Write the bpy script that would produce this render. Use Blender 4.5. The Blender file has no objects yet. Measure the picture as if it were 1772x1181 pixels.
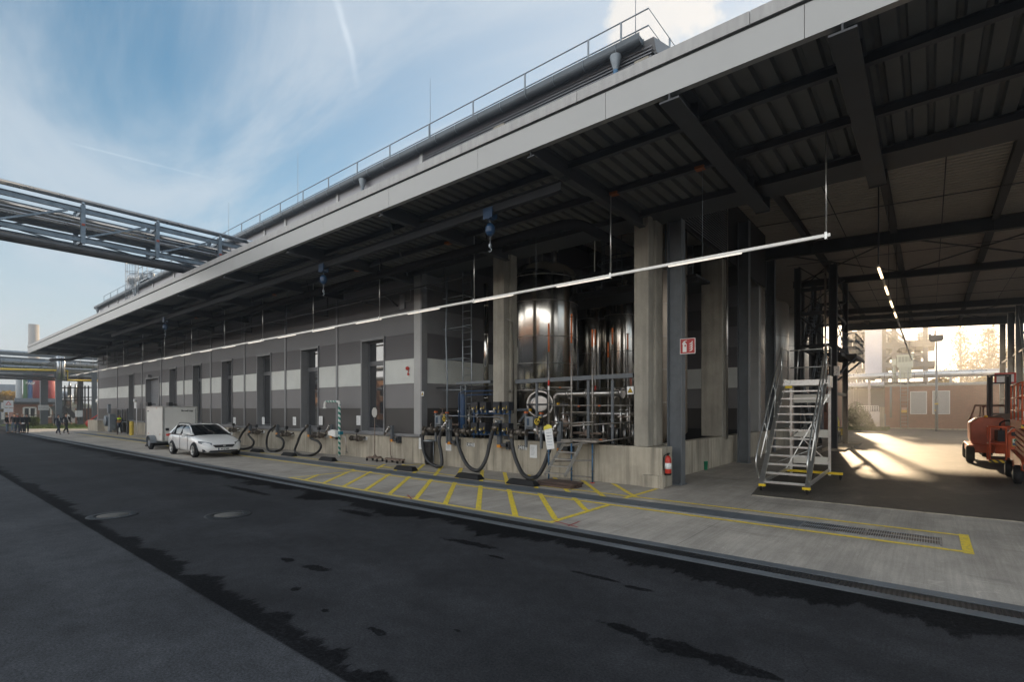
import bpy, bmesh, math, random
from mathutils import Vector, Matrix
random.seed(7)
R = math.radians
S = bpy.context.scene
COL = S.collection

# ------------------------------------------------------------------ camera
H, F, U0, V0 = 2.16, 881.0, 886.0, 708.4
TH = R(39.33)
fx, fy = -math.sin(TH), math.cos(TH)
rx, ry = math.cos(TH), math.sin(TH)
cd = bpy.data.cameras.new('camera')
cam = bpy.data.objects.new('camera', cd)
COL.objects.link(cam)
cam.location = (0, 0, H)
cam.rotation_euler = (R(90), 0, TH)
cd.sensor_width = 36.0
cd.lens = 36.0 * F / 1772.0
cd.shift_y = (V0 - 590.5) / 1772.0
cd.clip_start = 0.1
cd.clip_end = 2500
S.camera = cam

# ------------------------------------------------------------------ sky and sun
SUN_EL = 15.0
SUN_AZ = math.atan2(-0.17, 0.985)            # measured from +Y towards +X
sdir = Vector((math.sin(SUN_AZ) * math.cos(R(SUN_EL)), math.cos(SUN_AZ) * math.cos(R(SUN_EL)), math.sin(R(SUN_EL))))
W_ = bpy.data.worlds.new('World')
S.world = W_
W_.use_nodes = True
nt = W_.node_tree
for n in list(nt.nodes):
    nt.nodes.remove(n)
N, L = nt.nodes, nt.links


def nd(kind, **kw):
    n = N.new(kind)
    for k, v in kw.items():
        setattr(n, k, v)
    return n


wo = nd('ShaderNodeOutputWorld')
bg = nd('ShaderNodeBackground')
bg.inputs['Strength'].default_value = 0.13
sky = nd('ShaderNodeTexSky', sky_type='NISHITA')
sky.sun_disc = False
sky.sun_elevation = R(SUN_EL)
sky.sun_rotation = SUN_AZ
sky.altitude = 100
sky.air_density = 1.1
sky.dust_density = 0.5
sky.ozone_density = 1.6
geo = nd('ShaderNodeNewGeometry')
tc = nd('ShaderNodeTexCoord')
sep = nd('ShaderNodeSeparateXYZ')
L.new(tc.outputs['Generated'], sep.inputs[0])


def wmath(op, a, b=None, c=None):
    n = nd('ShaderNodeMath', operation=op)
    for i, v in enumerate((a, b, c)):
        if v is None:
            continue
        if hasattr(v, 'links') or hasattr(v, 'is_linked'):
            L.new(v, n.inputs[i])
        else:
            n.inputs[i].default_value = v
    return n.outputs[0]


def wmr(v, a, b, c=0.0, d=1.0, smooth=True):
    n = nd('ShaderNodeMapRange', interpolation_type='SMOOTHSTEP' if smooth else 'LINEAR')
    L.new(v, n.inputs['Value'])
    for k, x in zip(('From Min', 'From Max', 'To Min', 'To Max'), (a, b, c, d)):
        n.inputs[k].default_value = x
    return n.outputs[0]


# high cloud laid on a flat layer: direction / height
zc = wmath('MAXIMUM', sep.outputs['Z'], 0.03)
zc = wmath('ADD', zc, 0.12)
px_ = wmath('DIVIDE', sep.outputs['X'], zc)
py_ = wmath('DIVIDE', sep.outputs['Y'], zc)
comb = nd('ShaderNodeCombineXYZ')
L.new(px_, comb.inputs[0]); L.new(py_, comb.inputs[1])
mp = nd('ShaderNodeMapping')
mp.inputs['Rotation'].default_value = (0, 0, R(35))
mp.inputs['Scale'].default_value = (0.55, 1.15, 1)
mp.inputs['Location'].default_value = (3.1, 1.7, 0)
L.new(comb.outputs[0], mp.inputs[0])
n1 = nd('ShaderNodeTexNoise')
n1.inputs['Scale'].default_value = 1.15; n1.inputs['Detail'].default_value = 9; n1.inputs['Roughness'].default_value = 0.6; n1.inputs['Distortion'].default_value = 0.6
L.new(mp.outputs[0], n1.inputs['Vector'])
veil = wmr(n1.outputs[0], 0.38, 0.64, 0.04, 0.68)
hor = wmr(sep.outputs['Z'], 0.02, 0.50, 0.82, 0.0)
right = wmath('DOT_PRODUCT', 0, 0) if False else None
vd = nd('ShaderNodeVectorMath', operation='DOT_PRODUCT')
L.new(tc.outputs['Generated'], vd.inputs[0]); vd.inputs[1].default_value = (0.0, 0.82, 0.57)
rt = wmr(vd.outputs['Value'], 0.45, 1.0, 0.0, 0.6)
c1 = wmath('SUBTRACT', 1.0, veil)
c2 = wmath('SUBTRACT', 1.0, hor)
c3 = wmath('SUBTRACT', 1.0, rt)
clear = wmath('MULTIPLY', wmath('MULTIPLY', c1, c2), c3)
cloud = wmath('SUBTRACT', 1.0, clear)


def D(u, v):
    a, b = (u - U0) / F, (V0 - v) / F
    return Vector((fx + a * rx, fy + a * ry, b))


def trail(p, q, width, strength, nscale):
    """contrail: thin band round the great circle through two sky directions"""
    a, b = D(*p).normalized(), D(*q).normalized()
    nrm = a.cross(b).normalized()
    tang = (b - a).normalized()
    d1 = nd('ShaderNodeVectorMath', operation='DOT_PRODUCT'); L.new(tc.outputs['Generated'], d1.inputs[0]); d1.inputs[1].default_value = nrm
    d2 = nd('ShaderNodeVectorMath', operation='DOT_PRODUCT'); L.new(tc.outputs['Generated'], d2.inputs[0]); d2.inputs[1].default_value = tang
    nz = nd('ShaderNodeTexNoise'); nz.inputs['Scale'].default_value = nscale; nz.inputs['Detail'].default_value = 5
    L.new(tc.outputs['Generated'], nz.inputs['Vector'])
    off = wmath('MULTIPLY', wmath('SUBTRACT', nz.outputs[0], 0.5), width * 2.2)
    dist = wmath('ABSOLUTE', wmath('ADD', d1.outputs['Value'], off))
    ta, tb = a.dot(tang), b.dot(tang)
    tt = wmr(d2.outputs['Value'], ta, tb, 1.0, 0.0, smooth=False)
    band = wmath('SUBTRACT', 1.0, wmr(dist, 0.0, width))
    e1 = wmr(d2.outputs['Value'], ta - 0.005, ta + 0.03)
    e2 = wmr(d2.outputs['Value'], tb, tb - 0.12)
    dim = wmath('MULTIPLY', wmr(nz.outputs[0], 0.3, 0.6, 0.5, 1.0), strength)
    return wmath('MULTIPLY', wmath('MULTIPLY', band, dim), wmath('MULTIPLY', e1, e2))


t1 = trail((570, -60), (628, 190), 0.008, 0.24, 14)
t2 = trail((110, 245), (430, 325), 0.0024, 0.13, 5)
# steam plume rising behind the hall
pd = D(1150, 5).normalized()
dp = nd('ShaderNodeVectorMath', operation='DISTANCE'); L.new(tc.outputs['Generated'], dp.inputs[0]); dp.inputs[1].default_value = pd
pn = nd('ShaderNodeTexNoise'); pn.inputs['Scale'].default_value = 13; pn.inputs['Detail'].default_value = 8; pn.inputs['Roughness'].default_value = 0.55
L.new(tc.outputs['Generated'], pn.inputs['Vector'])
pr_ = wmath('ADD', dp.outputs['Value'], wmath('MULTIPLY', wmath('SUBTRACT', pn.outputs[0], 0.5), 0.30))
plume = wmath('SUBTRACT', 1.0, wmr(pr_, 0.030, 0.085))

mix = nd('ShaderNodeMix', data_type='RGBA')
L.new(cloud, mix.inputs['Factor'])
hs = nd('ShaderNodeHueSaturation'); hs.inputs['Hue'].default_value = 0.487; hs.inputs['Saturation'].default_value = 1.32; hs.inputs['Value'].default_value = 0.58
L.new(sky.outputs[0], hs.inputs['Color']); L.new(hs.outputs[0], mix.inputs['A'])
# the veil takes its brightness from the sky behind it, paler and whiter
cl = nd('ShaderNodeMix', data_type='RGBA')
cl.inputs['A'].default_value = (2.35, 2.62, 2.9, 1)
cl.inputs['B'].default_value = (13.0, 10.6, 8.0, 1)
vs = nd('ShaderNodeVectorMath', operation='DOT_PRODUCT')
L.new(tc.outputs['Generated'], vs.inputs[0]); vs.inputs[1].default_value = sdir
L.new(wmr(vs.outputs['Value'], 0.93, 0.998), cl.inputs['Factor'])
# unseen sky behind the camera, brightened as added fill light for the facade
cb_ = nd('ShaderNodeMix', data_type='RGBA')
L.new(wmr(sep.outputs['Y'], 0.0, -0.55), cb_.inputs['Factor']); L.new(cl.outputs['Result'], cb_.inputs['A']); cb_.inputs['B'].default_value = (12.4, 12.0, 11.4, 1)
L.new(cb_.outputs['Result'], mix.inputs['B'])
m2 = nd('ShaderNodeMix', data_type='RGBA')
tsum = wmath('MINIMUM', wmath('ADD', t1, t2), 1.0)
L.new(tsum, m2.inputs['Factor']); L.new(mix.outputs['Result'], m2.inputs['A']); m2.inputs['B'].default_value = (4.2, 4.5, 4.8, 1)
m3 = nd('ShaderNodeMix', data_type='RGBA')
L.new(plume, m3.inputs['Factor']); L.new(m2.outputs['Result'], m3.inputs['A']); m3.inputs['B'].default_value = (3.0, 3.0, 2.98, 1)
L.new(m3.outputs['Result'], bg.inputs['Color'])
L.new(bg.outputs[0], wo.inputs['Surface'])

sl = bpy.data.lights.new('sun', 'SUN')
sl.energy = 4.3
sl.angle = R(1.2)
sl.color = (1.0, 0.74, 0.46)
so = bpy.data.objects.new('sun', sl)
COL.objects.link(so)
so.rotation_euler = sdir.to_track_quat('Z', 'Y').to_euler()
so.location = (0, 120, 60)

S.view_settings.view_transform = 'Standard'
S.view_settings.look = 'None'
S.view_settings.exposure = 1.1
S.view_settings.gamma = 1.0
S.cycles.max_bounces = 8
S.cycles.diffuse_bounces = 4
S.cycles.glossy_bounces = 4
S.cycles.transmission_bounces = 4
S.cycles.volume_bounces = 0
S.cycles.volume_step_rate = 4.0
S.cycles.use_denoising = True


# ------------------------------------------------------------------ placing helpers
def W(u, v, Y):
    d = D(u, v); t = Y / d.y
    return Vector((d.x * t, Y, H + d.z * t))


def WX(u, v, X):
    d = D(u, v); t = X / d.x
    return Vector((X, d.y * t, H + d.z * t))


def G(u, v, Z=0.0):
    d = D(u, v); t = (Z - H) / d.z
    return Vector((d.x * t, d.y * t, Z))


# ------------------------------------------------------------------ materials
MATS = {}


def mat(name, col, rough=0.6, metal=0.0, var=0.0, vscale=3.0, bump=0.0, bscale=40.0, stretch=(1, 1, 1), spec=0.5, col2=None, emit=None, coat=0.0, fine=0.0):
    if name in MATS:
        return MATS[name]
    m = bpy.data.materials.new(name)
    m.use_nodes = True
    t = m.node_tree
    b = t.nodes['Principled BSDF']
    b.inputs['Roughness'].default_value = rough
    b.inputs['Metallic'].default_value = metal
    b.inputs['Specular IOR Level'].default_value = spec
    b.inputs['Coat Weight'].default_value = coat
    c = (*col, 1)
    b.inputs['Base Color'].default_value = c
    if var or bump or fine:
        tcn = t.nodes.new('ShaderNodeTexCoord')
        mpn = t.nodes.new('ShaderNodeMapping')
        mpn.inputs['Scale'].default_value = stretch
        t.links.new(tcn.outputs['Object'], mpn.inputs[0])
    if var:
        nz = t.nodes.new('ShaderNodeTexNoise')
        nz.inputs['Scale'].default_value = vscale
        nz.inputs['Detail'].default_value = 8
        nz.inputs['Roughness'].default_value = 0.62
        t.links.new(mpn.outputs[0], nz.inputs['Vector'])
        rp = t.nodes.new('ShaderNodeValToRGB')
        e = rp.color_ramp.elements
        e[0].position, e[1].position = 0.3, 0.7
        if col2 is None:
            e[0].color = tuple(x * (1 - var) for x in col) + (1,)
            e[1].color = tuple(min(1, x * (1 + var)) for x in col) + (1,)
        else:
            e[0].color = (*col2, 1); e[1].color = c
        t.links.new(nz.outputs[0], rp.inputs[0])
        out = rp.outputs[0]
        if fine:
            n3 = t.nodes.new('ShaderNodeTexNoise'); n3.inputs['Scale'].default_value = vscale * 25; n3.inputs['Detail'].default_value = 4
            t.links.new(tcn.outputs['Object'], n3.inputs['Vector'])
            mr = t.nodes.new('ShaderNodeMapRange'); mr.inputs['From Min'].default_value = 0.3; mr.inputs['From Max'].default_value = 0.7
            mr.inputs['To Min'].default_value = 1 - fine; mr.inputs['To Max'].default_value = 1 + fine
            t.links.new(n3.outputs[0], mr.inputs[0])
            mx = t.nodes.new('ShaderNodeVectorMath'); mx.operation = 'SCALE'
            t.links.new(out, mx.inputs[0]); t.links.new(mr.outputs[0], mx.inputs['Scale'])
            out = mx.outputs[0]
        t.links.new(out, b.inputs['Base Color'])
        mr = t.nodes.new('ShaderNodeMapRange')
        mr.inputs['To Min'].default_value = max(0, rough - 0.12); mr.inputs['To Max'].default_value = min(1, rough + 0.12)
        t.links.new(nz.outputs[0], mr.inputs[0]); t.links.new(mr.outputs[0], b.inputs['Roughness'])
    if bump:
        nz = t.nodes.new('ShaderNodeTexNoise')
        nz.inputs['Scale'].default_value = bscale; nz.inputs['Detail'].default_value = 6
        t.links.new(mpn.outputs[0], nz.inputs['Vector'])
        bp = t.nodes.new('ShaderNodeBump')
        bp.inputs['Strength'].default_value = bump; bp.inputs['Distance'].default_value = 0.02
        t.links.new(nz.outputs[0], bp.inputs['Height']); t.links.new(bp.outputs[0], b.inputs['Normal'])
    if emit:
        b.inputs['Emission Color'].default_value = (*emit[0], 1)
        b.inputs['Emission Strength'].default_value = emit[1]
    MATS[name] = m
    return m


def rib_mat(name, col, axis='Z', freq=22.0, strength=0.16, rough=0.5, var=0.10, metal=0.0):
    """micro-profiled sheet metal: fine ribs as relief"""
    m = mat(name, col, rough, metal, var, 0.8, stretch=(1, 1, 1))
    t = m.node_tree
    b = t.nodes['Principled BSDF']
    tcn = t.nodes.new('ShaderNodeTexCoord')
    wv = t.nodes.new('ShaderNodeTexWave')
    wv.wave_type = 'BANDS'; wv.bands_direction = axis
    wv.inputs['Scale'].default_value = freq / 6.2832 * 2
    t.links.new(tcn.outputs['Object'], wv.inputs['Vector'])
    bp = t.nodes.new('ShaderNodeBump'); bp.inputs['Strength'].default_value = strength; bp.inputs['Distance'].default_value = 0.01
    t.links.new(wv.outputs['Fac'], bp.inputs['Height']); t.links.new(bp.outputs[0], b.inputs['Normal'])
    return m


def concrete_mat(name, col, streak=0.35, board=True):
    """cast concrete: cloudy tone, vertical run-off streaks, board lines, pores"""
    m = bpy.data.materials.new(name); m.use_nodes = True
    t = m.node_tree; nn, ll = t.nodes, t.links
    b = nn['Principled BSDF']; b.inputs['Roughness'].default_value = 0.88; b.inputs['Specular IOR Level'].default_value = 0.25
    tcn = nn.new('ShaderNodeTexCoord')

    def noise(sc, det, scale):
        mp_ = nn.new('ShaderNodeMapping'); mp_.inputs['Scale'].default_value = scale
        ll.new(tcn.outputs['Object'], mp_.inputs[0])
        z = nn.new('ShaderNodeTexNoise'); z.inputs['Scale'].default_value = sc; z.inputs['Detail'].default_value = det; z.inputs['Roughness'].default_value = 0.6
        ll.new(mp_.outputs[0], z.inputs['Vector']); return z.outputs[0]

    def mr(v, a, b_, c, d):
        z = nn.new('ShaderNodeMapRange'); ll.new(v, z.inputs[0])
        for k, x in zip(('From Min', 'From Max', 'To Min', 'To Max'), (a, b_, c, d)):
            z.inputs[k].default_value = x
        return z.outputs[0]

    def mul(a, b_):
        z = nn.new('ShaderNodeMath'); z.operation = 'MULTIPLY'; ll.new(a, z.inputs[0]); ll.new(b_, z.inputs[1]); return z.outputs[0]
    a = mr(noise(1.3, 6, (1, 1, 1)), 0.3, 0.7, 0.82, 1.14)
    s = mr(noise(1.1, 6, (5, 5, 0.3)), 0.46, 0.75, 1.0, 1.0 - streak)
    p = mul(mr(noise(45, 4, (1, 1, 1)), 0.28, 0.42, 0.6, 1.0), mr(noise(.7, 7, (1.6, 1.6, .8)), .42, .68, 1.0, .74))
    f = mul(mul(a, s), p)
    if board:
        f = mul(f, mr(noise(6, 2, (1, 1, 0.03)), 0.35, 0.6, 0.95, 1.03))
    mx = nn.new('ShaderNodeVectorMath'); mx.operation = 'SCALE'; mx.inputs[0].default_value = col
    ll.new(f, mx.inputs['Scale']); ll.new(mx.outputs[0], b.inputs['Base Color'])
    bp = nn.new('ShaderNodeBump'); bp.inputs['Strength'].default_value = 0.35; bp.inputs['Distance'].default_value = 0.01
    ll.new(f, bp.inputs['Height']); ll.new(bp.outputs[0], b.inputs['Normal'])
    MATS[name] = m
    return m


def brick_mat(name, c1, c2, mortar, scale=1.0, axis='xz'):
    m = bpy.data.materials.new(name); m.use_nodes = True
    t = m.node_tree; nn, ll = t.nodes, t.links
    b = nn['Principled BSDF']; b.inputs['Roughness'].default_value = 0.85
    tcn = nn.new('ShaderNodeTexCoord'); sp = nn.new('ShaderNodeSeparateXYZ'); cb = nn.new('ShaderNodeCombineXYZ')
    ll.new(tcn.outputs['Object'], sp.inputs[0])
    ad = nn.new('ShaderNodeMath'); ad.operation = 'ADD'
    ll.new(sp.outputs['X'], ad.inputs[0]); ll.new(sp.outputs['Y'], ad.inputs[1])
    ll.new(ad.outputs[0], cb.inputs[0]); ll.new(sp.outputs['Z'], cb.inputs[1])
    br = nn.new('ShaderNodeTexBrick')
    br.inputs['Color1'].default_value = (*c1, 1); br.inputs['Color2'].default_value = (*c2, 1); br.inputs['Mortar'].default_value = (*mortar, 1)
    br.inputs['Scale'].default_value = scale; br.inputs['Brick Width'].default_value = 0.25; br.inputs['Row Height'].default_value = 0.083
    br.inputs['Mortar Size'].default_value = 0.011
    ll.new(cb.outputs[0], br.inputs['Vector'])
    nz = nn.new('ShaderNodeTexNoise'); nz.inputs['Scale'].default_value = 0.8; nz.inputs['Detail'].default_value = 5
    ll.new(tcn.outputs['Object'], nz.inputs['Vector'])
    mr = nn.new('ShaderNodeMapRange'); mr.inputs['To Min'].default_value = 0.7; mr.inputs['To Max'].default_value = 1.3; ll.new(nz.outputs[0], mr.inputs[0])
    mx = nn.new('ShaderNodeVectorMath'); mx.operation = 'SCALE'; ll.new(br.outputs['Color'], mx.inputs[0]); ll.new(mr.outputs[0], mx.inputs['Scale'])
    ll.new(mx.outputs[0], b.inputs['Base Color'])
    MATS[name] = m
    return m


STEEL = mat('dark_steel', (0.052, 0.055, 0.061), 0.65, 0.0, 0.22, 1.5, 0.1, 30)
GALV = mat('galvanised', (0.30, 0.33, 0.36), 0.42, 0.75, 0.25, 6, 0.08, 25)
GALVP = mat('galvanised_grey', (0.20, 0.23, 0.26), 0.48, 0.35, 0.2, 4, 0.05, 25)
ALU = mat('aluminium', (0.62, 0.62, 0.60), 0.33, 0.9, 0.12, 8)
BLUESTEEL = mat('blue_grey_steel', (0.135, 0.15, 0.165), 0.5, 0.2, 0.18, 3, 0.05, 30)
FASCIA = mat('fascia_metal', (0.34, 0.34, 0.335), 0.42, 0.25, 0.05, 0.6, 0.02, 3, spec=0.5)
FLASH = mat('flashing_metal', (0.33, 0.325, 0.32), 0.45, 0.2, 0.16, 2.5, stretch=(3, 1, 0.3))
DECK = mat('deck_sheet', (0.24, 0.235, 0.225), 0.55, 0.15, 0.12, 2)
WHITEP = mat('white_paint', (0.78, 0.78, 0.76), 0.4, 0, 0.05, 2)
BLACKR = mat('black_rubber', (0.014, 0.014, 0.015), 0.7, 0, 0.3, 5, 0.2, 60, spec=0.25)
BLACKP = mat('black_plastic', (0.02, 0.022, 0.026), 0.45, 0, 0.15, 4)
YEL = mat('yellow_paint', (0.62, 0.45, 0.05), 0.5, 0, 0.15, 6)
ORANGE = mat('orange_paint', (0.50, 0.12, 0.03), 0.5, 0, 0.2, 8)
RED = mat('red_paint', (0.50, 0.035, 0.02), 0.42, 0, 0.15, 4)
BLUE = mat('blue_paint', (0.012, 0.045, 0.11), 0.4, 0, 0.12, 4)
GREEN = mat('green_plastic', (0.02, 0.22, 0.12), 0.45, 0, 0.1, 4)
RUST = mat('rusty_steel', (0.20, 0.15, 0.12), 0.7, 0.3, 0.35, 9, 0.15, 40)
STAINL = mat('stainless', (0.80, 0.77, 0.72), 0.14, 1.0, 0.06, 0.7, 0.22, 2.0, stretch=(1, 1, 0.03))
STAIN2 = mat('stainless_dull', (0.5, 0.48, 0.46), 0.3, 1.0, 0.15, 2, 0.08, 3)
CONC = concrete_mat('cast_concrete', (0.47, 0.425, 0.345), 0.5)
CONC2 = concrete_mat('column_concrete', (0.38, 0.355, 0.305), 0.28, False)
PAPER = mat('paper', (0.75, 0.76, 0.76), 0.6, 0, 0.03, 8)
INK = mat('black_ink', (0.01, 0.01, 0.01), 0.6)
LIT = mat('led_tube', (1, 0.93, 0.82), 0.5, emit=((1.0, 0.9, 0.78), 0.35))
LITW = mat('led_tube_warm', (1, 0.8, 0.5), 0.5, emit=((1.0, 0.74, 0.42), 1.6))


def glass_mat(name, tint, rough=0.03):
    m = bpy.data.materials.new(name); m.use_nodes = True
    b = m.node_tree.nodes['Principled BSDF']
    b.inputs['Base Color'].default_value = (*tint, 1); b.inputs['Roughness'].default_value = rough
    b.inputs['Metallic'].default_value = 0.0; b.inputs['Specular IOR Level'].default_value = 1.0; b.inputs['IOR'].default_value = 1.9
    MATS[name] = m
    return m


GLASS = glass_mat('window_glass', (0.012, 0.014, 0.018))


# ------------------------------------------------------------------ mesh builder
class MB:
    def __init__(s):
        s.v, s.f, s.mi, s.sm = [], [], [], []
        s.m = 0

    def add(s, vs, fs, smooth=False, m=None):
        o = len(s.v)
        s.v += [tuple(p) for p in vs]
        for f in fs:
            s.f.append(tuple(o + i for i in f)); s.mi.append(s.m if m is None else m); s.sm.append(smooth)
        return s

    def box(s, x0, y0, z0, x1, y1, z1, m=None):
        vs = [(x, y, z) for x in (x0, x1) for y in (y0, y1) for z in (z0, z1)]
        return s.add(vs, [(0, 1, 3, 2), (4, 6, 7, 5), (0, 4, 5, 1), (2, 3, 7, 6), (0, 2, 6, 4), (1, 5, 7, 3)], m=m)

    def cbox(s, c, d, m=None):
        return s.box(c[0] - d[0] / 2, c[1] - d[1] / 2, c[2] - d[2] / 2, c[0] + d[0] / 2, c[1] + d[1] / 2, c[2] + d[2] / 2, m)

    def frame_of(s, p, q, up=(0, 0, 1)):
        p, q = Vector(p), Vector(q)
        d = (q - p).normalized()
        u = Vector(up)
        if abs(d.dot(u)) > 0.98:
            u = Vector((0, 1, 0)) if abs(d.y) < 0.9 else Vector((1, 0, 0))
        r = d.cross(u).normalized()
        return p, q, d, r, r.cross(d).normalized()

    def bar(s, p, q, w, h, up=(0, 0, 1), m=None, off=(0, 0)):
        p, q, d, r, u = s.frame_of(p, q, up)
        o = r * off[0] + u * off[1]
        vs = []
        for c in (p + o, q + o):
            for a, b in ((-1, -1), (1, -1), (1, 1), (-1, 1)):
                vs.append(c + r * (a * w / 2) + u * (b * h / 2))
        return s.add(vs, [(0, 1, 2, 3), (7, 6, 5, 4), (0, 4, 5, 1), (1, 5, 6, 2), (2, 6, 7, 3), (3, 7, 4, 0)], m=m)

    def ibeam(s, p, q, w, h, tf=0.02, tw=0.014, up=(0, 0, 1), m=None):
        s.bar(p, q, w, tf, up, m, (0, h / 2 - tf / 2)); s.bar(p, q, w, tf, up, m, (0, -h / 2 + tf / 2))
        return s.bar(p, q, tw, h - 2 * tf, up, m)

    def tube(s, pts, r, n=8, cap=True, m=None, radii=None):
        pts = [Vector(p) for p in pts]
        k = len(pts)
        tg = []
        for i in range(k):
            a = pts[min(i + 1, k - 1)] - pts[max(i - 1, 0)]
            tg.append(a.normalized() if a.length > 1e-9 else Vector((0, 0, 1)))
        u = Vector((0, 0, 1)) if abs(tg[0].z) < 0.9 else Vector((1, 0, 0))
        x = tg[0].cross(u).normalized()
        vs = []
        for i in range(k):
            x = (x - tg[i] * x.dot(tg[i])).normalized()
            y = tg[i].cross(x)
            rr = radii[i] if radii else r
            for j in range(n):
                a = 2 * math.pi * j / n
                vs.append(pts[i] + (x * math.cos(a) + y * math.sin(a)) * rr)
        fs = [(i * n + j, i * n + (j + 1) % n, (i + 1) * n + (j + 1) % n, (i + 1) * n + j) for i in range(k - 1) for j in range(n)]
        s.add(vs, fs, True, m)
        if cap:
            o = len(s.v) - len(vs)
            s.f.append(tuple(o + j for j in range(n - 1, -1, -1))); s.mi.append(s.m if m is None else m); s.sm.append(False)
            s.f.append(tuple(o + (k - 1) * n + j for j in range(n))); s.mi.append(s.m if m is None else m); s.sm.append(False)
        return s

    def cyl(s, p, q, r, n=12, r2=None, m=None):
        return s.tube([p, q], r, n, True, m, radii=[r, r if r2 is None else r2])

    def lathe(s, prof, c, n=24, m=None, axis='z'):
        vs, fs = [], []
        for (r, z) in prof:
            for j in range(n):
                a = 2 * math.pi * j / n
                if axis == 'z':
                    vs.append((c[0] + r * math.cos(a), c[1] + r * math.sin(a), c[2] + z))
                elif axis == 'y':
                    vs.append((c[0] + r * math.cos(a), c[1] + z, c[2] + r * math.sin(a)))
                else:
                    vs.append((c[0] + z, c[1] + r * math.cos(a), c[2] + r * math.sin(a)))
        for i in range(len(prof) - 1):
            for j in range(n):
                fs.append((i * n + j, i * n + (j + 1) % n, (i + 1) * n + (j + 1) % n, (i + 1) * n + j))
        return s.add(vs, fs, True, m)

    def prism(s, poly, a, b, axis='y', m=None):
        """poly: 2d outline; axis y: (x,z); x: (y,z); z: (x,y)"""
        n = len(poly)

        def P(p, t):
            return {'y': (p[0], t, p[1]), 'x': (t, p[0], p[1]), 'z': (p[0], p[1], t)}[axis]
        vs = [P(p, a) for p in poly] + [P(p, b) for p in poly]
        fs = [tuple(range(n)), tuple(range(2 * n - 1, n - 1, -1))] + [(i, (i + 1) % n, n + (i + 1) % n, n + i) for i in range(n)]
        return s.add(vs, fs, m=m)

    def sheet(s, prof, a, b, axis='y', m=None):
        """open profile extruded: prof of (x,z) along y or (y,z) along x"""
        n = len(prof)

        def P(p, t):
            return (p[0], t, p[1]) if axis == 'y' else (t, p[0], p[1])
        vs = [P(p, a) for p in prof] + [P(p, b) for p in prof]
        return s.add(vs, [(i, i + 1, n + i + 1, n + i) for i in range(n - 1)], m=m)

    def quad(s, a, b, c, d, m=None):
        return s.add([a, b, c, d], [(0, 1, 2, 3)], m=m)

    def build(s, name, mats, parent=None, loc=None, fixn=True, bevel=0, sub=0):
        me = bpy.data.meshes.new(name)
        if loc is None:
            loc = world_loc(parent) if parent else Vector((0, 0, 0))
        loc = Vector(loc)
        me.from_pydata([tuple(Vector(p) - loc) for p in s.v], [], s.f)
        if not isinstance(mats, (list, tuple)):
            mats = [mats]
        for m in mats:
            me.materials.append(m)
        me.polygons.foreach_set('material_index', s.mi)
        me.polygons.foreach_set('use_smooth', s.sm)
        if fixn:
            bm = bmesh.new(); bm.from_mesh(me)
            bmesh.ops.recalc_face_normals(bm, faces=bm.faces)
            bm.to_mesh(me); bm.free()
        me.update()
        o = bpy.data.objects.new(name, me)
        COL.objects.link(o)
        if parent:
            o.parent = parent
            o.location = loc - world_loc(parent)
        else:
            o.location = loc
        if bevel:
            bv = o.modifiers.new('bevel', 'BEVEL'); bv.width = bevel; bv.segments = 2; bv.limit_method = 'ANGLE'
        if sub:
            sb = o.modifiers.new('sub', 'SUBSURF'); sb.levels = sub; sb.render_levels = sub
        return o


def world_loc(o):
    v = Vector((0, 0, 0))
    while o:
        v = v + o.location; o = o.parent
    return v


def tag(o, label=None, cat=None, group=None, kind=None):
    if label: o['label'] = label
    if cat: o['category'] = cat
    if group: o['group'] = group
    if kind: o['kind'] = kind
    return o


def thing(name, label, cat, loc=(0, 0, 0), group=None, rz=0.0):
    o = bpy.data.objects.new(name, None)
    COL.objects.link(o)
    o.location = loc; o.rotation_euler = (0, 0, rz); o.empty_display_size = 0.2
    return tag(o, label, cat, group)


def solo(mb, name, mats, label, cat, loc=(0, 0, 0), group=None, bevel=0):
    o = mb.build(name, mats, None, loc, bevel=bevel)
    return tag(o, label, cat, group)


def struct(mb, name, mats):
    return tag(mb.build(name, mats), kind='structure')


def dup(root, loc, rz=0.0, label=None, group=None):
    r = root.copy(); COL.objects.link(r); r.location = loc; r.rotation_euler = (0, 0, rz)
    if label: r['label'] = label
    if group: r['group'] = group
    for ch in list(root.children):
        c = ch.copy(); COL.objects.link(c); c.parent = r
        for g in ch.children:
            d = g.copy(); COL.objects.link(d); d.parent = c
    return r


def text(s, parent, loc, size, mt, rot=(math.pi / 2, 0, 0), name='lettering', bold=0.0, align='CENTER', sx=1.0):
    c = bpy.data.curves.new(name, 'FONT')
    c.body = s; c.size = size; c.align_x = align; c.align_y = 'CENTER'; c.extrude = 0.002; c.offset = bold
    tmp = bpy.data.objects.new('tmp', c)
    COL.objects.link(tmp)
    bpy.context.view_layer.update()
    me = bpy.data.meshes.new_from_object(tmp.evaluated_get(bpy.context.evaluated_depsgraph_get()))
    bpy.data.objects.remove(tmp); bpy.data.curves.remove(c)
    me.name = name
    me.materials.clear(); me.materials.append(mt)
    o = bpy.data.objects.new(name, me)
    COL.objects.link(o)
    o.parent = parent
    o.location = Vector(loc) - world_loc(parent)
    o.rotation_euler = rot
    o.scale = (sx, 1, 1)
    return o


def arc(c, r, a0, a1, n=6, plane='xz'):
    out = []
    for i in range(n + 1):
        a = a0 + (a1 - a0) * i / n
        x, z = r * math.cos(a), r * math.sin(a)
        out.append(Vector((c[0] + x, c[1], c[2] + z)) if plane == 'xz' else (Vector((c[0], c[1] + x, c[2] + z)) if plane == 'yz' else Vector((c[0] + x, c[1] + z, c[2]))))
    return out


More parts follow.
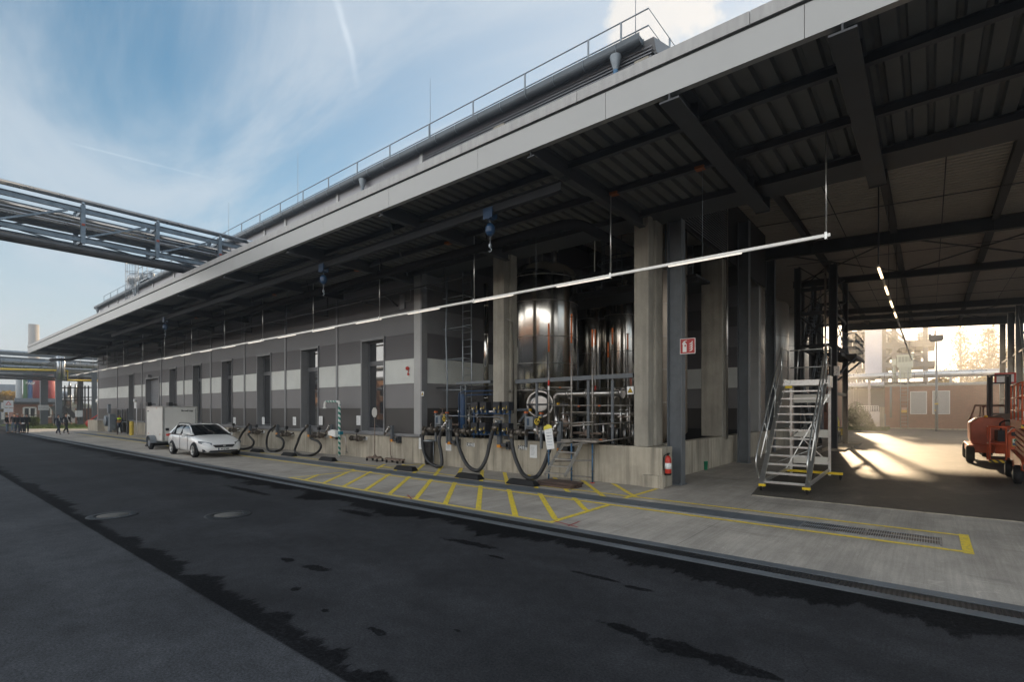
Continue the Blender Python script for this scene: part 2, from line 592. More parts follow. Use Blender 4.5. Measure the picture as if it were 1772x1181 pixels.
def smooth_path(pts, k=6):
    pts = [Vector(p) for p in pts]
    out = []
    n = len(pts)
    for i in range(n - 1):
        p0, p1, p2, p3 = pts[max(i - 1, 0)], pts[i], pts[i + 1], pts[min(i + 2, n - 1)]
        for j in range(k):
            t = j / k
            out.append(0.5 * ((2 * p1) + (p2 - p0) * t + (2 * p0 - 5 * p1 + 4 * p2 - p3) * t * t + (3 * p1 - p0 - 3 * p2 + p3) * t ** 3))
    out.append(pts[-1])
    return out



# ------------------------------------------------------------------ ground
class NB:
    """small node helper working in world metres"""
    def __init__(s, name, rough=0.85):
        s.m = bpy.data.materials.new(name); s.m.use_nodes = True
        s.t = s.m.node_tree; s.b = s.t.nodes['Principled BSDF']; s.b.inputs['Roughness'].default_value = rough
        s.tc = s.n('ShaderNodeTexCoord'); s.sp = s.n('ShaderNodeSeparateXYZ'); s.l(s.tc.outputs['Object'], s.sp.inputs[0])
        s.X, s.Y, s.Z = s.sp.outputs
        MATS[name] = s.m

    def n(s, k): return s.t.nodes.new(k)
    def l(s, a, b): s.t.links.new(a, b)

    def ma(s, op, a, b=None, c=None):
        z = s.n('ShaderNodeMath'); z.operation = op
        for i, v in enumerate((a, b, c)):
            if v is None: continue
            if isinstance(v, (int, float)): z.inputs[i].default_value = v
            else: s.l(v, z.inputs[i])
        return z.outputs[0]

    def mr(s, v, a, b, c=0.0, d=1.0, sm=True):
        z = s.n('ShaderNodeMapRange'); s.l(v, z.inputs[0])
        if sm: z.interpolation_type = 'SMOOTHSTEP'
        for k, x in zip(('From Min', 'From Max', 'To Min', 'To Max'), (a, b, c, d)): z.inputs[k].default_value = x
        return z.outputs[0]

    def noise(s, sc, det=6, scale=(1, 1, 1), rough=0.6, loc=(0, 0, 0), dist=0.0, rot=0):
        mp_ = s.n('ShaderNodeMapping'); mp_.inputs['Scale'].default_value = scale; mp_.inputs['Location'].default_value = loc; mp_.inputs['Rotation'].default_value = (0, 0, rot)
        s.l(s.tc.outputs['Object'], mp_.inputs[0])
        z = s.n('ShaderNodeTexNoise'); z.inputs['Scale'].default_value = sc; z.inputs['Detail'].default_value = det; z.inputs['Roughness'].default_value = rough; z.inputs['Distortion'].default_value = dist
        s.l(mp_.outputs[0], z.inputs['Vector']); return z.outputs[0]

    def mix(s, f, a, b):
        z = s.n('ShaderNodeMix'); z.data_type = 'RGBA'
        if isinstance(f, (int, float)): z.inputs['Factor'].default_value = f
        else: s.l(f, z.inputs['Factor'])
        for k, v in (('A', a), ('B', b)):
            if isinstance(v, tuple): z.inputs[k].default_value = (*v, 1)
            else: s.l(v, z.inputs[k])
        return z.outputs['Result']

    def scale(s, c, f):
        z = s.n('ShaderNodeVectorMath'); z.operation = 'SCALE'; s.l(c, z.inputs[0]); s.l(f, z.inputs['Scale']); return z.outputs[0]

    def bump(s, h, st=0.5, d=0.01):
        z = s.n('ShaderNodeBump'); z.inputs['Strength'].default_value = st; z.inputs['Distance'].default_value = d
        s.l(h, z.inputs['Height']); s.l(z.outputs[0], s.b.inputs['Normal'])


A = NB('asphalt', 0.8)
old = A.mr(A.ma('ADD', A.Y, A.mr(A.noise(1.6, 4), 0, 1, -0.1, 0.1)), 2.24, 2.34, 1, 0)
yard = A.mr(A.Y, 9.0, 9.5)
basec = A.mix(old, (0.031, 0.032, 0.035), (0.050, 0.052, 0.057))
basec = A.mix(yard, basec, (0.058, 0.053, 0.046))
cl = A.mr(A.noise(0.45, 6, dist=0.6), 0.3, 0.7, 0.78, 1.25)
# pale dry swirls in the yard
sw = A.ma('MULTIPLY', A.mr(A.noise(0.5, 7, (1, 0.45, 1), 0.65, dist=1.8), 0.45, 0.75, 1.0, 1.9), 1.0)
swf = A.ma('ADD', A.ma('MULTIPLY', A.ma('SUBTRACT', sw, 1.0), yard), 1.0)
ag = A.ma('MULTIPLY', A.mr(A.noise(45, 5, rough=0.85), 0.3, 0.72, 0.42, 1.7), A.mr(A.noise(5, 5, rough=0.7), 0.3, 0.7, 0.85, 1.15))
ag2 = A.mr(A.noise(170, 2), 0.66, 0.74, 1.0, 3.2)
col = A.scale(A.scale(A.scale(A.scale(basec, cl), ag), swf), ag2)
# polished wheel tracks and hairline cracks
trk = A.ma('MULTIPLY', A.mr(A.ma('ABSOLUTE', A.ma('SUBTRACT', A.ma('ABSOLUTE', A.ma('SUBTRACT', A.Y, 4.9)), 0.85)), 0.0, 0.32, 1.13, 1.0), A.mr(A.ma('ABSOLUTE', A.ma('SUBTRACT', A.ma('ABSOLUTE', A.ma('SUBTRACT', A.Y, 0.6)), 0.8)), 0.0, 0.32, 1.10, 1.0))
vz = A.n('ShaderNodeTexVoronoi'); vz.feature = 'DISTANCE_TO_EDGE'; vz.inputs['Scale'].default_value = 0.16
nzv = A.n('ShaderNodeTexNoise'); nzv.inputs['Scale'].default_value = 1.3; nzv.inputs['Detail'].default_value = 6; A.l(A.tc.outputs['Object'], nzv.inputs['Vector'])
vm_ = A.n('ShaderNodeVectorMath'); vm_.operation = 'MULTIPLY_ADD'; A.l(nzv.outputs['Color'], vm_.inputs[0]); vm_.inputs[1].default_value = (1.6, 1.6, 1.6); A.l(A.tc.outputs['Object'], vm_.inputs[2]); A.l(vm_.outputs[0], vz.inputs['Vector'])
crk = A.ma('MAXIMUM', A.mr(vz.outputs['Distance'], 0.0, 0.0013, 0.55, 1.0), A.mr(A.noise(0.35, 3, loc=(7, 1, 0)), 0.45, 0.5, 1.0, 0.0))
col = A.scale(A.scale(col, trk), crk)
# damp band along the seam and along the gutter, and spilt patches
edge = A.noise(0.9, 7, (1, 0.15, 1), 0.75)
edge2 = A.noise(0.55, 7, (1, 0.3, 1), 0.72, (4, 2, 0))
wseam = A.mr(edge, 0.36, 0.66, 0.03, 0.46, False)
dseam = A.ma('SUBTRACT', A.Y, 2.30)
seam = A.ma('MULTIPLY', A.mr(dseam, -0.03, 0.0), A.mr(A.ma('SUBTRACT', dseam, wseam), -0.02, 0.06, 1, 0))
wk = A.mr(edge2, 0.35, 0.66, 0.10, 1.15, False)
dk = A.ma('SUBTRACT', 7.2, A.Y)
kerbd = A.mr(A.ma('SUBTRACT', dk, wk), -0.05, 0.10, 1, 0)
kerbd = A.ma('MULTIPLY', kerbd, A.mr(A.Y, 7.4, 7.5, 1, 0))
wet = A.ma('MAXIMUM', seam, kerbd)
rag = A.mr(A.noise(7, 6, (1, 1, 1), 0.7), 0.3, 0.7, -0.5, 0.5, False)
for (x, y, a, b, ang) in [(-7.09, 3.6, .17, .07, 0), (-6.44, 3.66, .23, .10, .2), (-5.88, 3.08, .07, .06, 0), (-4.15, 2.99, .13, .05, 0), (-2.3, 4.56, .28, .09, -.1),
                          (-1.75, 4.50, .33, .13, 0), (-1.3, 4.50, .32, .12, -.1), (-1.0, 4.5, .1, .06, 0), (-9.2, 6.15, .55, .14, 0), (-3.3, 5.75, .35, .05, 0), (-2.7, 5.7, .25, .05, .1), (-5.7, 5.9, .6, .1, 0.05), (-4.9, 5.6, .2, .04, 0), (-14, 6.0, 1.2, .12, 0), (-5.0, 2.95, .05, .04, 0), (-3.55, 3.5, .05, .03, 0)]:
    ca, sa = math.cos(ang), math.sin(ang)
    dx = A.ma('SUBTRACT', A.X, x); dy = A.ma('SUBTRACT', A.Y, y)
    u_ = A.ma('ADD', A.ma('MULTIPLY', dx, ca / a), A.ma('MULTIPLY', dy, sa / a))
    v_ = A.ma('ADD', A.ma('MULTIPLY', dx, -sa / b), A.ma('MULTIPLY', dy, ca / b))
    r2 = A.ma('SQRT', A.ma('ADD', A.ma('MULTIPLY', u_, u_), A.ma('MULTIPLY', v_, v_)))
    wet = A.ma('MAXIMUM', wet, A.mr(A.ma('ADD', r2, rag), 0.80, 1.15, 1, 0))
col = A.mix(A.ma('MULTIPLY', wet, A.mr(A.noise(22, 5, rough=0.75), 0.3, 0.62, 0.42, 0.88)), col, (0.004, 0.004, 0.0045))
A.l(col, A.b.inputs['Base Color'])
A.l(A.mix(yard, A.mix(wet, (0.85,) * 3, (0.8,) * 3), (0.62,) * 3), A.b.inputs['Roughness'])
A.l(A.mix(yard, A.mix(wet, (0.13,) * 3, (0.03,) * 3), (0.25,) * 3), A.b.inputs['Specular IOR Level'])
A.bump(A.noise(150, 3, rough=0.7), 0.6, 0.006)
gm = MB()
gm.quad((-900, -500, 0), (900, -500, 0), (900, 1400, 0), (-900, 1400, 0))
struct(gm, 'ground', A.m)

C = NB('apron_concrete', 0.82)
f = C.mr(C.noise(0.35, 6, dist=0.5), 0.3, 0.7, 0.80, 1.16)
f = C.ma('MULTIPLY', f, C.mr(C.noise(2.2, 6, (1, 0.3, 1)), 0.3, 0.7, 0.86, 1.12))
f = C.ma('MULTIPLY', f, C.mr(C.noise(26, 3, (1, 0.03, 1)), 0.35, 0.65, 0.93, 1.06))
f = C.ma('MULTIPLY', f, C.mr(C.noise(110, 3), 0.3, 0.7, 0.86, 1.14))
# dark scuffs
f = C.ma('MULTIPLY', f, C.mr(C.noise(0.9, 7, (0.35, 1.6, 1), 0.7, (9, 3, 0)), 0.52, 0.72, 1.0, 0.72))
# pale tyre scribbles
f = C.ma('MULTIPLY', f, C.mr(C.ma('ABSOLUTE', C.ma('SUBTRACT', C.noise(0.7, 3, (1, 1.3, 1), 0.5, (2, 8, 0), 1.5), 0.5)), 0.0, 0.006, 1.22, 1.0))
jx = C.ma('ABSOLUTE', C.ma('SUBTRACT', C.ma('FRACT', C.ma('DIVIDE', C.ma('ADD', C.X, 200.6), 5.0)), 0.5))
f = C.ma('MULTIPLY', f, C.mr(jx, 0.0, 0.0022, 0.55, 1.0))
cc = C.n('ShaderNodeVectorMath'); cc.operation = 'SCALE'; cc.inputs[0].default_value = (0.375, 0.345, 0.305); C.l(f, cc.inputs['Scale'])
C.l(cc.outputs[0], C.b.inputs['Base Color'])
C.b.inputs['Specular IOR Level'].default_value = 0.3
C.bump(C.ma('ADD', C.noise(26, 3, (1, 0.03, 1)), C.noise(140, 3)), 0.3, 0.004)
cm = MB()
cm.quad((-66, 7.60, .004), (14, 7.60, .004), (14, 13.6, .004), (-66, 13.6, .004))
cm.add([(-6.3, 13.6, .004), (-3.45, 13.6, .004), (-3.62, 14.9, .004), (-3.85, 16.4, .004), (-4.05, 19, .004), (-4.1, 31, .004), (-6.3, 31, .004)], [(0, 1, 2, 3, 4, 5, 6)])
cm.quad((-80, 9.6, .004), (-66, 7.6, .004), (-66, 13.6, .004), (-71, 14.0, .004))
struct(cm, 'pavement', C.m)
# apron edge against the yard: a narrow pale kerb strip
es = MB()
es.box(-3.42, 13.6, 0.001, 14, 13.68, .014)
struct(es, 'kerb', CONC)

# gutter: steel edge angles, grating between
KE = mat('kerb_channel_steel', (0.115, 0.13, 0.145), 0.6, 0.1, 0.3, 1.2, 0.25, 30)
ke = MB()
ke.box(-66, 7.60, 0.0045, 9, 7.80, 0.016); ke.box(-66, 7.16, 0.0015, 9, 7.33, 0.012)
struct(ke, 'kerb_channel', KE)
GR = mat('cast_grating', (0.03, 0.032, 0.035), 0.55, 0.4, 0.3, 5)
gg = MB()
gg.box(-66, 7.34, 0.001, 9, 7.59, 0.003, m=1)
x = -66.0
while x < 3.0:
    st = 0.05 if x > -9 else (0.10 if x > -20 else 0.5)
    gg.box(x, 7.345, 0.003, x + st * 0.5, 7.585, 0.012, m=0)
    x += st
for k in range(-66, 9):
    gg.box(k, 7.34, 0.003, k + 0.03, 7.59, 0.0135, m=0)
solo(gg, 'drain_grate', [GR, BLACKP], 'long narrow dark slotted drain grate along the road edge', 'drain grate', (-5, 7.45, 0))

# middle channel: solid cover plates and open grating at its end
PL = mat('cover_plate', (0.12, 0.14, 0.16), 0.62, 0.25, 0.2, 2.5, 0.2, 60)
pl = MB()
x = -60.0
while x < -1.9:
    pl.box(x + 0.006, 10.50, 0.005, min(x + 1.0, -1.84) - 0.006, 11.10, 0.013)
    x += 1.0
solo(pl, 'channel_cover', [PL], 'run of grey steel cover plates between the two yellow lines', 'channel cover', (-10, 10.8, 0))
og = MB()
og.box(-1.82, 10.49, 0.005, 0.16, 11.12, 0.007, m=1)
x = -1.80
while x < 0.13:
    og.box(x, 10.52, 0.007, x + 0.012, 11.09, 0.016)
    x += 0.034
for y in (10.49, 11.09, 10.80):
    og.box(-1.82, y, 0.007, 0.16, y + 0.02, 0.019)
for x in (-1.84, -0.86, 0.13):
    og.box(x, 10.49, 0.007, x + 0.025, 11.12, 0.019)
solo(og, 'floor_grating', [GALV, BLACKP], 'open bar grating at the end of the plate covered channel', 'grating', (-0.8, 10.8, 0))

# yellow markings
Y_ = NB('road_paint', 0.6)
wr = Y_.ma('MULTIPLY', Y_.mr(Y_.noise(14, 6, rough=0.75), 0.40, 0.52, 0.3, 1.0), Y_.mr(Y_.noise(1.2, 5), 0.25, 0.5, 0.7, 1.0))
Y_.l(Y_.mix(wr, (0.40, 0.34, 0.17), (0.82, 0.62, 0.04)), Y_.b.inputs['Base Color'])
ym = MB()
Z = 0.0085
ym.quad((-15.6, 7.90, Z), (-5.62, 7.90, Z), (-5.62, 7.99, Z), (-15.6, 7.99, Z))
ym.quad((-57, 10.20, Z), (0.39, 10.20, Z), (0.39, 10.32, Z), (-57, 10.32, Z))
ym.quad((-57, 11.50, Z), (0.39, 11.50, Z), (0.39, 11.61, Z), (-57, 11.61, Z))
ym.quad((0.39, 10.15, Z), (0.52, 10.15, Z), (0.52, 11.66, Z), (0.39, 11.66, Z))


def diag(xc, y0, y1, w=0.12):
    # 45 degree stripes; xc = x where the stripe meets y = 7.95
    a = -0.90
    zz = Z + 0.0006
    ym.quad((xc + a * (y0 - 7.95) - w / 2 * 1.35, y0, zz), (xc + a * (y0 - 7.95) + w / 2 * 1.35, y0, zz), (xc + a * (y1 - 7.95) + w / 2 * 1.35, y1, zz), (xc + a * (y1 - 7.95) - w / 2 * 1.35, y1, zz))


xs = [-14.62 + 1.025 * i for i in range(9)]
for i, xc in enumerate(xs):
    y1 = 10.20
    if i == 0: y1 = 8.9
    if i == 1: y1 = 9.9
    diag(xc, 7.99, y1)
diag(-5.40, 8.20, 10.20); diag(-4.37, 9.35, 10.20)
for i in range(1, 13):
    xc = xs[0] + 1.025 * i
    if i < 11: diag(xc, 10.32, 10.49)
    if i > 1 and i < 12: diag(xc, 11.11, 11.50)
    if i > 3: diag(xc, 11.61, 13.2)
    elif i > 1: diag(xc, 11.61, 12.2 + .4 * (i - 2))
ym.quad((-5.62, 7.90, Z + .001), (-5.50, 7.90, Z + .001), (-5.50, 10.24, Z + .001), (-5.62, 10.24, Z + .001))
ym.quad((-15.5, 8.0, Z + .001), (-15.4, 8.0, Z + .001), (-15.30, 10.2, Z + .001), (-15.42, 10.2, Z + .001))
ym.quad((-5.74, 11.2, Z + .001), (-5.62, 11.2, Z + .001), (-5.62, 13.1, Z + .001), (-5.74, 13.1, Z + .001))
ym.quad((-15.7, 11.4, Z + .001), (-15.58, 11.4, Z + .001), (-15.3, 13.1, Z + .001), (-15.42, 13.1, Z + .001))
struct(ym, 'road_marking', Y_.m)
rm = MB()
for (u0, v0, u1, v1) in [(958, 902, 1000, 913), (983, 911, 1003, 903), (697, 862, 720, 860), (705, 857, 712, 864)]:
    a, b = G(u0, v0, .0095), G(u1, v1, .0095)
    rm.bar(a, b, 0.035, 0.001)
struct(rm, 'road_marking_red', mat('red_chalk', (0.33, 0.07, 0.07), 0.8, 0, 0.3, 10))

# manholes in the road
for i, (u, v, lab) in enumerate([(195, 893, 'round manhole cover with concrete centre beside the asphalt seam'), (395, 892, 'round manhole cover with concrete centre farther from the asphalt seam')]):
    c = G(u, v)
    t = thing('manhole_cover', lab, 'manhole cover', c, 'manhole covers in the road')
    m1 = MB(); m1.lathe([(0.0, .004), (0.43, .004), (0.43, .008), (0.40, .010), (0.33, .014), (0.27, .012), (0.27, .006)], c, 36)
    for k in range(24):
        a = k * math.pi / 12
        m1.bar(c + Vector((0.29 * math.cos(a), 0.29 * math.sin(a), 0.014)), c + Vector((0.38 * math.cos(a), 0.38 * math.sin(a), 0.012)), 0.02, 0.006)
    m1.build('frame', GR, t)
    m2 = MB(); m2.lathe([(0.0, .0125), (0.26, .0125), (0.26, .005)], c, 30)
    m2.build('lid', mat('manhole_concrete', (0.10, 0.097, 0.09), 0.85, 0, 0.2, 12, 0.3, 60), t)

# grass strip beyond the hall
GRASS = mat('grass_blades', (0.07, 0.11, 0.02), 0.8, 0, 0.45, 1.0)
gr = MB()


def grass_patch(mb, poly_fn, n, h):
    for i in range(n):
        x, y = poly_fn()
        a = random.random() * math.pi
        w = 0.05 + random.random() * 0.08
        hh = h * (0.4 + random.random())
        lx, ly = random.uniform(-.08, .08), random.uniform(-.08, .08)
        dx, dy = math.cos(a) * w, math.sin(a) * w
        mb.add([(x - dx, y - dy, 0), (x + dx, y + dy, 0), (x + lx, y + ly, hh)], [(0, 1, 2)])


gr.quad((-100, 15.2, .01), (-67.2, 14.6, .01), (-67.5, 20, .01), (-100, 22, .01))
gr.quad((-100, 8.6, .01), (-76, 9.6, .01), (-70, 14.4, .01), (-100, 15.0, .01))
grass_patch(gr, lambda: (random.uniform(-99, -68), random.uniform(15, 20)), 5000, 0.12)
grass_patch(gr, lambda: (random.uniform(-99, -75), random.uniform(9.4, 14.8)), 5000, 0.12)
g_ = gr.build('grass', GRASS); tag(g_, 'short green grass beyond the end of the hall', 'grass', kind='stuff')
gr = MB()
gr.quad((-8, 62, .01), (-3.2, 62, .01), (-4, 70, .01), (-9, 70, .01))
grass_patch(gr, lambda: (random.uniform(-8, -3.3), random.uniform(62, 69)), 3500, 0.22)
g_ = gr.build('grass', GRASS); tag(g_, 'green grass strip behind the yellow bollards', 'grass', kind='stuff')

# ------------------------------------------------------------------ production hall
PD0 = rib_mat('panel_charcoal', (0.062, 0.058, 0.056), rough=0.55)
PM = rib_mat('panel_mid_grey', (0.20, 0.195, 0.20), rough=0.55)
PLT = rib_mat('panel_light_grey', (0.62, 0.64, 0.615), rough=0.5)
PD1 = rib_mat('panel_dark_grey', (0.115, 0.112, 0.12), rough=0.55)
PM2 = rib_mat('panel_upper_grey', (0.19, 0.19, 0.20), rough=0.55)
TRIM = mat('trim_grey', (0.22, 0.225, 0.235), 0.42, 0.2, 0.1, 2)
TRIML = mat('trim_light', (0.38, 0.385, 0.385), 0.42, 0.2, 0.08, 2)
FRAME = mat('window_frame', (0.12, 0.125, 0.135), 0.4, 0.1, 0.1, 2)
BACK = mat('dark_backing', (0.02, 0.02, 0.022), 0.8)
BANDS = [(1.16, 2.19, 0), (2.19, 3.20, 1), (3.20, 4.21, 2), (4.21, 5.22, 3), (5.22, 6.21, 4), (6.21, 7.20, 3), (7.20, 8.20, 4)]
PANELS = [PD0, PM, PLT, PD1, PM2]
hall = thing('production_hall', 'long low factory hall clad in banded dark and pale grey panels', 'factory building', (-40, 13.5, 0))
WINS = [(-18.8, 1.70), (-24.08, 1.70), (-29.02, 1.70), (-34.0, 1.62), (-38.9, 1.56), (-43.62, 1.5), (-53.95, 1.5)]
DOOR = (-50.0, -46.6, 4.6)
JO = [-21.6, -26.55, -31.5, -36.55, -41.4, -46.2, -51.0, -58.3]
YF = 13.36
wm = MB()


def band_run(x0, x1, z0, z1, y=YF):
    for (a, b, m) in BANDS:
        lo, hi = max(a, z0), min(b, z1)
        if hi - lo > 0.02:
            wm.box(x0, y, lo + 0.004, x1, y + 0.12, hi - 0.004, m=m)


open_ = sorted([(c - w / 2, c + w / 2, 1.16, 5.22) for c, w in WINS] + [(DOOR[0], DOOR[1], 0, DOOR[2])])
x = -65.2
edges = []
for (a, b, z0, z1) in open_:
    edges.append((x, a)); x = b
edges.append((x, -15.6))
for a, b in edges:
    cuts = [a] + [j for j in sorted(JO) if a < j < b] + [b]
    for p, q in zip(cuts[:-1], cuts[1:]):
        band_run(p, q, 1.16, 8.2)
for (a, b, z0, z1) in open_:
    band_run(a, b, z1, 8.2)
wm.box(-65.1, YF + 0.13, 0, -53.95 - .75, YF + 0.2, 8.2, m=5)
wm.box(-65.2, YF + .6, 0, -15.7, YF + 0.7, 8.2, m=5)
# return wall of the tank bay
for (a, b, m) in BANDS + [(8.2, 9.2, 3), (9.2, 10.2, 4), (10.2, 11.4, 3)]:
    wm.box(-15.72, 13.60, a + .004, -15.60, 26.2, b - .004, m=m)
    wm.box(-15.6, 26.2, a + .004, -6.75, 26.32, b - .004, m=m)
wm.box(-15.9, 13.7, 0, -15.72, 26.4, 12.0, m=5)
wm.box(-15.9, 26.32, 0, -6.75, 26.4, 12.0, m=5)
wm.build('wall', PANELS + [BACK], hall)
# trims
tm = MB()
for j in JO:
    tm.box(j - 0.07, YF - 0.045, 1.16, j + 0.07, YF + 0.02, 8.2)
tm.box(-15.99, YF - 0.05, 1.0, -15.60, YF + 0.24, 8.2, m=1)
tm.box(-15.60, YF - 0.05, 1.0, -15.52, YF + 0.24, 8.2, m=0)
tm.box(-65.25, YF - 0.05, 1.0, -65.1, YF + 0.3, 8.2, m=1)
tm.box(-6.75, 26.1, 1.0, -6.25, 26.45, 11.5, m=1)
tm.build('corner_trim', [TRIM, TRIML], hall)
sm_ = MB()
x = -65.2
for (a, b, z0, z1) in [(-56.3, -53.2, 0, 0), (DOOR[0], DOOR[1], 0, 0)]:
    sm_.box(x, 13.20, 1.06, a, YF + .03, 1.155); sm_.box(x, 13.26, 1.02, a, YF, 1.06); x = b
sm_.box(x, 13.20, 1.06, -15.52, YF + .03, 1.155); sm_.box(x, 13.26, 1.02, -15.52, YF, 1.06)
sm_.build('base_sill', TRIM, hall)
pm_ = MB()
x = -65.3
for a, b in [(-56.3, -53.2), (DOOR[0], DOOR[1])]:
    pm_.box(x, 13.30, 0, a, 13.75, 1.02); x = b
for j in [-46.6, -41.4, -36.5, -31.5, -26.55, -21.9, -16.05]:
    if j > x:
        pm_.box(x, 13.30, 0, j - .008, 13.75, 1.02); x = j + .008
pm_.box(x, 13.30, 0, -15.5, 13.75, 1.02)
pm_.box(-66.4, 12.75, 0, -62.6, 13.3, 1.04)
pm_.build('plinth', CONC, hall)
for (c, w) in WINS:
    a, b = c - w / 2, c + w / 2
    f = MB()
    f.box(a, YF - .05, 1.11, a + .07, YF + .42, 5.24); f.box(b - .05, YF - .05, 1.11, b, YF + .42, 5.24)
    f.box(a + .07, YF - .05, 5.16, b - .05, YF + .42, 5.24, m=0); f.box(a + .07, YF - .03, 1.11, b - .05, YF + .42, 1.2, m=0)
    f.box(a + .07, YF + .30, 1.2, a + .17, YF + .40, 5.16, m=1); f.box(b - .12, YF + .30, 1.2, b - .05, YF + .40, 5.16, m=1)
    f.box(a + .17, YF + .28, 4.08, b - .12, YF + .40, 4.28, m=1); f.box(a + .17, YF + .30, 1.2, b - .12, YF + .40, 1.32, m=1)
    f.box(a + .17, YF + .30, 5.08, b - .12, YF + .40, 5.16, m=1)
    f.box(a - .03, YF - .07, 5.22, b + .03, YF - .0, 5.27, m=0)
    wf = f.build('window', [TRIM, FRAME], hall)
    g = MB(); g.box(a + .17, YF + .345, 1.32, b - .12, YF + .355, 4.08); g.box(a + .17, YF + .345, 4.28, b - .12, YF + .355, 5.08)
    g.build('pane', GLASS, wf)
rd = MB()
z = 0.02
while z < 4.55:
    rd.box(DOOR[0] + .12, YF + .30, z, DOOR[1] - .12, YF + .36, min(z + .245, 4.55)); z += 0.26
rdo = rd.build('roller_door', mat('roller_door', (0.21, 0.22, 0.24), 0.5, 0.2, 0.08, 2), hall, bevel=0.01)
rf = MB()
rf.box(DOOR[0], YF - .06, 0, DOOR[0] + .14, YF + .4, 4.6); rf.box(DOOR[1] - .14, YF - .06, 0, DOOR[1], YF + .4, 4.6)
rf.box(DOOR[0], YF - .06, 4.6, DOOR[1], YF + .4, 4.74); rf.box(DOOR[0] + 1.2, YF - .3, 4.7, DOOR[0] + 1.6, YF - .06, 4.9); rf.box(DOOR[0] + .12, YF + .37, 0, DOOR[1] - .12, YF + .45, 4.6)
rf.build('frame', TRIM, rdo)

# upper storey above the canopy: plain panels, then louvres over the tank bay
UP = mat('upper_panel', (0.30, 0.30, 0.325), 0.4, 0.25, 0.05, 0.5)
um = MB()
uj = [-65.2] + sorted(JO) + [-15.6]
uj = [-65.2, -61.5] + [-58.3, -53.2, -48.3, -43.5] + [-38.6, -33.7, -29.0, -26.6, -21.6, -15.6]
for p, q in zip(uj[:-1], uj[1:]):
    um.box(p + .01, 13.40, 8.0, q - .01, 13.52, 12.42)
for p in uj[1:]:
    um.box(p - .09, 13.33, 8.0, p + .09, 13.42, 12.40, m=1)
um.build('upper_wall', [UP, TRIML], hall)
lv = MB()
z = 8.0
while z < 12.35:
    lv.add([(-15.5, 13.36, z), (-5.95, 13.36, z), (-5.95, 13.46, z + .085), (-15.5, 13.46, z + .085)], [(0, 1, 2, 3)])
    lv.add([(-15.5, 13.36, z), (-5.95, 13.36, z), (-5.95, 13.36, z + .03), (-15.5, 13.36, z + .03)], [(0, 1, 2, 3)])
    lv.add([(-5.90, 13.42, z), (-5.90, 20, z), (-6.0, 20, z + .085), (-6.0, 13.42, z + .085)], [(0, 1, 2, 3)])
    lv.add([(-5.90, 13.42, z), (-5.90, 20, z), (-5.90, 20, z + .03), (-5.90, 13.42, z + .03)], [(0, 1, 2, 3)])
    z += 0.09
lv.box(-15.6, 13.5, 7.95, -6.03, 13.56, 12.4, m=1); lv.box(-6.1, 13.56, 7.95, -6.03, 26.4, 12.4, m=1)
lv.build('louvre', [mat('louvre_metal', (0.19, 0.195, 0.215), 0.42, 0.3, 0.08, 2), BACK], hall, fixn=False)
rfm = MB()
rfm.prism([(13.3, 12.42), (24.0, 15.6), (32.0, 18.0), (44, 12.4), (44, 12.2), (32, 17.7), (13.5, 12.1)], -65.3, -5.86, 'x')  # unseen ridge raised to keep the low sun off the pipe bridge
rfm.box(-65.2, 43.6, 0, -16.5, 43.9, 12.3)
rfm.box(-65.2, 13.6, 8.2, -65.0, 43.6, 12.4)
for x in (-65.2, -6.0):
    rfm.prism([(13.5, 12.3), (44, 12.3), (32, 17.8)], x, x + .1, 'x')
rfm.box(-65.15, 13.7, 0, -65.05, 43.6, 8.2)
rfm.build('roof', mat('roof_sheet', (0.25, 0.255, 0.27), 0.5, 0.2, 0.1, 1), hall)
gu = MB()
n = 10
prof = [(13.17 + 0.145 * math.cos(a), 12.42 + 0.145 * math.sin(a)) for a in [math.pi + math.pi * i / n for i in range(n + 1)]]
prof = [(13.025, 12.53)] + prof + [(13.315, 12.50)]
vs, fs = [], []
gu.sheet([(p[0], p[1]) for p in prof], -65.4, -6.15, 'x')
gu.prism([(13.0, 12.44), (13.05, 12.3), (13.17, 12.25), (13.3, 12.3), (13.34, 12.44)], -6.17, -6.15, 'x')
go = gu.build('gutter', mat('zinc', (0.085, 0.10, 0.115), 0.5, 0.3, 0.2, 1.5), hall, fixn=False)
gs = MB()
x = -65.2
while x < -6.3:
    gs.tube([(x, p[0] - 0.004 + (0.012 if p[0] > 13.2 else -0.012), p[1] - .012) for p in prof[:-1]], 0.012, 4)
    x += 1.08
gs.build('bracket', GALVP, go)
for i, (dx, m) in enumerate([(-6.95, BLUE), (-19.3, GALVP), (-52.3, GALVP), (-64.6, GALVP)]):
    dm = MB()
    dm.lathe([(0.17, .0), (0.16, -.08), (0.075, -.38), (0.07, -.40)], (dx, 13.17, 12.28), 14)
    dm.build('rain_head', GALVP, hall)
    dm = MB(); dm.cyl((dx, 13.17, 8.0), (dx, 13.17, 11.92), 0.072, 12)
    dm.build('downpipe', mat('downpipe_blue', (0.10, 0.20, 0.33), 0.4, 0.3, 0.1, 3) if i == 0 else GALVP, hall)

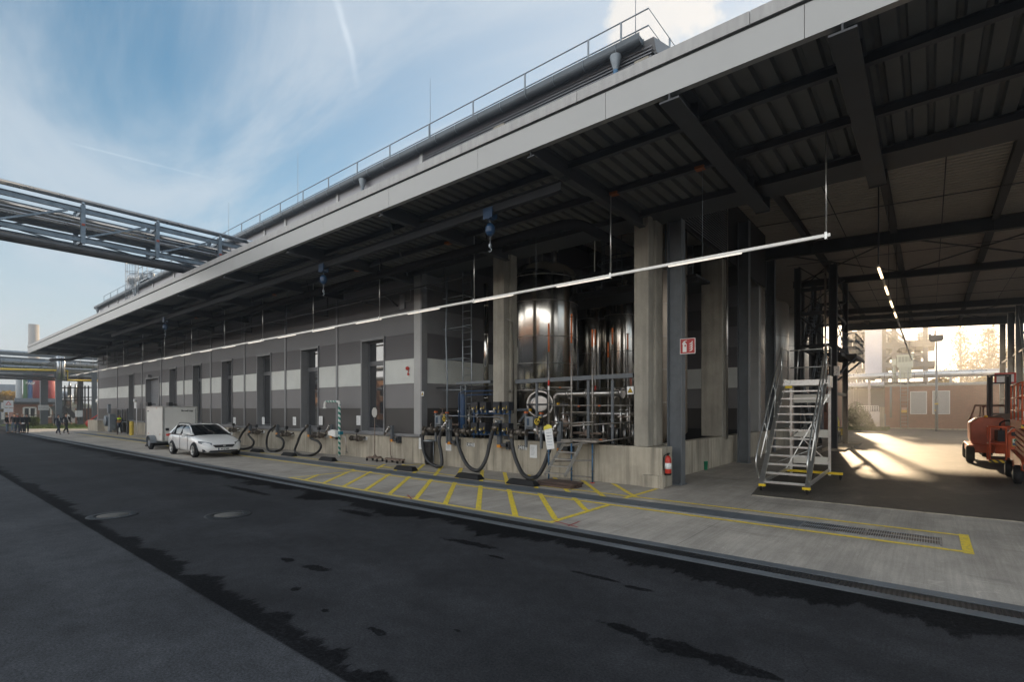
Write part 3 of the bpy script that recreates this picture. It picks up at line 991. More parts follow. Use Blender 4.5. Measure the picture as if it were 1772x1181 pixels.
# roof railing
rr = thing('roof_railing', 'two rail galvanised guard railing along the roof edge of the hall', 'railing', (-30, 13.45, 12.5))
px = [-6.95, -8.05, -10.5, -12.9, -15.3, -17.8, -20.2, -22.6]
while px[-1] > -63: px.append(px[-1] - 2.42)
pp = MB()
for x in px:
    pp.bar((x, 13.5, 12.42), (x, 13.5, 13.44), 0.05, 0.035, (0, 1, 0))
pp.bar((-6.1, 15.0, 12.4), (-6.1, 15.0, 13.44), 0.05, 0.035, (0, 1, 0)); pp.bar((-6.1, 18, 12.4), (-6.1, 18, 13.44), 0.05, 0.035)
pp.build('post', GALVP, rr)
for z in (13.44, 12.96):
    rl = MB(); rl.tube([(px[-1], 13.5, z), (-6.1, 13.5, z), (-6.1, 22, z)], 0.02, 6); rl.build('rail', GALVP, rr)
for i, (u, v0, v1, lab) in enumerate([(1099.8, -60, 66, 'tall thin lightning rod at the louvred corner of the roof'), (744.5, 135, 232, 'thin lightning rod above the middle of the roof edge'),
                                      (515.5, 265, 345, 'thin lightning rod on the roof midway between pipe bridge and louvres'), (395.7, 350, 415, 'thin lightning rod directly beside the pipe bridge')]):
    a, b = W(u, v1, 13.7), W(u, v0, 13.7)
    m_ = MB(); m_.cyl((a.x, a.y, 12.5), b, 0.016, 5, 0.006); m_.box(a.x - .1, a.y - .1, 12.42, a.x + .1, a.y + .1, 12.5)
    solo(m_, 'lightning_rod', GALVP, lab, 'lightning rod', (a.x, a.y, 12.45), 'lightning rods on the hall roof')

# caged roof ladder with landing, and the bent air duct behind it
ld = thing('roof_ladder', 'caged galvanised ladder with a small landing on the roof edge', 'ladder', (-50.5, 13.2, 8))
lm = MB()
for x in (-51.3, -50.7):
    lm.tube([(x, 13.0, 8.0), (x, 13.0, 14.3)], 0.03, 6)
z = 8.2
while z < 13.4:
    lm.tube([(-51.3, 13.0, z), (-50.7, 13.0, z)], 0.015, 5); z += .28
lm.build('rung', GALV, ld)
cg = MB()
for z in (10.6, 11.3, 12.0, 12.7, 13.5, 14.2):
    cg.tube([(-51.35, 13.0, z)] + [(-51.0 + .42 * math.cos(a), 12.95 - .75 * math.sin(a), z) for a in [math.pi - math.pi * i / 8 for i in range(9)]] + [(-50.65, 13.0, z)], 0.02, 5)
for a in [math.pi * i / 6 for i in range(7)]:
    cg.tube([(-51.0 + .42 * math.cos(a), 12.95 - .75 * math.sin(a), 10.6), (-51.0 + .42 * math.cos(a), 12.95 - .75 * math.sin(a), 14.2)], 0.015, 5)
cg.build('safety_cage', GALV, ld)
pf = MB()
pf.box(-50.6, 12.95, 12.6, -48.2, 14.0, 12.68)
for x in (-50.6, -49.4, -48.2):
    pf.tube([(x, 12.95, 12.68), (x, 12.95, 13.75)], 0.025, 6)
for z in (13.2, 13.75):
    pf.tube([(-50.6, 12.95, z), (-48.2, 12.95, z), (-48.2, 14, z)], 0.025, 6)
pf.build('landing', GALV, ld)
du = MB()
dq = [W(227, 508, 14.6), W(227, 492, 14.6), W(229, 483, 14.6), W(234, 480, 14.6), W(252, 481, 14.6)]
du.tube(smooth_path(dq, 5), 0.42, 14)
du.tube([dq[-1], dq[-1] + Vector((1.5, 0, 0)), dq[-1] + Vector((1.6, 0, -1.6))], .3, 12)
solo(du, 'air_duct', GALV, 'bent silver air duct beside the caged roof ladder', 'air duct', (-50, 14.4, 12.4))

# ------------------------------------------------------------------ loading canopy
YC, YB = 8.10, 14.18
can = thing('loading_canopy', 'long cantilevered steel canopy with pale fascia over the loading bay', 'canopy', (-25, 13.3, 7.2))
DECKC = mat('canopy_deck', (0.125, 0.123, 0.118), 0.7, 0.15, 0.12, 2)
dk = MB()
x = -64.8
prof = []
while x < 13:
    prof += [(x, 7.62), (x + .19, 7.62), (x + .22, 7.71), (x + .285, 7.71)]
    x += 0.315
vs = []
dk.sheet(prof, 8.16, 14.25, 'y')
dk.box(-64.8, 8.16, 7.73, 13, 14.3, 7.80)
dk.build('deck', DECKC, can, fixn=False)
eb = MB(); eb.box(-64.75, 13.2, 7.56, 12.9, 14.3, 7.60); eb.build('edge_panel', STEEL, can)
fs_ = MB()
x = -1.35
JX = []
while x > -65: JX.append(x); x -= 3.125
JX = sorted(JX) + [1.775, 4.9, 8.025, 11.15]
e = [-65.0] + JX + [13]
for a, b in zip(e[:-1], e[1:]):
    if b - a > 0.05:
        fs_.box(a + .004, YC, 7.35, b - .004, YC + .05, 7.83)
fs_.box(-65.0, YC + .05, 7.352, -64.95, YB + .1, 7.83)
fs_.box(-65.0, YC + .05, 7.352, 13, YC + .12, 7.40)
fs_.build('fascia', FASCIA, can)
fl = MB()
x = -65.05
while x < 13:
    fl.box(x, YC - .035, 7.87, x + 2.99, YC + .30, 8.07); x += 3.0
fl.box(-65.05, YC + .3, 7.87, -64.8, 14.2, 8.07)
fl.box(-64.95, YC + .02, 7.83, 13, YC + .2, 7.87, m=1)
fl.box(-64.8, YC + .3, 7.86, 13, 14.3, 7.95, m=1)
fl.build('roof_edge_flashing', [FLASH, mat('roof_membrane', (0.05, 0.05, 0.052), 0.8)], can)
bx = [-6.2] + [-6.2 - 4.96 * k for k in range(1, 12)]
for x in bx:
    b = MB(); b.ibeam((x, YC + .06, 7.42), (x, 13.4, 7.42), 0.18, 0.36); b.build('beam', STEEL, can)
for x in (-0.9, -3.3):
    b = MB(); b.ibeam((x, YC + .13, 7.42), (x, YB, 7.42), 0.33, 0.40, 0.03, 0.02); b.box(x - .165, YC - .01, 7.22, x + .165, YC + .13, 7.25); b.box(x - .012, YC - .01, 7.25, x + .012, YC + .13, 7.348); b.build('beam', STEEL, can)
    b = MB(); b.box(x - .17, YB - .03, 7.2, x + .17, YB, 7.64)
    for s in (-1, 1):
        for yy in (9.0, 11.2, 12.7):
            b.box(x + s * .02, yy, 7.25, x + s * .155, yy + .015, 7.6)
    b.build('stiffener', STEEL, can)
allx = sorted(bx + [-3.3, -0.9])
for y in (9.5, 11.3, 13.1):
    for a, b in zip([-64.8] + allx, allx + [13]):
        p = MB(); p.ibeam((a + .02, y, 7.53), (b - .02, y, 7.53), 0.12, 0.17, 0.012, 0.01); p.build('purlin', STEEL, can)
br = MB()
for k in (2, 5, 8):
    x0, x1 = bx[k], bx[k - 1]
    br.bar((x0, 8.3, 7.5), (x1, 13.1, 7.5), 0.05, 0.03); br.bar((x0, 13.1, 7.47), (x1, 8.3, 7.47), 0.05, 0.03)
br.build('wind_brace', STEEL, can)
oc = MB()
for x in (-3.9, -6.0, -11.9, -16.9, -23.5, -33.0):
    oc.box(x - .1, 11.22, 7.44, x + .1, 11.38, 7.50)
oc.build('orange_clamp', mat('orange_clamp', (0.35, 0.09, 0.02), 0.6, 0, 0.2, 10), can)

# crane rail and hoists
cr = MB(); cr.ibeam((-42.5, 9.4, 7.10), (-6.3, 9.4, 7.10), 0.14, 0.24, 0.02, 0.012)
for x in bx[:8]:
    cr.box(x - .08, 9.3, 7.22, x + .08, 9.5, 7.26)
solo(cr, 'crane_rail', mat('rail_steel', (.034, .037, .043), .7, 0, .2, 3, spec=.3), 'long steel crane rail hung under the canopy beams', 'crane rail', (-25, 9.4, 7.1))
hz = thing('chain_hoist', 'blue chain hoist with a steel hook, hanging above the black device boxes', 'hoist', (-8.4, 9.4, 6.98), 'blue hoists on the crane rail')
h = MB()
for s in (-1, 1):
    h.box(-8.55, 9.4 + s * .09 - .01, 6.86, -8.25, 9.4 + s * .09 + .01, 7.12)
    for q in (-.09, .09):
        h.lathe([(0, -.015), (.05, -.015), (.05, .015), (0, .015)], (-8.4 + q, 9.4 + s * .055, 7.03), 12, axis='y')
h.box(-8.44, 9.31, 6.84, -8.36, 9.49, 6.89)
h.build('trolley', BLUE, hz)
h = MB(); h.lathe([(0, -.16), (.06, -.15), (.12, -.07), (.12, .07), (.06, .15), (0, .16)], (-8.4, 9.4, 6.60), 16); h.box(-8.46, 9.29, 6.53, -8.34, 9.51, 6.67)
h.build('body', BLUE, hz, bevel=.008)
h = MB()
for k in range(9):
    z = 6.83 - k * 0.035 if k < 2 else 6.44 - (k - 2) * 0.035
    h.tube([(-8.4 + .012 * math.cos(a) * (k % 2), 9.4 + .012 * math.cos(a) * (1 - k % 2), z + .022 * math.sin(a)) for a in [i * math.pi / 4 for i in range(9)]], 0.005, 4)
h.build('chain', GALV, hz)
h = MB(); h.box(-8.425, 9.375, 6.17, -8.375, 9.425, 6.24)
h.tube([(-8.4, 9.4, 6.17)] + [(-8.4 + .045 * math.sin(a), 9.4, 6.10 + .045 * math.cos(a)) for a in [i * math.pi / 6 for i in range(9)]], 0.012, 6)
h.build('hook', GALV, hz)
dup(hz, (-16.05, 9.4, 6.98), label='blue chain hoist with a steel hook, second on the crane rail from the tanks')
dup(hz, (-31.9, 9.4, 6.98), label='small distant blue chain hoist at the far end of the crane rail')

# LED strip light
led = thing('strip_light', 'very long suspended strip light running above the loading bay', 'strip light', (-20, 11.3, 5.44), 'suspended strip lights')
m_ = MB(); m_.box(-66, 11.27, 5.44, -1.45, 11.33, 5.50)
m_.build('rail', mat('led_rail', (0.8, 0.79, 0.76), 0.4, 0.3, 0.05, 3), led)
x = -4.62
while x > -66:
    t_ = MB(); t_.box(x, 11.28, 5.418, x + 1.58, 11.32, 5.44); t_.build('luminaire', LIT, led)
    x -= 3.09
for i, x in enumerate([-1.52, -6.1, -10.75, -15.5, -20.1, -24.7, -29.1, -33.8, -38.5, -43, -47.7, -52.4, -57, -61.7]):
    t_ = MB(); t_.cyl((x, 11.3, 5.50), (x, 11.3, 7.45), 0.016, 6); t_.box(x - .02, 11.26, 5.4, x + .02, 11.34, 5.53); t_.build('hanger', ALU, led)
for x in (-3.85, -8.4, -13, -17.8, -22.4, -27):
    t_ = MB(); t_.cyl((x, 11.3, 5.50), (x, 11.3, 7.45), 0.005, 4); t_.build('cable', GALVP, led)

# dark process pipe below the deck
dp_ = MB()
dp_.tube(smooth_path([(-66.3, 9.9, 6.95), (-65.2, 10.4, 6.95), (-64.2, 10.95, 6.93), (-60, 10.95, 6.9)], 3) + [(-7.4, 10.95, 6.9)] + arc((-7.4, 11.45, 6.9), .5, -math.pi / 2, 0, 6, 'xy') + [(-6.9, 14.6, 6.9)], 0.13, 12)
for x in range(-60, -8, 5):
    dp_.tube([(x, 10.95 + .15 * math.cos(a), 6.9 + .15 * math.sin(a)) for a in [i * math.pi / 5 for i in range(11)]] + [(x, 10.95, 7.5)], 0.012, 4)
solo(dp_, 'process_pipe', mat('pipe_wrap', (.011, .011, .013), .85, 0, .2, 4, spec=.2), 'thick black insulated pipe hung below the canopy deck', 'pipe', (-30, 10.95, 6.9))
p2 = MB()
p2.tube([(-63, 12.3, 6.6), (-16.5, 12.3, 6.6), (-16.5, 12.9, 6.3)], 0.04, 6); p2.tube([(-62, 12.6, 6.75), (-12, 12.6, 6.75)], 0.03, 6)
p2.tube([(-62, 12.9, 6.4), (-45, 12.9, 6.4), (-45, 12.9, 7.3)], 0.06, 6)
for x in range(-62, -12, 4):
    p2.box(x, 12.2, 6.52, x + .04, 13.1, 6.56); p2.box(x, 13.06, 6.52, x + .04, 13.1, 7.6)
solo(p2, 'cable_conduit', STEEL, 'thin dark conduits bracketed high along the hall wall', 'conduit', (-30, 12.5, 6.6))

# ------------------------------------------------------------------ covered passage
SL = -0.045


def zs(x, z): return z + SL * (x + 6.2)


shed = thing('passage_roof', 'high steel framed roof over the drive through passage', 'shed roof', (0, 36, 10))
DK2 = mat('hall_deck', (0.52, 0.49, 0.44), 0.55, 0.1, 0.1, 2)
d2 = MB()
y = 14.4
pr2 = []
while y < 59.3:
    pr2 += [(y, 0), (y + .14, 0), (y + .16, .06), (y + .24, .06)]
    y += .26
n = len(pr2)
vs = [(-14.0, p[0], zs(-14, 10.42) + p[1]) for p in pr2] + [(12.0, p[0], zs(12, 10.42) + p[1]) for p in pr2]
d2.add(vs, [(i, i + 1, n + i + 1, n + i) for i in range(n - 1)])
d2.add([(-14, 14.3, zs(-14, 10.5)), (12, 14.3, zs(12, 10.5)), (12, 59.4, zs(12, 10.5)), (-14, 59.4, zs(-14, 10.5)), (-14, 14.3, zs(-14, 10.75)), (12, 14.3, zs(12, 10.75)), (12, 59.4, zs(12, 10.75)), (-14, 59.4, zs(-14, 10.75))],
       [(0, 1, 2, 3), (4, 7, 6, 5), (0, 4, 5, 1), (1, 5, 6, 2), (2, 6, 7, 3), (3, 7, 4, 0)])
d2.build('deck', DK2, shed, fixn=False)
for (y, zb, zt) in [(28.2, 9.72, 10.30), (35.9, 9.74, 10.12), (48.4, 9.76, 10.2), (51.9, 9.74, 10.1), (58.6, 9.72, 10.4)]:
    g = MB(); h_ = zt - zb
    g.ibeam((-6.6, y, zs(-6.6, zb + h_ / 2)), (12, y, zs(12, zb + h_ / 2)), 0.26, h_, 0.025, 0.016)
    for x in (-4.4, -1.2, 2.05):
        g.box(x - .015, y - .12, zs(x, zb + .03), x + .015, y + .12, zs(x, zt - .03))
    g.build('girder', STEEL if y < 50 else BLUESTEEL, shed)
for x in (-4.4, -1.2, 2.05, 5.6):
    for y0, y1 in [(14.5, 28.05), (28.35, 35.75), (36.05, 48.25), (48.55, 51.75), (52.05, 58.4)]:
        g = MB(); g.ibeam((x, y0, zs(x, 10.27)), (x, y1, zs(x, 10.27)), 0.24, 0.26, 0.02, 0.014); g.build('purlin', STEEL, shed)
g = MB()
for (x0, x1, y0, y1) in [(-6.2, -1.2, 28.4, 35.7), (-1.2, 4.7, 28.4, 35.7), (-6.2, -1.2, 48.6, 58.4), (-1.2, 4.7, 48.6, 58.4)]:
    g.bar((x0, y0, zs(x0, 10.06)), (x1, y1, zs(x1, 10.06)), .07, .05); g.bar((x0, y1, zs(x0, 10.0)), (x1, y0, zs(x1, 10.0)), .07, .05)
g.build('cross_brace', STEEL, shed)
g = MB(); g.ibeam((-5.9, 14.32, 7.85), (13, 14.32, 7.85), .24, .42, .025, .016)
g.build('front_beam', STEEL, shed)
g = MB(); g.box(-5.85, 14.30, 8.08, 13, 14.42, 10.6); g.box(12, 14.42, 0, 12.1, 15, 10.5)
g.build('front_cladding', PD1, shed)
# lattice wire net under the deck lets pigeons out: seen only as conduit lines
g = MB()
for y in (19.0, 23.5, 31, 40, 44): g.tube([(-6, y, zs(-6, 9.98)), (6, y, zs(6, 9.98))], .018, 5)
for x in (-2.9, .4, 3.6): g.tube([(x, 15, zs(x, 10.1)), (x, 58, zs(x, 10.1))], .018, 5)
g.build('conduit', STEEL, shed)

colm = thing('steel_column', 'grey steel H column with the red fire extinguisher sign', 'column', (-5.62, 14.3, 0), 'steel columns beside the passage')
c = MB(); c.ibeam((-5.62, 14.3, .02), (-5.62, 14.3, 7.62), .30, .42, .022, .014, up=(1, 0, 0)); c.build('shaft', BLUESTEEL, colm)
c = MB(); c.box(-5.86, 14.08, 0.004, -5.38, 14.52, .03)
for sx in (-1, 1):
    for sy in (-1, 1): c.cyl((-5.62 + sx * .18, 14.3 + sy * .17, .03), (-5.62 + sx * .18, 14.3 + sy * .17, .07), .015, 6)
c.build('base_plate', BLUESTEEL, colm)
for (y, lab) in [(21.7, 'grey steel H column between the concrete pier and the mobile stair'), (28.2, 'tall dark steel column just behind the mobile stair'), (35.9, 'dark steel column at the back of the stair tower'), (42.5, 'slim dark steel column beyond the stair tower')]:
    n_ = dup(colm, (-5.75 if y < 25 else -6.2, y, 0), label=lab)
    for ch in n_.children:
        if ch.name.startswith('shaft'): ch.scale = (1, 1, 1.27)
fc = thing('steel_column', 'far end steel post of the passage behind the yellow bollards', 'column', (-6.35, 58.6, 0), 'steel columns at the far end of the passage')
c = MB(); c.ibeam((-6.35, 58.6, .02), (-6.35, 58.6, 9.75), .36, .36, .025, .016, up=(1, 0, 0)); c.build('shaft', BLUESTEEL, fc)
for (x, y, lab) in [(4.72, 58.6, 'pale steel post framing the far opening on the machine side'), (4.62, 51.9, 'pale steel column second from the far opening'), (4.72, 48.4, 'steel column at the picture edge above the red lifts')]:
    n_ = dup(fc, (x, y, 0), label=lab)
    for ch in n_.children: ch.scale = (1, 1, .945)
bt = MB()
bt.bar((4.7, 48.4, .3), (4.7, 42, 9.1), .12, .12, (1, 0, 0)); bt.bar((4.7, 42, .3), (4.7, 48.4, 9.1), .12, .12, (1, 0, 0)); bt.ibeam((4.7, 42, 0), (4.7, 42, 9.3), .3, .3, up=(1, 0, 0))
bt.bar((4.8, 50, 7.4), (7.5, 50, 8.2), .15, .15); bt.bar((4.8, 50, 6.6), (7.5, 50, 6.6), .15, .15)
for z in (3.0, 6.0): bt.bar((4.7, 42, z), (4.7, 58.6, z), .12, .12)
solo(bt, 'wall_bracing', BLUESTEEL, 'diagonal steel wall bracing beside the passage columns', 'bracing', (4.7, 47, 0))

# right-hand strip light in the passage
a0, a1 = Vector((-1.08 + 0.0, 0, 0)), None
lx = -1.0
led2 = thing('strip_light', 'suspended strip light receding through the covered passage', 'strip light', (lx, 30, 6.8), 'suspended strip lights')
p0 = WX(1520, 459, -0.95) if False else None
# its line of sight ratio fixes height over distance: choose the hanging height of 6.4 m
ZL = 6.35
A0, A1 = None, None
dA = D(1520, 462); tA = (ZL - H) / dA.z; xA, yA = dA.x * tA, dA.y * tA
m_ = MB(); m_.box(xA - .03, yA, ZL, xA + .03, 56, ZL + .06); m_.build('rail', TRIM, led2)
y = yA + .1
k = 0
while y < 54:
    t_ = MB(); t_.box(xA - .03, y, ZL - .04, xA + .03, y + 1.45, ZL); t_.build('luminaire', LITW if k < 4 else TRIML, led2)
    y += 3.0; k += 1
for y in (yA + .02, yA + 5, yA + 11, yA + 20, yA + 30):
    t_ = MB(); t_.cyl((xA, y, ZL + .06), (xA, y, 10.15), .012, 5); t_.build('hanger', BLACKP, led2)
cb = MB(); cb.tube(smooth_path([(xA, yA, ZL + .1), (xA, yA, 9.2), (xA - .05, yA - .1, 9.75), (xA - .35, yA - .2, 9.7), (xA - .5, yA - .2, 9.2), (xA - .62, yA - .2, 9.5), (xA - .6, yA - .1, 10.2)], 6), .02, 5)
cb.build('cable', BLACKP, led2)

# concrete bund wall with its corner block
bund = thing('bund_wall', 'low board marked concrete bund wall round the tank bay', 'concrete wall', (-10, 13.3, 0))
b = MB()
b.box(-15.49, 13.30, 0, -12.05, 13.62, 1.11); b.box(-12.03, 13.30, 0, -7.75, 13.62, 1.11); b.box(-7.73, 13.30, 0, -5.62, 13.62, 1.10)
b.box(-6.45, 13.62, 0, -6.15, 26.3, 1.10); b.box(-6.45, 26.3, 0, -6.15, 34, 1.10)
b.box(-5.98, 13.62, 0, -5.62, 14.02, 1.10)
b.box(-6.15, 13.03 + .15, 0, -5.55, 13.298, .34)
b.build('wall', CONC, bund, bevel=.012)
b = MB(); b.box(-15.5, 13.62, 0, -6.45, 26.2, .15); b.build('bay_floor', CONC, bund)
# concrete piers
def pier(x0, x1, y0, y1, z0, z1, lab, gy=True):
    m_ = MB()
    w, d = x1 - x0, y1 - y0
    g_ = min(.09, d / 6)
    y = y0
    m_.prism([(x0, y0), (x1, y0), (x1, y0 + d * .3), (x1 - .07, y0 + d * .33), (x1 - .07, y0 + d * .5), (x1, y0 + d * .53), (x1, y1), (x0, y1), (x0, y0 + d * .53), (x0 + .07, y0 + d * .5), (x0 + .07, y0 + d * .33), (x0, y0 + d * .3)], z0, z1, 'z')
    for z in (4.4, 8.2): pass
    o = solo(m_, 'concrete_column', CONC2, lab, 'concrete column', ((x0 + x1) / 2, (y0 + y1) / 2, z0), 'concrete columns of the tank bay', bevel=.015)
    return o


pier(-11.77, -11.28, 13.32, 14.05, 1.0, 12.0, 'fluted concrete column behind the black device boxes')
pier(-6.46, -6.03, 13.33, 14.32, 1.105, 12.0, 'broad concrete column at the corner of the bund wall')
pier(-6.95, -6.15, 20.25, 20.85, 1.105, 10.3, 'concrete column standing back beside the passage')
pp_ = MB(); pp_.tube([(-6.05, 20.5, 1.0), (-6.05, 20.5, 9.9)], .045, 8)
pp_.tube([(-11.2, 13.75, 2.0), (-11.2, 13.75, 5.2), (-11.2, 13.4, 5.25)], .02, 6)
pp_.box(-11.27, 13.6, 2.75, -11.18, 13.66, 2.82)
solo(pp_, 'conduit', STAIN2, 'thin steel conduits strapped to the concrete columns', 'conduit', (-6.05, 20.5, 1))

# brick house at the left of the far opening
BR = brick_mat('brick_red', (0.23, 0.075, 0.045), (0.32, 0.12, 0.07), (0.24, 0.19, 0.16))
bm_ = MB(); bm_.box(-12.6, 59.4, 0, -7.05, 66, 7.5); solo(bm_, 'brick_wall', BR, 'narrow red brick wall seen past the far passage post', 'brick wall', (-7.4, 62, 0))
lw = MB(); lw.box(-12.6, 26.5, 0, -12.4, 59, 10.5); lw.box(-12.4, 52, 0, -7.2, 52.2, 10.4); solo(lw, 'partition_wall', PM, 'grey sheet wall behind the big silver tanks', 'wall', (-12.5, 40, 0))
# bollards
for (u, v, lab) in [(1499.5 - 36, 742, ''), ]:
    pass
for i, (x, y, lab) in enumerate([(-6.75, 57.5, 'yellow bollard behind the bicycle wheel'), (-6.05, 57.2, 'yellow bollard in front of the far passage post')]):
    m_ = MB(); m_.lathe([(0, 1.12), (.08, 1.11), (.12, 1.06), (.125, 1.0), (.125, 0)], (x, y, 0), 18)
    solo(m_, 'bollard', YEL, lab, 'bollard', (x, y, 0), 'yellow bollards')
isl = MB(); isl.prism([(-7.2, 56.4), (-5.2, 56.9), (-4.9, 57.6), (-5.3, 58.4), (-7.2, 59)], 0, .12, 'z')
struct(isl, 'kerb_island', CONC)

# ------------------------------------------------------------------ mobile platform stair
ms = thing('mobile_stair', 'wide aluminium mobile stair on yellow castored feet', 'mobile stair', (-2.95, 15.5, 0))
XL, XR = -3.46, -2.38
Ya, Yb, Zp = 14.72, 17.35, 2.93
NS = 12
for k in range(NS):
    f = (k + 1) / (NS + 1)
    y, z = Ya + (Yb - Ya) * f - .08, Zp * f
    m_ = MB(); m_.box(XL + .04, y - .10, z - .035, XR - .04, y + .12, z)
    for q in range(5): m_.box(XL + .05, y - .09 + q * .045, z, XR - .05, y - .075 + q * .045, z + .004)
    m_.build('tread', ALU, ms)
for x in (XL, XR):
    m_ = MB(); m_.bar((x, Ya - .12, .10), (x, Yb, Zp - .05), .045, .12, up=(1, 0, 0)); m_.build('stringer', ALU, ms)
    s = -1 if x == XL else 1
    xo = x + s * .05
    m_ = MB()
    m_.tube(smooth_path([(xo, Ya - .05, .32), (xo, Ya - .32, .62), (xo, Ya - .34, .86), (xo, Ya - .1, 1.25)], 5) + [(xo, Yb, Zp + 1.10), (xo, Yb + .95, Zp + 1.10), (xo, Yb + .95, Zp + .05)], .021, 8)
    m_.tube([(xo, Ya + .12, .85), (xo, Yb - .02, Zp + .55), (xo, Yb + .95, Zp + .55)], .018, 8)
    for f, g2 in ((.25, .40), (.40, .25), (.62, .8), (.8, .62)):
        a = Vector((xo, Ya + (Yb - Ya) * f, Zp * f + .02)); b = Vector((xo, Ya + (Yb - Ya) * g2 - .1, Zp * g2 + 1.05)); m_.tube([a, b], .013, 6)
    m_.tube([(xo, Yb, Zp), (xo, Yb, Zp + 1.10)], .02, 8)
    m_.build('handrail', ALU, ms)
m_ = MB(); m_.box(XL, Yb - .04, Zp - .06, XR, Yb + .95, Zp)
m_.box(XL, Yb + .90, Zp, XR, Yb + .95, Zp + .15); m_.box(XL, Yb + .05, Zp, XL + .02, Yb + .95, Zp + .15); m_.build('platform', ALU, ms)
m_ = MB(); m_.tube([(XL, Yb + .95, Zp + 1.1), (XR, Yb + .95, Zp + 1.1)], .021, 8); m_.tube([(XL, Yb + .95, Zp + .55), (XR, Yb + .95, Zp + .55)], .018, 8); m_.tube([(XL + .2, Yb + .95, Zp + .15), (XL + .25, Yb + .95, Zp + 1.1)], .018, 8); m_.build('guardrail', ALU, ms)
m_ = MB(); m_.box(XR + .06, Yb + .2, Zp - .12, XR + .12, Yb + .75, Zp + .22); m_.build('side_box', ALU, ms)
m_ = MB()
for x in (XL + .05, XR + .02):
    m_.bar((x, Yb + .9, .12), (x, Yb + .9, Zp - .05), .07, .05, (0, 1, 0))
m_.bar((XR, Yb + .9, .28), (XR, Ya + .4, .22), .05, .09); m_.bar((XL, Yb + .9, .28), (XL, Ya + .4, .22), .05, .09)
m_.bar((XL, Yb + .9, 1.6), (XR, Yb + .9, .5), .02, .03); m_.bar((XL, Yb + .4, .3), (XR, Yb + .88, 2.6), .02, .03); m_.tube([(XL, Yb + .5, 1.2), (XR, Yb - .6, 2.0)], .012, 6); m_.tube([(XL, Yb - .9, .6), (XR, Yb - .4, 1.1)], .012, 6)
m_.build('support_frame', ALU, ms)
for z0, z1 in ((2.36, 2.62), (1.28, 1.52), (.45, .68)):
    m_ = MB(); m_.box(XL + .12, Yb + .85, z0, XR - .02, Yb + .88, z1); m_.build('cross_panel', mat('cream_panel', (.62, .60, .54), .45), ms)
m_ = MB(); m_.box(XL - .1, Yb + .86, .16, XR + .36, Yb + .95, .23); m_.box(XL - .04, Ya - .14, .12, XL + .12, Ya - .04, .18); m_.box(XR - .1, Ya - .14, .12, XR + .08, Ya - .04, .18); m_.box(XL - .02, Yb - .03, Zp - .14, XL + .25, Yb + .02, Zp - .06); m_.build('yellow_foot', mat('bright_yellow', (.72, .52, .02), .45), ms)
for (x, y) in ((XL + .02, Ya - .1), (XR, Ya - .1), (XR + .3, Yb + .9), (XL - .05, Yb + .9)):
    m_ = MB(); m_.lathe([(0, -.02), (.062, -.02), (.062, .02), (0, .02)], (x, y, .067), 16, axis='x'); m_.box(x - .035, y - .03, .06, x - .025, y + .03, .15); m_.box(x + .025, y - .03, .06, x + .035, y + .03, .15); m_.box(x - .035, y - .03, .14, x + .035, y + .03, .16); m_.build('caster', BLACKR, ms)

# ------------------------------------------------------------------ steel stair tower
st = thing('stair_tower', 'tall braced steel stair tower against the silver tanks', 'stair tower', (-4.7, 33, 0))
for (x, y, w) in [(-3.9, 31.4, .36), (-5.55, 31.4, .3), (-3.9, 36.4, .26), (-5.55, 36.4, .26)]:
    m_ = MB(); m_.ibeam((x, y, 0), (x, y, zs(x, 9.9)), w, w, .025, .016, up=(1, 0, 0)); m_.build('column', STEEL, st)
m_ = MB()
for z in (5.55, 7.3, 8.6): m_.bar((-5.55, 31.4, z), (-3.9, 31.4, z), .14, .18); m_.bar((-5.55, 36.4, z), (-3.9, 36.4, z), .12, .15)
for z in (3.0, 5.55, 7.3): m_.bar((-3.9, 31.4, z), (-3.9, 36.4, z), .12, .16); m_.bar((-5.55, 31.4, z), (-5.55, 36.4, z), .12, .16)
m_.build('beam', STEEL, st)
m_ = MB()
for (z0, z1) in ((5.6, 7.25), (7.35, 8.55), (8.6, 9.9)):
    m_.bar((-5.5, 31.35, z0), (-3.95, 31.35, z1), .05, .05); m_.bar((-5.5, 31.35, z1), (-3.95, 31.35, z0), .05, .05)
    m_.bar((-3.88, 31.5, z0), (-3.88, 36.3, z1), .05, .05); m_.bar((-3.88, 31.5, z1), (-3.88, 36.3, z0), .05, .05)
m_.build('diagonal_brace', STEEL, st)


def flight(y0, z0, y1, z1, xa, xb, n):
    m_ = MB()
    for x in (xa, xb): m_.bar((x, y0, z0), (x, y1, z1), .03, .2, up=(1, 0, 0))
    m_.build('stringer', STEEL, st)
    for k in range(n):
        f = (k + .5) / n; y, z = y0 + (y1 - y0) * f, z0 + (z1 - z0) * f
        t_ = MB(); t_.box(xa + .02, y - .12, z - .02, xb - .02, y + .12, z + .015); t_.build('tread', GALVP, st)
    m_ = MB()
    for x in (xa, xb):
        for dz in (1.05, .6): m_.tube([(x, y0, z0 + dz), (x, y1, z1 + dz)], .022, 6)
        for k in range(5):
            f = k / 4; y, z = y0 + (y1 - y0) * f, z0 + (z1 - z0) * f; m_.tube([(x, y, z), (x, y, z + 1.05)], .02, 6)
    m_.build('handrail', GALVP, st)


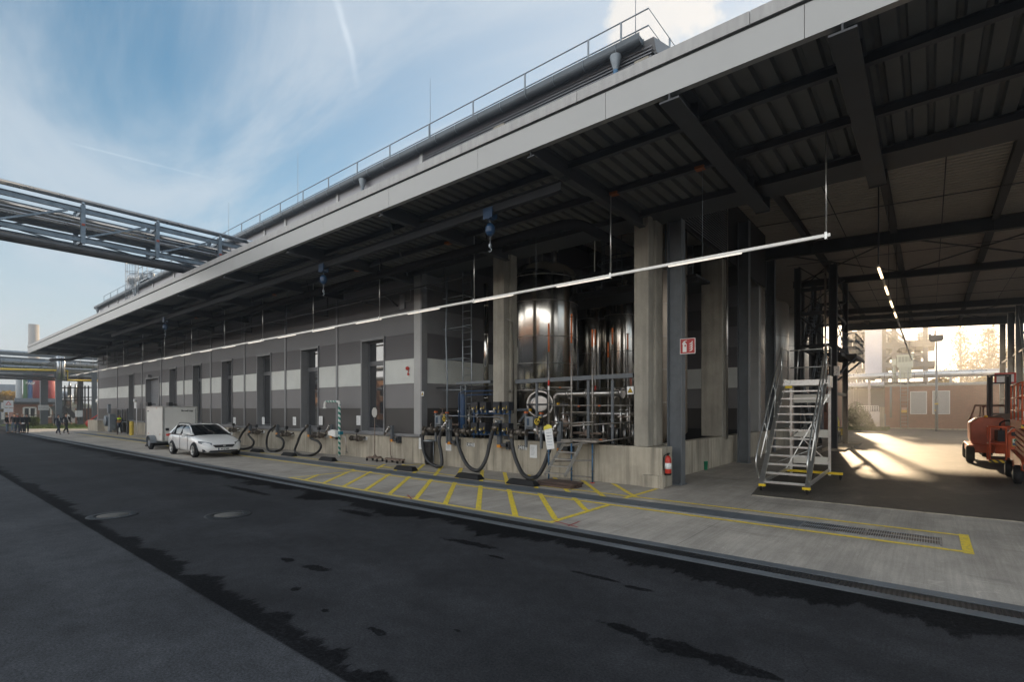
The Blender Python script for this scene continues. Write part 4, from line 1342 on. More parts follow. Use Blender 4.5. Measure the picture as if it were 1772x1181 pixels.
flight(32.2, 2.9, 35.6, 5.7, -5.0, -4.2, 13)
flight(35.4, .1, 32.4, 2.8, -5.45, -5.05, 11)
flight(32.6, 5.75, 35.6, 8.4, -5.45, -5.05, 12)
m_ = MB(); m_.box(-5.5, 31.5, 2.78, -4.0, 32.3, 2.84); m_.box(-5.5, 35.5, 5.65, -3.9, 36.4, 5.72); m_.build('landing', GALVP, st)
bal = MB()
bal.box(-4.4, 31.8, 5.12, -3.6, 38.2, 5.2); bal.box(-3.6, 33.6, 5.12, -3.12, 38.2, 5.2); bal.bar((-3.62, 31.8, 5.08), (-3.62, 38.2, 5.08), .08, .16); bal.bar((-3.12, 33.6, 5.08), (-3.12, 38.2, 5.08), .08, .16)
bal.bar((-3.3, 38.0, 5.05), (-4.3, 36.4, 3.9), .08, .08); bal.bar((-3.15, 34.0, 5.05), (-3.95, 31.6, 3.7), .08, .08)
bal.build('balcony_floor', STEEL, st)
bal = MB()
y = 31.8
while y <= 38.21:
    bal.tube([(-3.6, y, 5.2), (-3.6, y, 6.35)], .02, 5); y += .55
y = 33.7
while y <= 38.3:
    bal.tube([(-3.14, y, 5.2), (-3.14, y, 6.35)], .02, 5); y += .6
for z in (5.6, 5.95, 6.35): bal.tube([(-3.6, 31.8, z), (-3.6, 33.6, z), (-3.14, 33.7, z), (-3.14, 38.2, z), (-4.3, 38.2, z)], .028, 6)
bal.build('balcony_railing', GALVP, st)
gp = MB(); gp.tube([(-4.2, 31.0, 2.0), (-4.2, 31.0, 9.6)], .05, 8); gp.box(-4.5, 30.9, 2.55, -4.1, 31.05, 2.75); gp.box(-3.85, 31.2, 3.9, -3.6, 31.3, 4.4)
gp.build('drain_pipe', STAIN2, st)
# stacked floor plates at the tower foot
fp = MB(); fp.box(-4.3, 30.6, .005, -3.3, 33.2, .10); fp.box(-4.2, 34, .005, -3.2, 37.8, .08)
struct(fp, 'kerb_slab', CONC)

# bicycle leaning behind the tower
bk = thing('bicycle', 'black bicycle with a yellow carrier parked behind the stair tower', 'bicycle', (-4.3, 38, 0))
for (x, y) in ((-4.22, 38.3), (-4.75, 39.15)):
    m_ = MB(); c = Vector((x, y, .345)); d = Vector((.53, -.85, 0)).normalized()
    m_.tube([c + d * (.32 * math.cos(a)) + Vector((0, 0, .32 * math.sin(a))) for a in [i * math.pi / 12 for i in range(25)]], .026, 6)
    for k in range(8):
        a = k * math.pi / 8; m_.tube([c + d * (.3 * math.cos(a)) + Vector((0, 0, .3 * math.sin(a))), c - d * (.3 * math.cos(a)) - Vector((0, 0, .3 * math.sin(a)))], .004, 4)
    m_.build('wheel', BLACKR, bk)
m_ = MB(); q = [Vector((-4.22, 38.3, .34)), Vector((-4.3, 38.42, .95)), Vector((-4.5, 38.75, .4)), Vector((-4.62, 38.95, .92)), Vector((-4.75, 39.15, .34))]
for a, b in ((0, 1), (1, 2), (2, 3), (3, 4), (2, 4), (1, 3)): m_.tube([q[a], q[b]], .018, 6)
m_.tube([q[1] + Vector((.22, .12, .08)), q[1] + Vector((0, 0, .05)), q[1] + Vector((-.22, -.12, .08))], .014, 6); m_.box(-4.72, 38.85, .95, -4.55, 39.1, 1.0); m_.build('frame', BLACKP, bk)
m_ = MB(); m_.box(-4.35, 38.1, .72, -4.1, 38.4, .9); m_.box(-4.33, 38.2, .5, -4.25, 38.26, .7); m_.build('carrier', YEL, bk)

# ------------------------------------------------------------------ red work machines
REDM = mat('machine_red', (0.55, 0.095, 0.03), .4, 0, .18, 3, .04, 20)
REDD = mat('machine_red_faded', (0.50, 0.12, 0.06), .5, 0, .15, 3)
HZ = NB('hazard_stripe', .5)
hf = HZ.ma('FRACT', HZ.ma('MULTIPLY', HZ.ma('ADD', HZ.ma('ADD', HZ.X, HZ.Y), HZ.Z), 5.5))
HZ.l(HZ.mix(HZ.ma('GREATER_THAN', hf, .5), (.65, .45, .03), (.02, .02, .02)), HZ.b.inputs['Base Color'])


def wheel(mb_parent, c, r, w, nm='wheel', axis='x', mt=BLACKR):
    o_ = MB(); o_.lathe([(0, -w / 2), (r * .8, -w / 2), (r, -w * .32), (r, w * .32), (r * .8, w / 2), (0, w / 2)], c, 26, axis=axis); a = o_.build(nm, mt, mb_parent)
    o_ = MB(); o_.lathe([(0, -w / 2 - .012), (r * .5, -w / 2 - .008), (r * .55, -w / 2 + .004)], c, 20, axis=axis); o_.lathe([(0, w / 2 + .012), (r * .5, w / 2 + .008), (r * .55, w / 2 - .004)], c, 20, axis=axis); o_.build('hub', GALVP, a)


bmL = thing('boom_lift', 'red articulated boom lift with a rounded counterweight, facing the yard', 'boom lift', (2.2, 28, 0))
m_ = MB(); m_.prism([(1.36, .72), (2.3, .72), (2.45, .9), (2.45, 1.66), (2.25, 1.82), (1.55, 1.82), (1.28, 1.6), (1.28, .95)], 27.6, 29.5, 'y'); m_.build('counterweight', REDD, bmL, bevel=.05)
m_ = MB(); m_.box(1.2, 27.4, .42, 2.9, 30.6, .72); m_.box(1.9, 26.0, .5, 2.8, 27.6, .95); m_.build('chassis', REDM, bmL, bevel=.02)
for (x, y) in ((1.28, 27.6), (2.9, 27.6), (1.28, 30.3), (2.9, 30.3)): wheel(bmL, (x, y, .36), .36, .26)
m_ = MB(); m_.bar((2.05, 28.8, 1.75), (2.75, 26.2, 1.98), .22, .20); m_.bar((2.45, 28.6, 1.62), (2.95, 26.0, 1.45), .18, .18); m_.cyl((2.3, 27.5, 1.66), (2.8, 27.5, 1.66), .16, 14); m_.tube([(2.1, 28.5, 1.5), (2.6, 26.6, 1.7)], .05, 10); m_.build('boom_arm', mat('boom_white', (.5, .46, .42), .4, .2, .12, 4), bmL)
m_ = MB(); m_.lathe([(0, 0), (.06, 0), (.06, .07), (0, .09)], (1.78, 28.2, 1.82), 12); m_.build('beacon', mat('beacon_amber', (.8, .4, .02), .3), bmL)
m_ = MB(); m_.tube(smooth_path([(2.2, 27.2, 1.2), (2.1, 26.9, 1.6), (2.35, 26.6, 1.7), (2.5, 26.4, 1.2)], 5), .03, 6); m_.box(1.98, 26.1, .95, 2.75, 27.4, 1.35); m_.build('hydraulics', BLACKP, bmL)
# basket of the boom lift
bs = MB()
X0, X1, Y0, Y1 = 1.66, 2.75, 24.7, 25.6
for (x, y) in ((X0, Y0), (X0 + .42, Y0), (X1, Y0), (X0, Y1), (X1, Y1)): bs.tube([(x, y, .3), (x, y, 1.52)], .028, 8)
for z in (.92, 1.52): bs.tube([(X0, Y0, z), (X0 + .42, Y0, z)], .026, 8); bs.tube([(X0, Y0, z), (X0, Y1, z), (X1, Y1, z), (X1, Y0, z)], .026, 8)
bs.box(X0, Y0, .27, X1, Y1, .33)
bs.build('basket', REDM, bmL)
m_ = MB(); m_.box(X0 - .01, Y0 - .03, .27, X1, Y0, .37); m_.build('hazard_edge', HZ.m, bmL)
m_ = MB(); m_.box(X0 + .45, Y0 - .02, .45, X1, Y0 + .5, 1.30); m_.prism([(X0 + .45, 1.30), (X1, 1.30), (X1 - .08, 1.48), (X0 + .6, 1.48)], Y0 - .02, Y0 + .5, 'y'); m_.build('engine_cover', REDM, bmL, bevel=.04)
m_ = MB(); m_.box(X0 + .55, Y0 - .035, 1.22, X1 - .1, Y0 - .02, 1.36); m_.build('grille', BLACKP, bmL)
m_ = MB(); m_.box(X0 + .56, Y0 - .034, .86, X1 - .12, Y0 - .022, 1.14); m_.build('yellow_plate', mat('yellow_plate', (.5, .33, .06), .5, 0, .3, 12), bmL)
m_ = MB(); m_.box(X0 + .58, Y0 - .04, .99, X0 + .72, Y0 - .036, 1.12, m=0); m_.box(X0 + .58, Y0 - .04, .90, X0 + .72, Y0 - .036, .98, m=1); m_.lathe([(0, 0), (.045, .0)], (X0 + .65, Y0 - .041, 1.07), 16, axis='y', m=2); m_.build('sticker', [WHITEP, mat('sticker_blue', (.05, .1, .2), .5), mat('sticker_green', (.02, .25, .15), .5)], bmL)

fk = thing('forklift', 'forklift with a tall dark twin mast behind the red boom lift', 'forklift', (2.4, 31.5, 0))
m_ = MB()
for x in (2.02, 2.60):
    m_.box(x - .02, 31.0, .1, x + .03, 31.25, 3.66); m_.box(x + .10, 31.0, .1, x + .17, 31.25, 3.66); m_.box(x + .03, 31.12, .1, x + .10, 31.22, 3.6)
m_.box(2.0, 31.02, 3.62, 2.78, 31.2, 3.68); m_.box(2.1, 31.05, 3.28, 2.68, 31.15, 3.34); m_.box(2.1, 31.05, 1.9, 2.68, 31.15, 1.98); m_.build('mast', mat('mast_dark', (.035, .032, .03), .5, .3, .2, 5), fk)
m_ = MB(); m_.box(1.85, 31.4, .35, 2.95, 33.4, 1.25); m_.box(1.9, 33.0, 1.2, 2.9, 33.5, 1.5); m_.build('body', REDD, fk, bevel=.06)
m_ = MB()
m_.tube([(1.42, 31.3, 1.6), (1.62, 31.3, 2.32), (3.0, 31.3, 2.32)], .045, 8)
for (x, y) in ((1.9, 31.5), (2.9, 31.5), (1.9, 33.2), (2.9, 33.2)): m_.tube([(x, y, 1.2), (x, y, 2.28)], .035, 6)
m_.box(1.85, 31.4, 2.26, 2.95, 33.3, 2.3); m_.build('overhead_guard', mat('guard_brown', (.22, .15, .12), .5, .2, .2, 5), fk)
for (x, y) in ((1.95, 31.6), (2.85, 31.6), (1.95, 33.1), (2.85, 33.1)): wheel(fk, (x, y, .3), .3, .22)
sg = MB(); c = W(1739.5, 655, 36); sg.box(c.x - .4, c.y, c.z - .28, c.x + .4, c.y + .03, c.z + .28, m=0); sg.box(c.x - .32, c.y - .01, c.z - .2, c.x + .32, c.y, c.z + .2, m=1); sg.tube([(c.x, c.y + .06, 0), (c.x, c.y + .06, c.z)], .03, 6)
solo(sg, 'red_frame_sign', [RED, WHITEP], 'small red framed sign on a post above the forklift mast', 'sign', c)

sc_ = thing('scissor_lift', 'red scissor lift with a railed platform at the edge of the yard', 'scissor lift', (2.6, 21.5, 0))
m_ = MB(); m_.prism([(20.2, .42), (20.2, .62), (20.5, .70), (22.9, .86), (22.9, .36), (20.5, .36)], 2.02, 2.92, 'x'); m_.build('chassis', REDM, sc_, bevel=.02)
for (x, y) in ((1.98, 20.62), (2.96, 20.62), (1.98, 22.6), (2.96, 22.6)): wheel(sc_, (x, y, .27), .27, .2)
m_ = MB()
for k in range(5):
    z0, z1 = .78 + k * .16, .78 + (k + 1) * .16
    for x in (2.15, 2.8): m_.bar((x, 20.5, z0), (x, 22.8, z1), .05, .10); m_.bar((x + .06, 22.8, z0), (x + .06, 20.5, z1), .05, .10)
m_.build('scissor_arm', REDD, sc_)
m_ = MB(); m_.box(2.02, 20.3, 1.60, 2.95, 22.9, 1.82); m_.build('platform', REDM, sc_, bevel=.01)
m_ = MB(); m_.box(2.015, 20.28, 1.62, 2.95, 20.3, 1.72); m_.build('hazard_edge', HZ.m, sc_)
m_ = MB()
for (x, y) in ((2.04, 20.32), (2.93, 20.32), (2.04, 21.2), (2.04, 22.05), (2.04, 22.88), (2.93, 22.88), (2.35, 20.32), (2.65, 20.32)): m_.tube([(x, y, 1.82), (x, y, 2.92)], .022, 6)
for z in (2.12, 2.5, 2.92): m_.tube([(2.04, 20.32, z), (2.04, 22.88, z), (2.93, 22.88, z), (2.93, 20.32, z), (2.04, 20.32, z)], .022, 6)
m_.build('railing', REDM, sc_)
m_ = MB(); m_.box(2.04, 20.18, .45, 2.9, 20.2, .60); m_.build('dark_panel', BLACKP, sc_)
m_ = MB(); m_.box(2.1, 20.1, .66, 2.9, 20.5, .74); m_.build('step_plate', ALU, sc_)

# ------------------------------------------------------------------ tanks in the bay
def tank(x, y, r, z0, zt, lab, mt=STAINL, seams=(), group='stainless tanks in the bay', manway=None, legs=True, dome=.75):
    t = thing('storage_tank', lab, 'tank', (x, y, 0), group)
    s = MB()
    prof = [(0, z0 - .45), (r * .5, z0 - .38), (r * .85, z0 - .18), (r, z0)]
    zz = z0
    prof += [(r, zt)]
    prof += [(r * math.cos(a), zt + dome * math.sin(a)) for a in [math.pi / 2 * i / 8 for i in range(1, 8)]] + [(0.001, zt + dome)]
    s.lathe(prof, (x, y, 0), 56)
    s.build('shell', mt, t)
    for z in seams:
        b = MB(); b.lathe([(r + .001, z - .015), (r + .01, z - .012), (r + .01, z + .012), (r + .001, z + .015)], (x, y, 0), 56); b.build('seam_band', STAIN2, t)
    if legs:
        for k in range(4):
            a = math.pi / 4 + k * math.pi / 2
            b = MB(); b.cyl((x + r * .8 * math.cos(a), y + r * .8 * math.sin(a), .1), (x + r * .8 * math.cos(a), y + r * .8 * math.sin(a), z0), .09, 10); b.build('leg', STAIN2, t)
    nz_ = MB()
    for k, (a, rr, hh, q) in enumerate([(-1.2, .25, .5, .09), (-2.2, .45, .35, .07), (-.3, .5, .45, .12), (.8, .3, .7, .1), (-1.7, .6, .3, .05)]):
        cx, cy = x + r * rr * math.cos(a), y + r * rr * math.sin(a)
        zb = zt + dome * math.sqrt(1 - rr * rr) - .05
        nz_.cyl((cx, cy, zb), (cx, cy, zb + hh), q, 10); nz_.cyl((cx, cy, zb + hh), (cx, cy, zb + hh + .05), q * 1.6, 10)
    nz_.build('top_nozzle', STAIN2, t)
    if manway:
        ang, z, q = manway
        c = Vector((x + (r - .05) * math.cos(ang), y + (r - .05) * math.sin(ang), z)); d = Vector((math.cos(ang), math.sin(ang), 0))
        m_ = MB(); m_.cyl(c, c + d * .22, q, 28); m_.cyl(c + d * .22, c + d * .26, q * 1.12, 28); m_.tube([c + d * .26, c + d * .30], q * 1.0, 28, radii=[q * 1.0, q * .6])
        m_.tube([c + d * .2 + Vector((0, 0, q)), c + d * .3 + Vector((0, 0, q + .12)), c + d * .3 + Vector((.12, 0, q + .12))], .02, 6)
        m_.build('manway', STAIN2, t)
    return t


tank(-12.35, 17.1, 1.42, 1.75, 7.45, 'large polished steel tank with a round manway behind the scaffold', seams=(2.9, 3.95, 5.0, 6.4, 7.4), manway=(-1.02, 2.35, .46))
tank(-13.65, 23.4, .88, 1.6, 7.2, 'slimmer polished tank standing directly behind the large one', seams=(3.2, 5.0, 6.8))
tank(-12.0, 23.2, .78, 1.6, 7.2, 'narrow polished tank seen beside the broad corner column', seams=(3.2, 5.0, 6.8))
DUCT = mat('insulated_cladding', (0.42, 0.36, 0.30), 0.35, 0.8, 0.12, 2)
tank(-7.9, 18.6, .95, 1.3, 9.2, 'panel clad insulated column half hidden by the steel H column', DUCT, (2.4, 3.6, 4.8, 6, 7.2), dome=.4)
tank(-14.4, 20.6, .9, 1.5, 6.4, 'narrow dark tank behind the caged ladder in the bay corner', seams=(3.0, 5.0))
BIG = mat('stainless_big', (0.78, 0.74, 0.68), 0.34, 0.7, 0.08, 0.5, 0.05, 1, stretch=(1, 1, .3))
tank(-9.35, 30.2, 2.35, .6, 8.6, 'big silver tank between the bund wall and the stair tower', BIG, (2, 3.6, 5.2, 6.8), 'big silver tanks beside the passage', legs=False)
tank(-9.35, 36.6, 2.35, .6, 8.8, 'big silver tank behind the stair tower', BIG, (2, 3.6, 5.2, 6.8), 'big silver tanks beside the passage', legs=False)
tank(-9.35, 43.6, 2.35, .6, 8.8, 'big silver tank standing last before the bright far opening', BIG, (2, 3.6, 5.2, 6.8), 'big silver tanks beside the passage', legs=False)

# vertical bright pipe left of the first column, ladder tower at the return wall
vp = MB(); vp.tube([(-14.6, 16.0, .2), (-14.6, 16.0, 7.2)], .02, 6); q = W(841, 600, 15.5)
vp.tube([(q.x, 15.5, 1.9), (q.x, 15.5, 7.3)], .11, 14)
for z in (2.6, 3.9, 5.2, 6.4): vp.cyl((q.x, 15.5, z), (q.x, 15.5, z + .03), .125, 14)
solo(vp, 'riser_pipe', STAINL, 'bright vertical steel riser pipe between caged ladder and fluted column', 'pipe', (q.x, 15.5, 1.2))
u0 = W(785, 600, 14.0)
cl = thing('caged_ladder', 'tall caged access ladder in the dark corner of the tank bay', 'ladder', (u0.x, 14.3, .1))
m_ = MB()
xa, xb = W(801, 600, 14.3).x, W(816, 600, 14.3).x
for x in (xa, xb): m_.tube([(x, 14.3, .1), (x, 14.3, 7.6)], .028, 6)
z = .4
while z < 7.5: m_.tube([(xa, 14.3, z), (xb, 14.3, z)], .013, 5); z += .28
m_.build('rung', GALV, cl)
m_ = MB()
for z in (1.9, 2.9, 4.1, 5.3, 6.5): m_.tube([(xa, 14.3, z), (xa - .55, 14.1, z), (xa - .6, 13.8, z), (xb + .1, 13.8, z), (xb, 14.3, z)], .022, 5)
m_.build('safety_cage', GALV, cl)
m_ = MB(); m_.tube([(u0.x - .1, 13.75, .2), (u0.x - .1, 13.75, 3.5), (u0.x - .17, 13.75, 5), (u0.x - .1, 13.75, 7.3)], .035, 8); m_.build('cable_riser', GALVP, cl)

# upper platforms with railings round the tank tops
up = thing('tank_platform', 'dark steel gallery with railings around the tank tops', 'platform', (-10, 19, 7))
m_ = MB(); m_.box(-15.4, 18.7, 7.05, -6.6, 21.6, 7.13); m_.ibeam((-15.4, 18.8, 6.95), (-6.6, 18.8, 6.95), .15, .2); m_.ibeam((-15.4, 15.2, 8.0), (-6.6, 15.2, 8.0), .15, .2); m_.build('floor', STEEL, up)
m_ = MB()
x = -15.3
while x < -6.6:
    m_.tube([(x, 18.75, 7.1), (x, 18.75, 8.2)], .022, 5); x += .95
for z in (7.45, 7.82, 8.2): m_.tube([(-15.3, 18.75, z), (-6.7, 18.75, z)], .02, 5)
for cx in (-9.6, -7.4):
    for z in (7.3, 7.9, 8.5, 9.1):
        m_.tube([(cx + .4 * math.cos(a), 17.9 + .4 * math.sin(a), z) for a in [math.pi + math.pi * i / 8 for i in range(9)]], .018, 5)
    for a in [math.pi + math.pi * i / 5 for i in range(6)]: m_.tube([(cx + .4 * math.cos(a), 17.9 + .4 * math.sin(a), 7.3), (cx + .4 * math.cos(a), 17.9 + .4 * math.sin(a), 9.2)], .014, 5)
m_.tube([(cx + 1.5 * math.cos(a) - 3.2, 21.5 + 1.5 * math.sin(a), 8.9) for a in [i * math.pi / 8 for i in range(17)]], .03, 5)
m_.build('railing', GALVP, up)
lt = MB()
pA, pB, pC = W(893 + 136, 401, 15.0), W(1052, 396, 15.0), W(1029, 470, 15.0)
lt.tube([pC, pA, pB], .022, 6); lt.tube([W(1024, 403, 15), pA], .03, 6)
solo(lt, 'pipe_bracket', ALU, 'thin bright bent pipe high between the two front columns', 'pipe', pC)

# horizontal cable tray, handrail and pipework over the bund
ct = thing('cable_tray', 'long perforated grey cable tray crossing in front of the tanks', 'cable tray', (-9, 13.6, 2.9))
m_ = MB()
tray = [W(793, 664, 13.75), W(852, 661, 13.75)]
m_.bar(tray[0], tray[1], .22, .10)
a, b = W(894, 661, 13.75), W(1097, 650, 13.75)
m_.bar(a, b, .16, .13)
x = a.x + .05
m_.build('tray', BLUESTEEL, ct)
m_ = MB()
for u in (929, 1018, 1060): p = W(u, 655, 13.75); m_.bar((p.x, 13.75, 1.12), (p.x, 13.75, p.z - .06), .08, .05, (0, 1, 0))
for u in (798, 806): p = W(u, 664, 13.75); m_.bar((p.x, 13.75, 1.12), (p.x, 13.75, p.z - .06), .06, .05, (0, 1, 0))
m_.build('post', BLUESTEEL, ct)
hp = thing('process_pipework', 'stainless pipes with flanges running behind the bund wall', 'pipework', (-9, 14.5, 1.2))
m_ = MB()
a, b = W(962, 683, 14.4), W(1075, 684, 14.4)
m_.tube([(a.x, 14.4, 1.2), (a.x, 14.4, a.z - .15)] + arc((a.x + .15, 14.4, a.z - .15), .15, math.pi, math.pi / 2, 5) + [(b.x, 14.4, a.z)], .11, 14)
m_.tube([(a.x + .3, 14.6, 2.0), (b.x + .5, 14.6, 2.0)], .08, 12)
m_.tube([(-15.2, 14.5, 2.05), (-11.9, 14.5, 2.05)], .09, 12)
m_.build('pipe', STAIN2, hp)
m_ = MB()
for x in (a.x + .5, a.x + 1.2, b.x - .3, b.x): m_.cyl((x, 14.4, a.z), (x + .06, 14.4, a.z), .17, 16)
for x in (-12.6, -13.4, -14.6): m_.cyl((x, 14.5, 2.05), (x + .06, 14.5, 2.05), .15, 16)
m_.build('flange', STAIN2, hp)
m_ = MB()
for (u, h_) in [(975, 2.4), (985, 2.1), (1074, 2.5), (1086, 2.5), (1060, 2.2), (1044, 1.8), (826, 2.5), (812, 2.3), (1010, 1.9), (832, 1.9)]:
    p = W(u, 740, 14.2); m_.tube([(p.x, 14.2, 1.1), (p.x, 14.2, h_)], .035, 8); m_.cyl((p.x, 14.2, h_ - .4), (p.x, 14.2, h_ - .35), .08, 10); m_.box(p.x - .07, 14.13, h_ - .6, p.x + .07, 14.27, h_ - .55)
m_.build('riser', STAIN2, hp)
m_ = MB()
for (x, z) in [(-14.4, 1.55), (-13.9, 1.35), (-12.9, 1.5), (-9.6, 1.45), (-9.1, 1.7), (-8.3, 1.4), (-14.9, 1.9)]:
    m_.lathe([(0, -.12), (.06, -.12), (.10, -.05), (.10, .05), (.06, .12), (0, .12)], (x, 13.85, z), 12); m_.tube([(x, 13.85, z), (x, 13.85, z + .28)], .015, 5)
    m_.tube([(x + .1 * math.cos(t), 13.85 + .1 * math.sin(t), z + .28) for t in [i * math.pi / 5 for i in range(11)]], .012, 5)
    m_.tube([(x - .5, 13.85, z), (x + .5, 13.85, z)], .04, 8)
m_.build('valve', RUST, hp)
m_ = MB()
for u in (948, 1000, 1038):
    p = W(u, 700, 14.9); m_.tube([(p.x, 14.9, 1.2), (p.x, 14.9, 4.2)], .03, 6)
m_.tube([(-15.3, 13.9, 3.0), (-12.0, 13.9, 3.0)], .03, 6)
m_.bar((-11.1, 14.4, 2.32), (-9.4, 14.4, 2.32), .12, .06)
m_.build('support', STEEL, hp)
bb = W(975, 660, 14.9)
bc = MB(); bc.bar(W(896, 710, 13.7), W(918, 709, 13.7), .08, .08); bc.bar(W(914, 710, 13.7), W(899, 731, 13.7), .08, .07); bc.build('bracket_arm', BLUESTEEL, hp)
bc = MB(); bc.cbox(W(917.5, 710, 13.7), (.05, .09, .09)); bc.cbox(W(966, 700, 13.7), (.05, .09, .09)); bc.build('end_cap', mat('yellow_cap', (.62, .35, .02), .5), hp)
# blue cable ladder riser and lower wire tray
bl = MB(); p = W(801, 700, 13.55); bl.box(p.x - .09, 13.5, 1.25, p.x + .09, 13.54, 2.72); bl.tube([(p.x - .15, 13.5, 1.1), (p.x - .15, 13.5, 2.75), (p.x + .1, 13.5, 2.82), (p.x + 1.6, 13.7, 2.82)], .025, 6); bl.tube([(p.x + .13, 13.5, 1.1), (p.x + .13, 13.5, 2.6), (p.x + .3, 13.5, 2.68), (p.x + 1.7, 13.7, 2.68)], .022, 6)
solo(bl, 'cable_riser', [BLUE], 'blue cable trunk rising behind the first loading hoses', 'cable riser', (p.x, 13.5, 1.2))
wt = MB()
a, b = W(797, 721, 13.2), W(864, 722, 13.2)
wt.tube([a, b, b + Vector((.25, -.1, -.06))], .022, 6); wt.tube([a + Vector((0, .15, 0)), b + Vector((0, .15, 0))], .02, 6)
x = a.x
while x < b.x: wt.tube([(x, 13.2, a.z - .02), (x, 13.35, a.z - .02)], .007, 4); x += .09
a2, b2 = W(800, 751, 13.3), W(884, 754, 13.3)
wt.tube([a2, b2], .02, 6); wt.tube([a2 + Vector((0, .2, 0)), b2 + Vector((0, .2, 0))], .02, 6)
solo(wt, 'wire_tray', GALV, 'horizontal wire cable tray in front of the black device boxes', 'cable tray', a)

# black device boxes, two rows of four
BOXM = mat('black_case', (0.012, 0.014, 0.02), 0.5, 0, 0.1, 3)
rows = [[(825, 703), (839.5, 703), (862.5, 703), (878, 703)], [(824, 739), (838, 739), (861.5, 740), (878, 740)]]
names = ['first', 'second', 'third', 'last']
for ri, row in enumerate(rows):
    for ci, (u, v) in enumerate(row):
        c = W(u, v, 13.05)
        lab = 'black device box, %s of the %s row from the blue cable trunk' % (names[ci], 'upper' if ri == 0 else 'lower')
        t = thing('device_box', lab, 'device box', (c.x, 13.1, c.z - .2), 'black device boxes in two rows')
        m_ = MB(); m_.box(c.x - .15, 12.93, c.z - .14, c.x + .15, 13.2, c.z + .14); m_.build('case', BOXM, t, bevel=.012)
        m_ = MB(); m_.box(c.x - .13, 12.925, c.z - .13, c.x - .08, 12.93, c.z - .10); m_.build('white_tag', WHITEP, t)
        m_ = MB()
        rr_ = random.Random(ri * 4 + ci)
        m_.bar((c.x - .12, 12.922, c.z - .07), (c.x - .02, 12.922, c.z - .055), .01, .012); m_.bar((c.x - .1, 12.922, c.z - .09), (c.x + .0, 12.922, c.z - .09), .01, .01)
        xx = c.x + rr_.uniform(.04, .12); m_.bar((xx, 12.922, c.z - .1), (xx + .01, 12.922, c.z + .0), .012, .01)
        m_.build('yellow_strap', YEL, t)
        m_ = MB()
        for dx in (-.1, .1): m_.box(c.x + dx - .012, 13.0, c.z - .27, c.x + dx + .012, 13.12, c.z - .142)
        m_.box(c.x - .16, 12.98, c.z - .28, c.x + .16, 13.02, c.z - .255)
        m_.build('stand', BLUE, t)
        m_ = MB()
        for k in range(3): m_.tube([(c.x - .06 + .06 * k, 13.06, c.z - .14), (c.x - .05 + .06 * k, 13.06, c.z - .24)], .008, 4)
        m_.build('yellow_cable', YEL, t)
bf = MB()
for z0 in (1.62, 2.32): pass
bf.box(-12.6, 13.2, 1.3, -10.9, 13.24, 1.36); bf.box(-12.6, 13.2, 1.98, -10.9, 13.24, 2.03)
for x in (-12.6, -10.95): bf.bar((x, 13.24, 1.12), (x, 13.24, 2.4), .05, .05)
solo(bf, 'box_rack', BLUE, 'blue steel rack carrying the black device boxes', 'rack', (-11.7, 13.2, 1.12))

# scaffold tower frame in front of the tanks
scf = thing('scaffold', 'tube scaffold with orange marked standards around a plank platform', 'scaffold', (-8.2, 13, 0))
posts = [(183, 1010, 190, 0, 12.44), (328, 1020, 335, -60, 12.6), (462, 1022, 470, 40, 12.93)]
T5 = lambda x, y: (900 + x * 420 / 1550, 560 + y * 420 / 1550)
std = []
for (bu, bv, tu, tv, Y) in posts:
    b_ = W(*T5(bu, bv), Y); t_ = W(*T5(bu, tv), Y); std.append((b_.x, Y, .0 if bu > 200 else 0, t_.z))
for (bu, tv, Y, z0) in [(563, 120, 14.6, 1.15), (590, 30, 14.2, 1.15), (687, 65, 14.5, 1.15), (700, 470, 13.9, 1.15), (480, 40, 14.4, 1.15)]:
    t_ = W(*T5(bu, tv), Y); std.append((t_.x, Y, z0, t_.z))
SC1 = mat('scaffold_tube', (0.30, 0.28, 0.26), .5, .7, .3, 8)
SCB = mat('scaffold_blue', (0.04, 0.11, 0.20), .45, .2, .3, 6)
for i, (x, y, z0, z1) in enumerate(std):
    m_ = MB(); zo = z1 - (.85 if i < 2 else .5) if i not in (6,) else z1 - .05
    m_.tube([(x, y, max(z0, 1.15 if i < 3 else z0)), (x, y, zo)], .026, 8, m=0)
    if i < 3: m_.tube([(x, y, z0 + .02), (x, y, 1.15)], .027, 8, m=2)
    if i != 6: m_.tube([(x, y, zo), (x, y, z1)], .027, 8, m=1)
    m_.build('standard', [SC1, ORANGE, SCB], scf)
    m_ = MB()
    z = z0 + .35
    while z < z1:
        m_.lathe([(.026, -.006), (.065, -.004), (.065, .004), (.026, .006)], (x, y, z), 12); z += .5
    m_.build('rosette', RUST, scf)
    if i < 3:
        m_ = MB(); m_.lathe([(0, 0), (.07, 0), (.07, .012), (.02, .016), (.02, .2)], (x, y, .004), 10); m_.build('foot', RED if i == 2 else RUST, scf)
m_ = MB()


def led_(u0, v0, Y0, u1, v1, Y1, r=.022):
    m_.tube([W(*T5(u0, v0), Y0), W(*T5(u1, v1), Y1)], r, 8)


led_(190, 410, 13.0, 335, 410, 12.6); led_(205, 525, 13.6, 715, 525, 13.9); led_(335, 655, 12.6, 715, 630, 13.9); led_(200, 645, 13.3, 470, 630, 12.93)
led_(335, 775, 12.6, 470, 760, 12.93); led_(470, 762, 12.93, 710, 728, 13.9); led_(183, 885, 12.44, 462, 875, 12.93); led_(183, 765, 12.44, 335, 755, 12.6); led_(335, 975, 12.6, 462, 985, 12.93); led_(590, 425, 14.2, 690, 425, 14.5)
m_.build('ledger', SC1, scf)
m_ = MB()
for (u, v, Y) in [(258, 410, 12.8), (378, 637, 13.2), (378, 652, 12.8), (515, 745, 13.1), (375, 530, 13.4), (505, 527, 13.6)]:
    c = W(*T5(u, v), Y); m_.tube([c - Vector((.035, 0, 0)), c + Vector((.035, 0, 0))], .026, 8)
m_.build('orange_mark', ORANGE, scf)
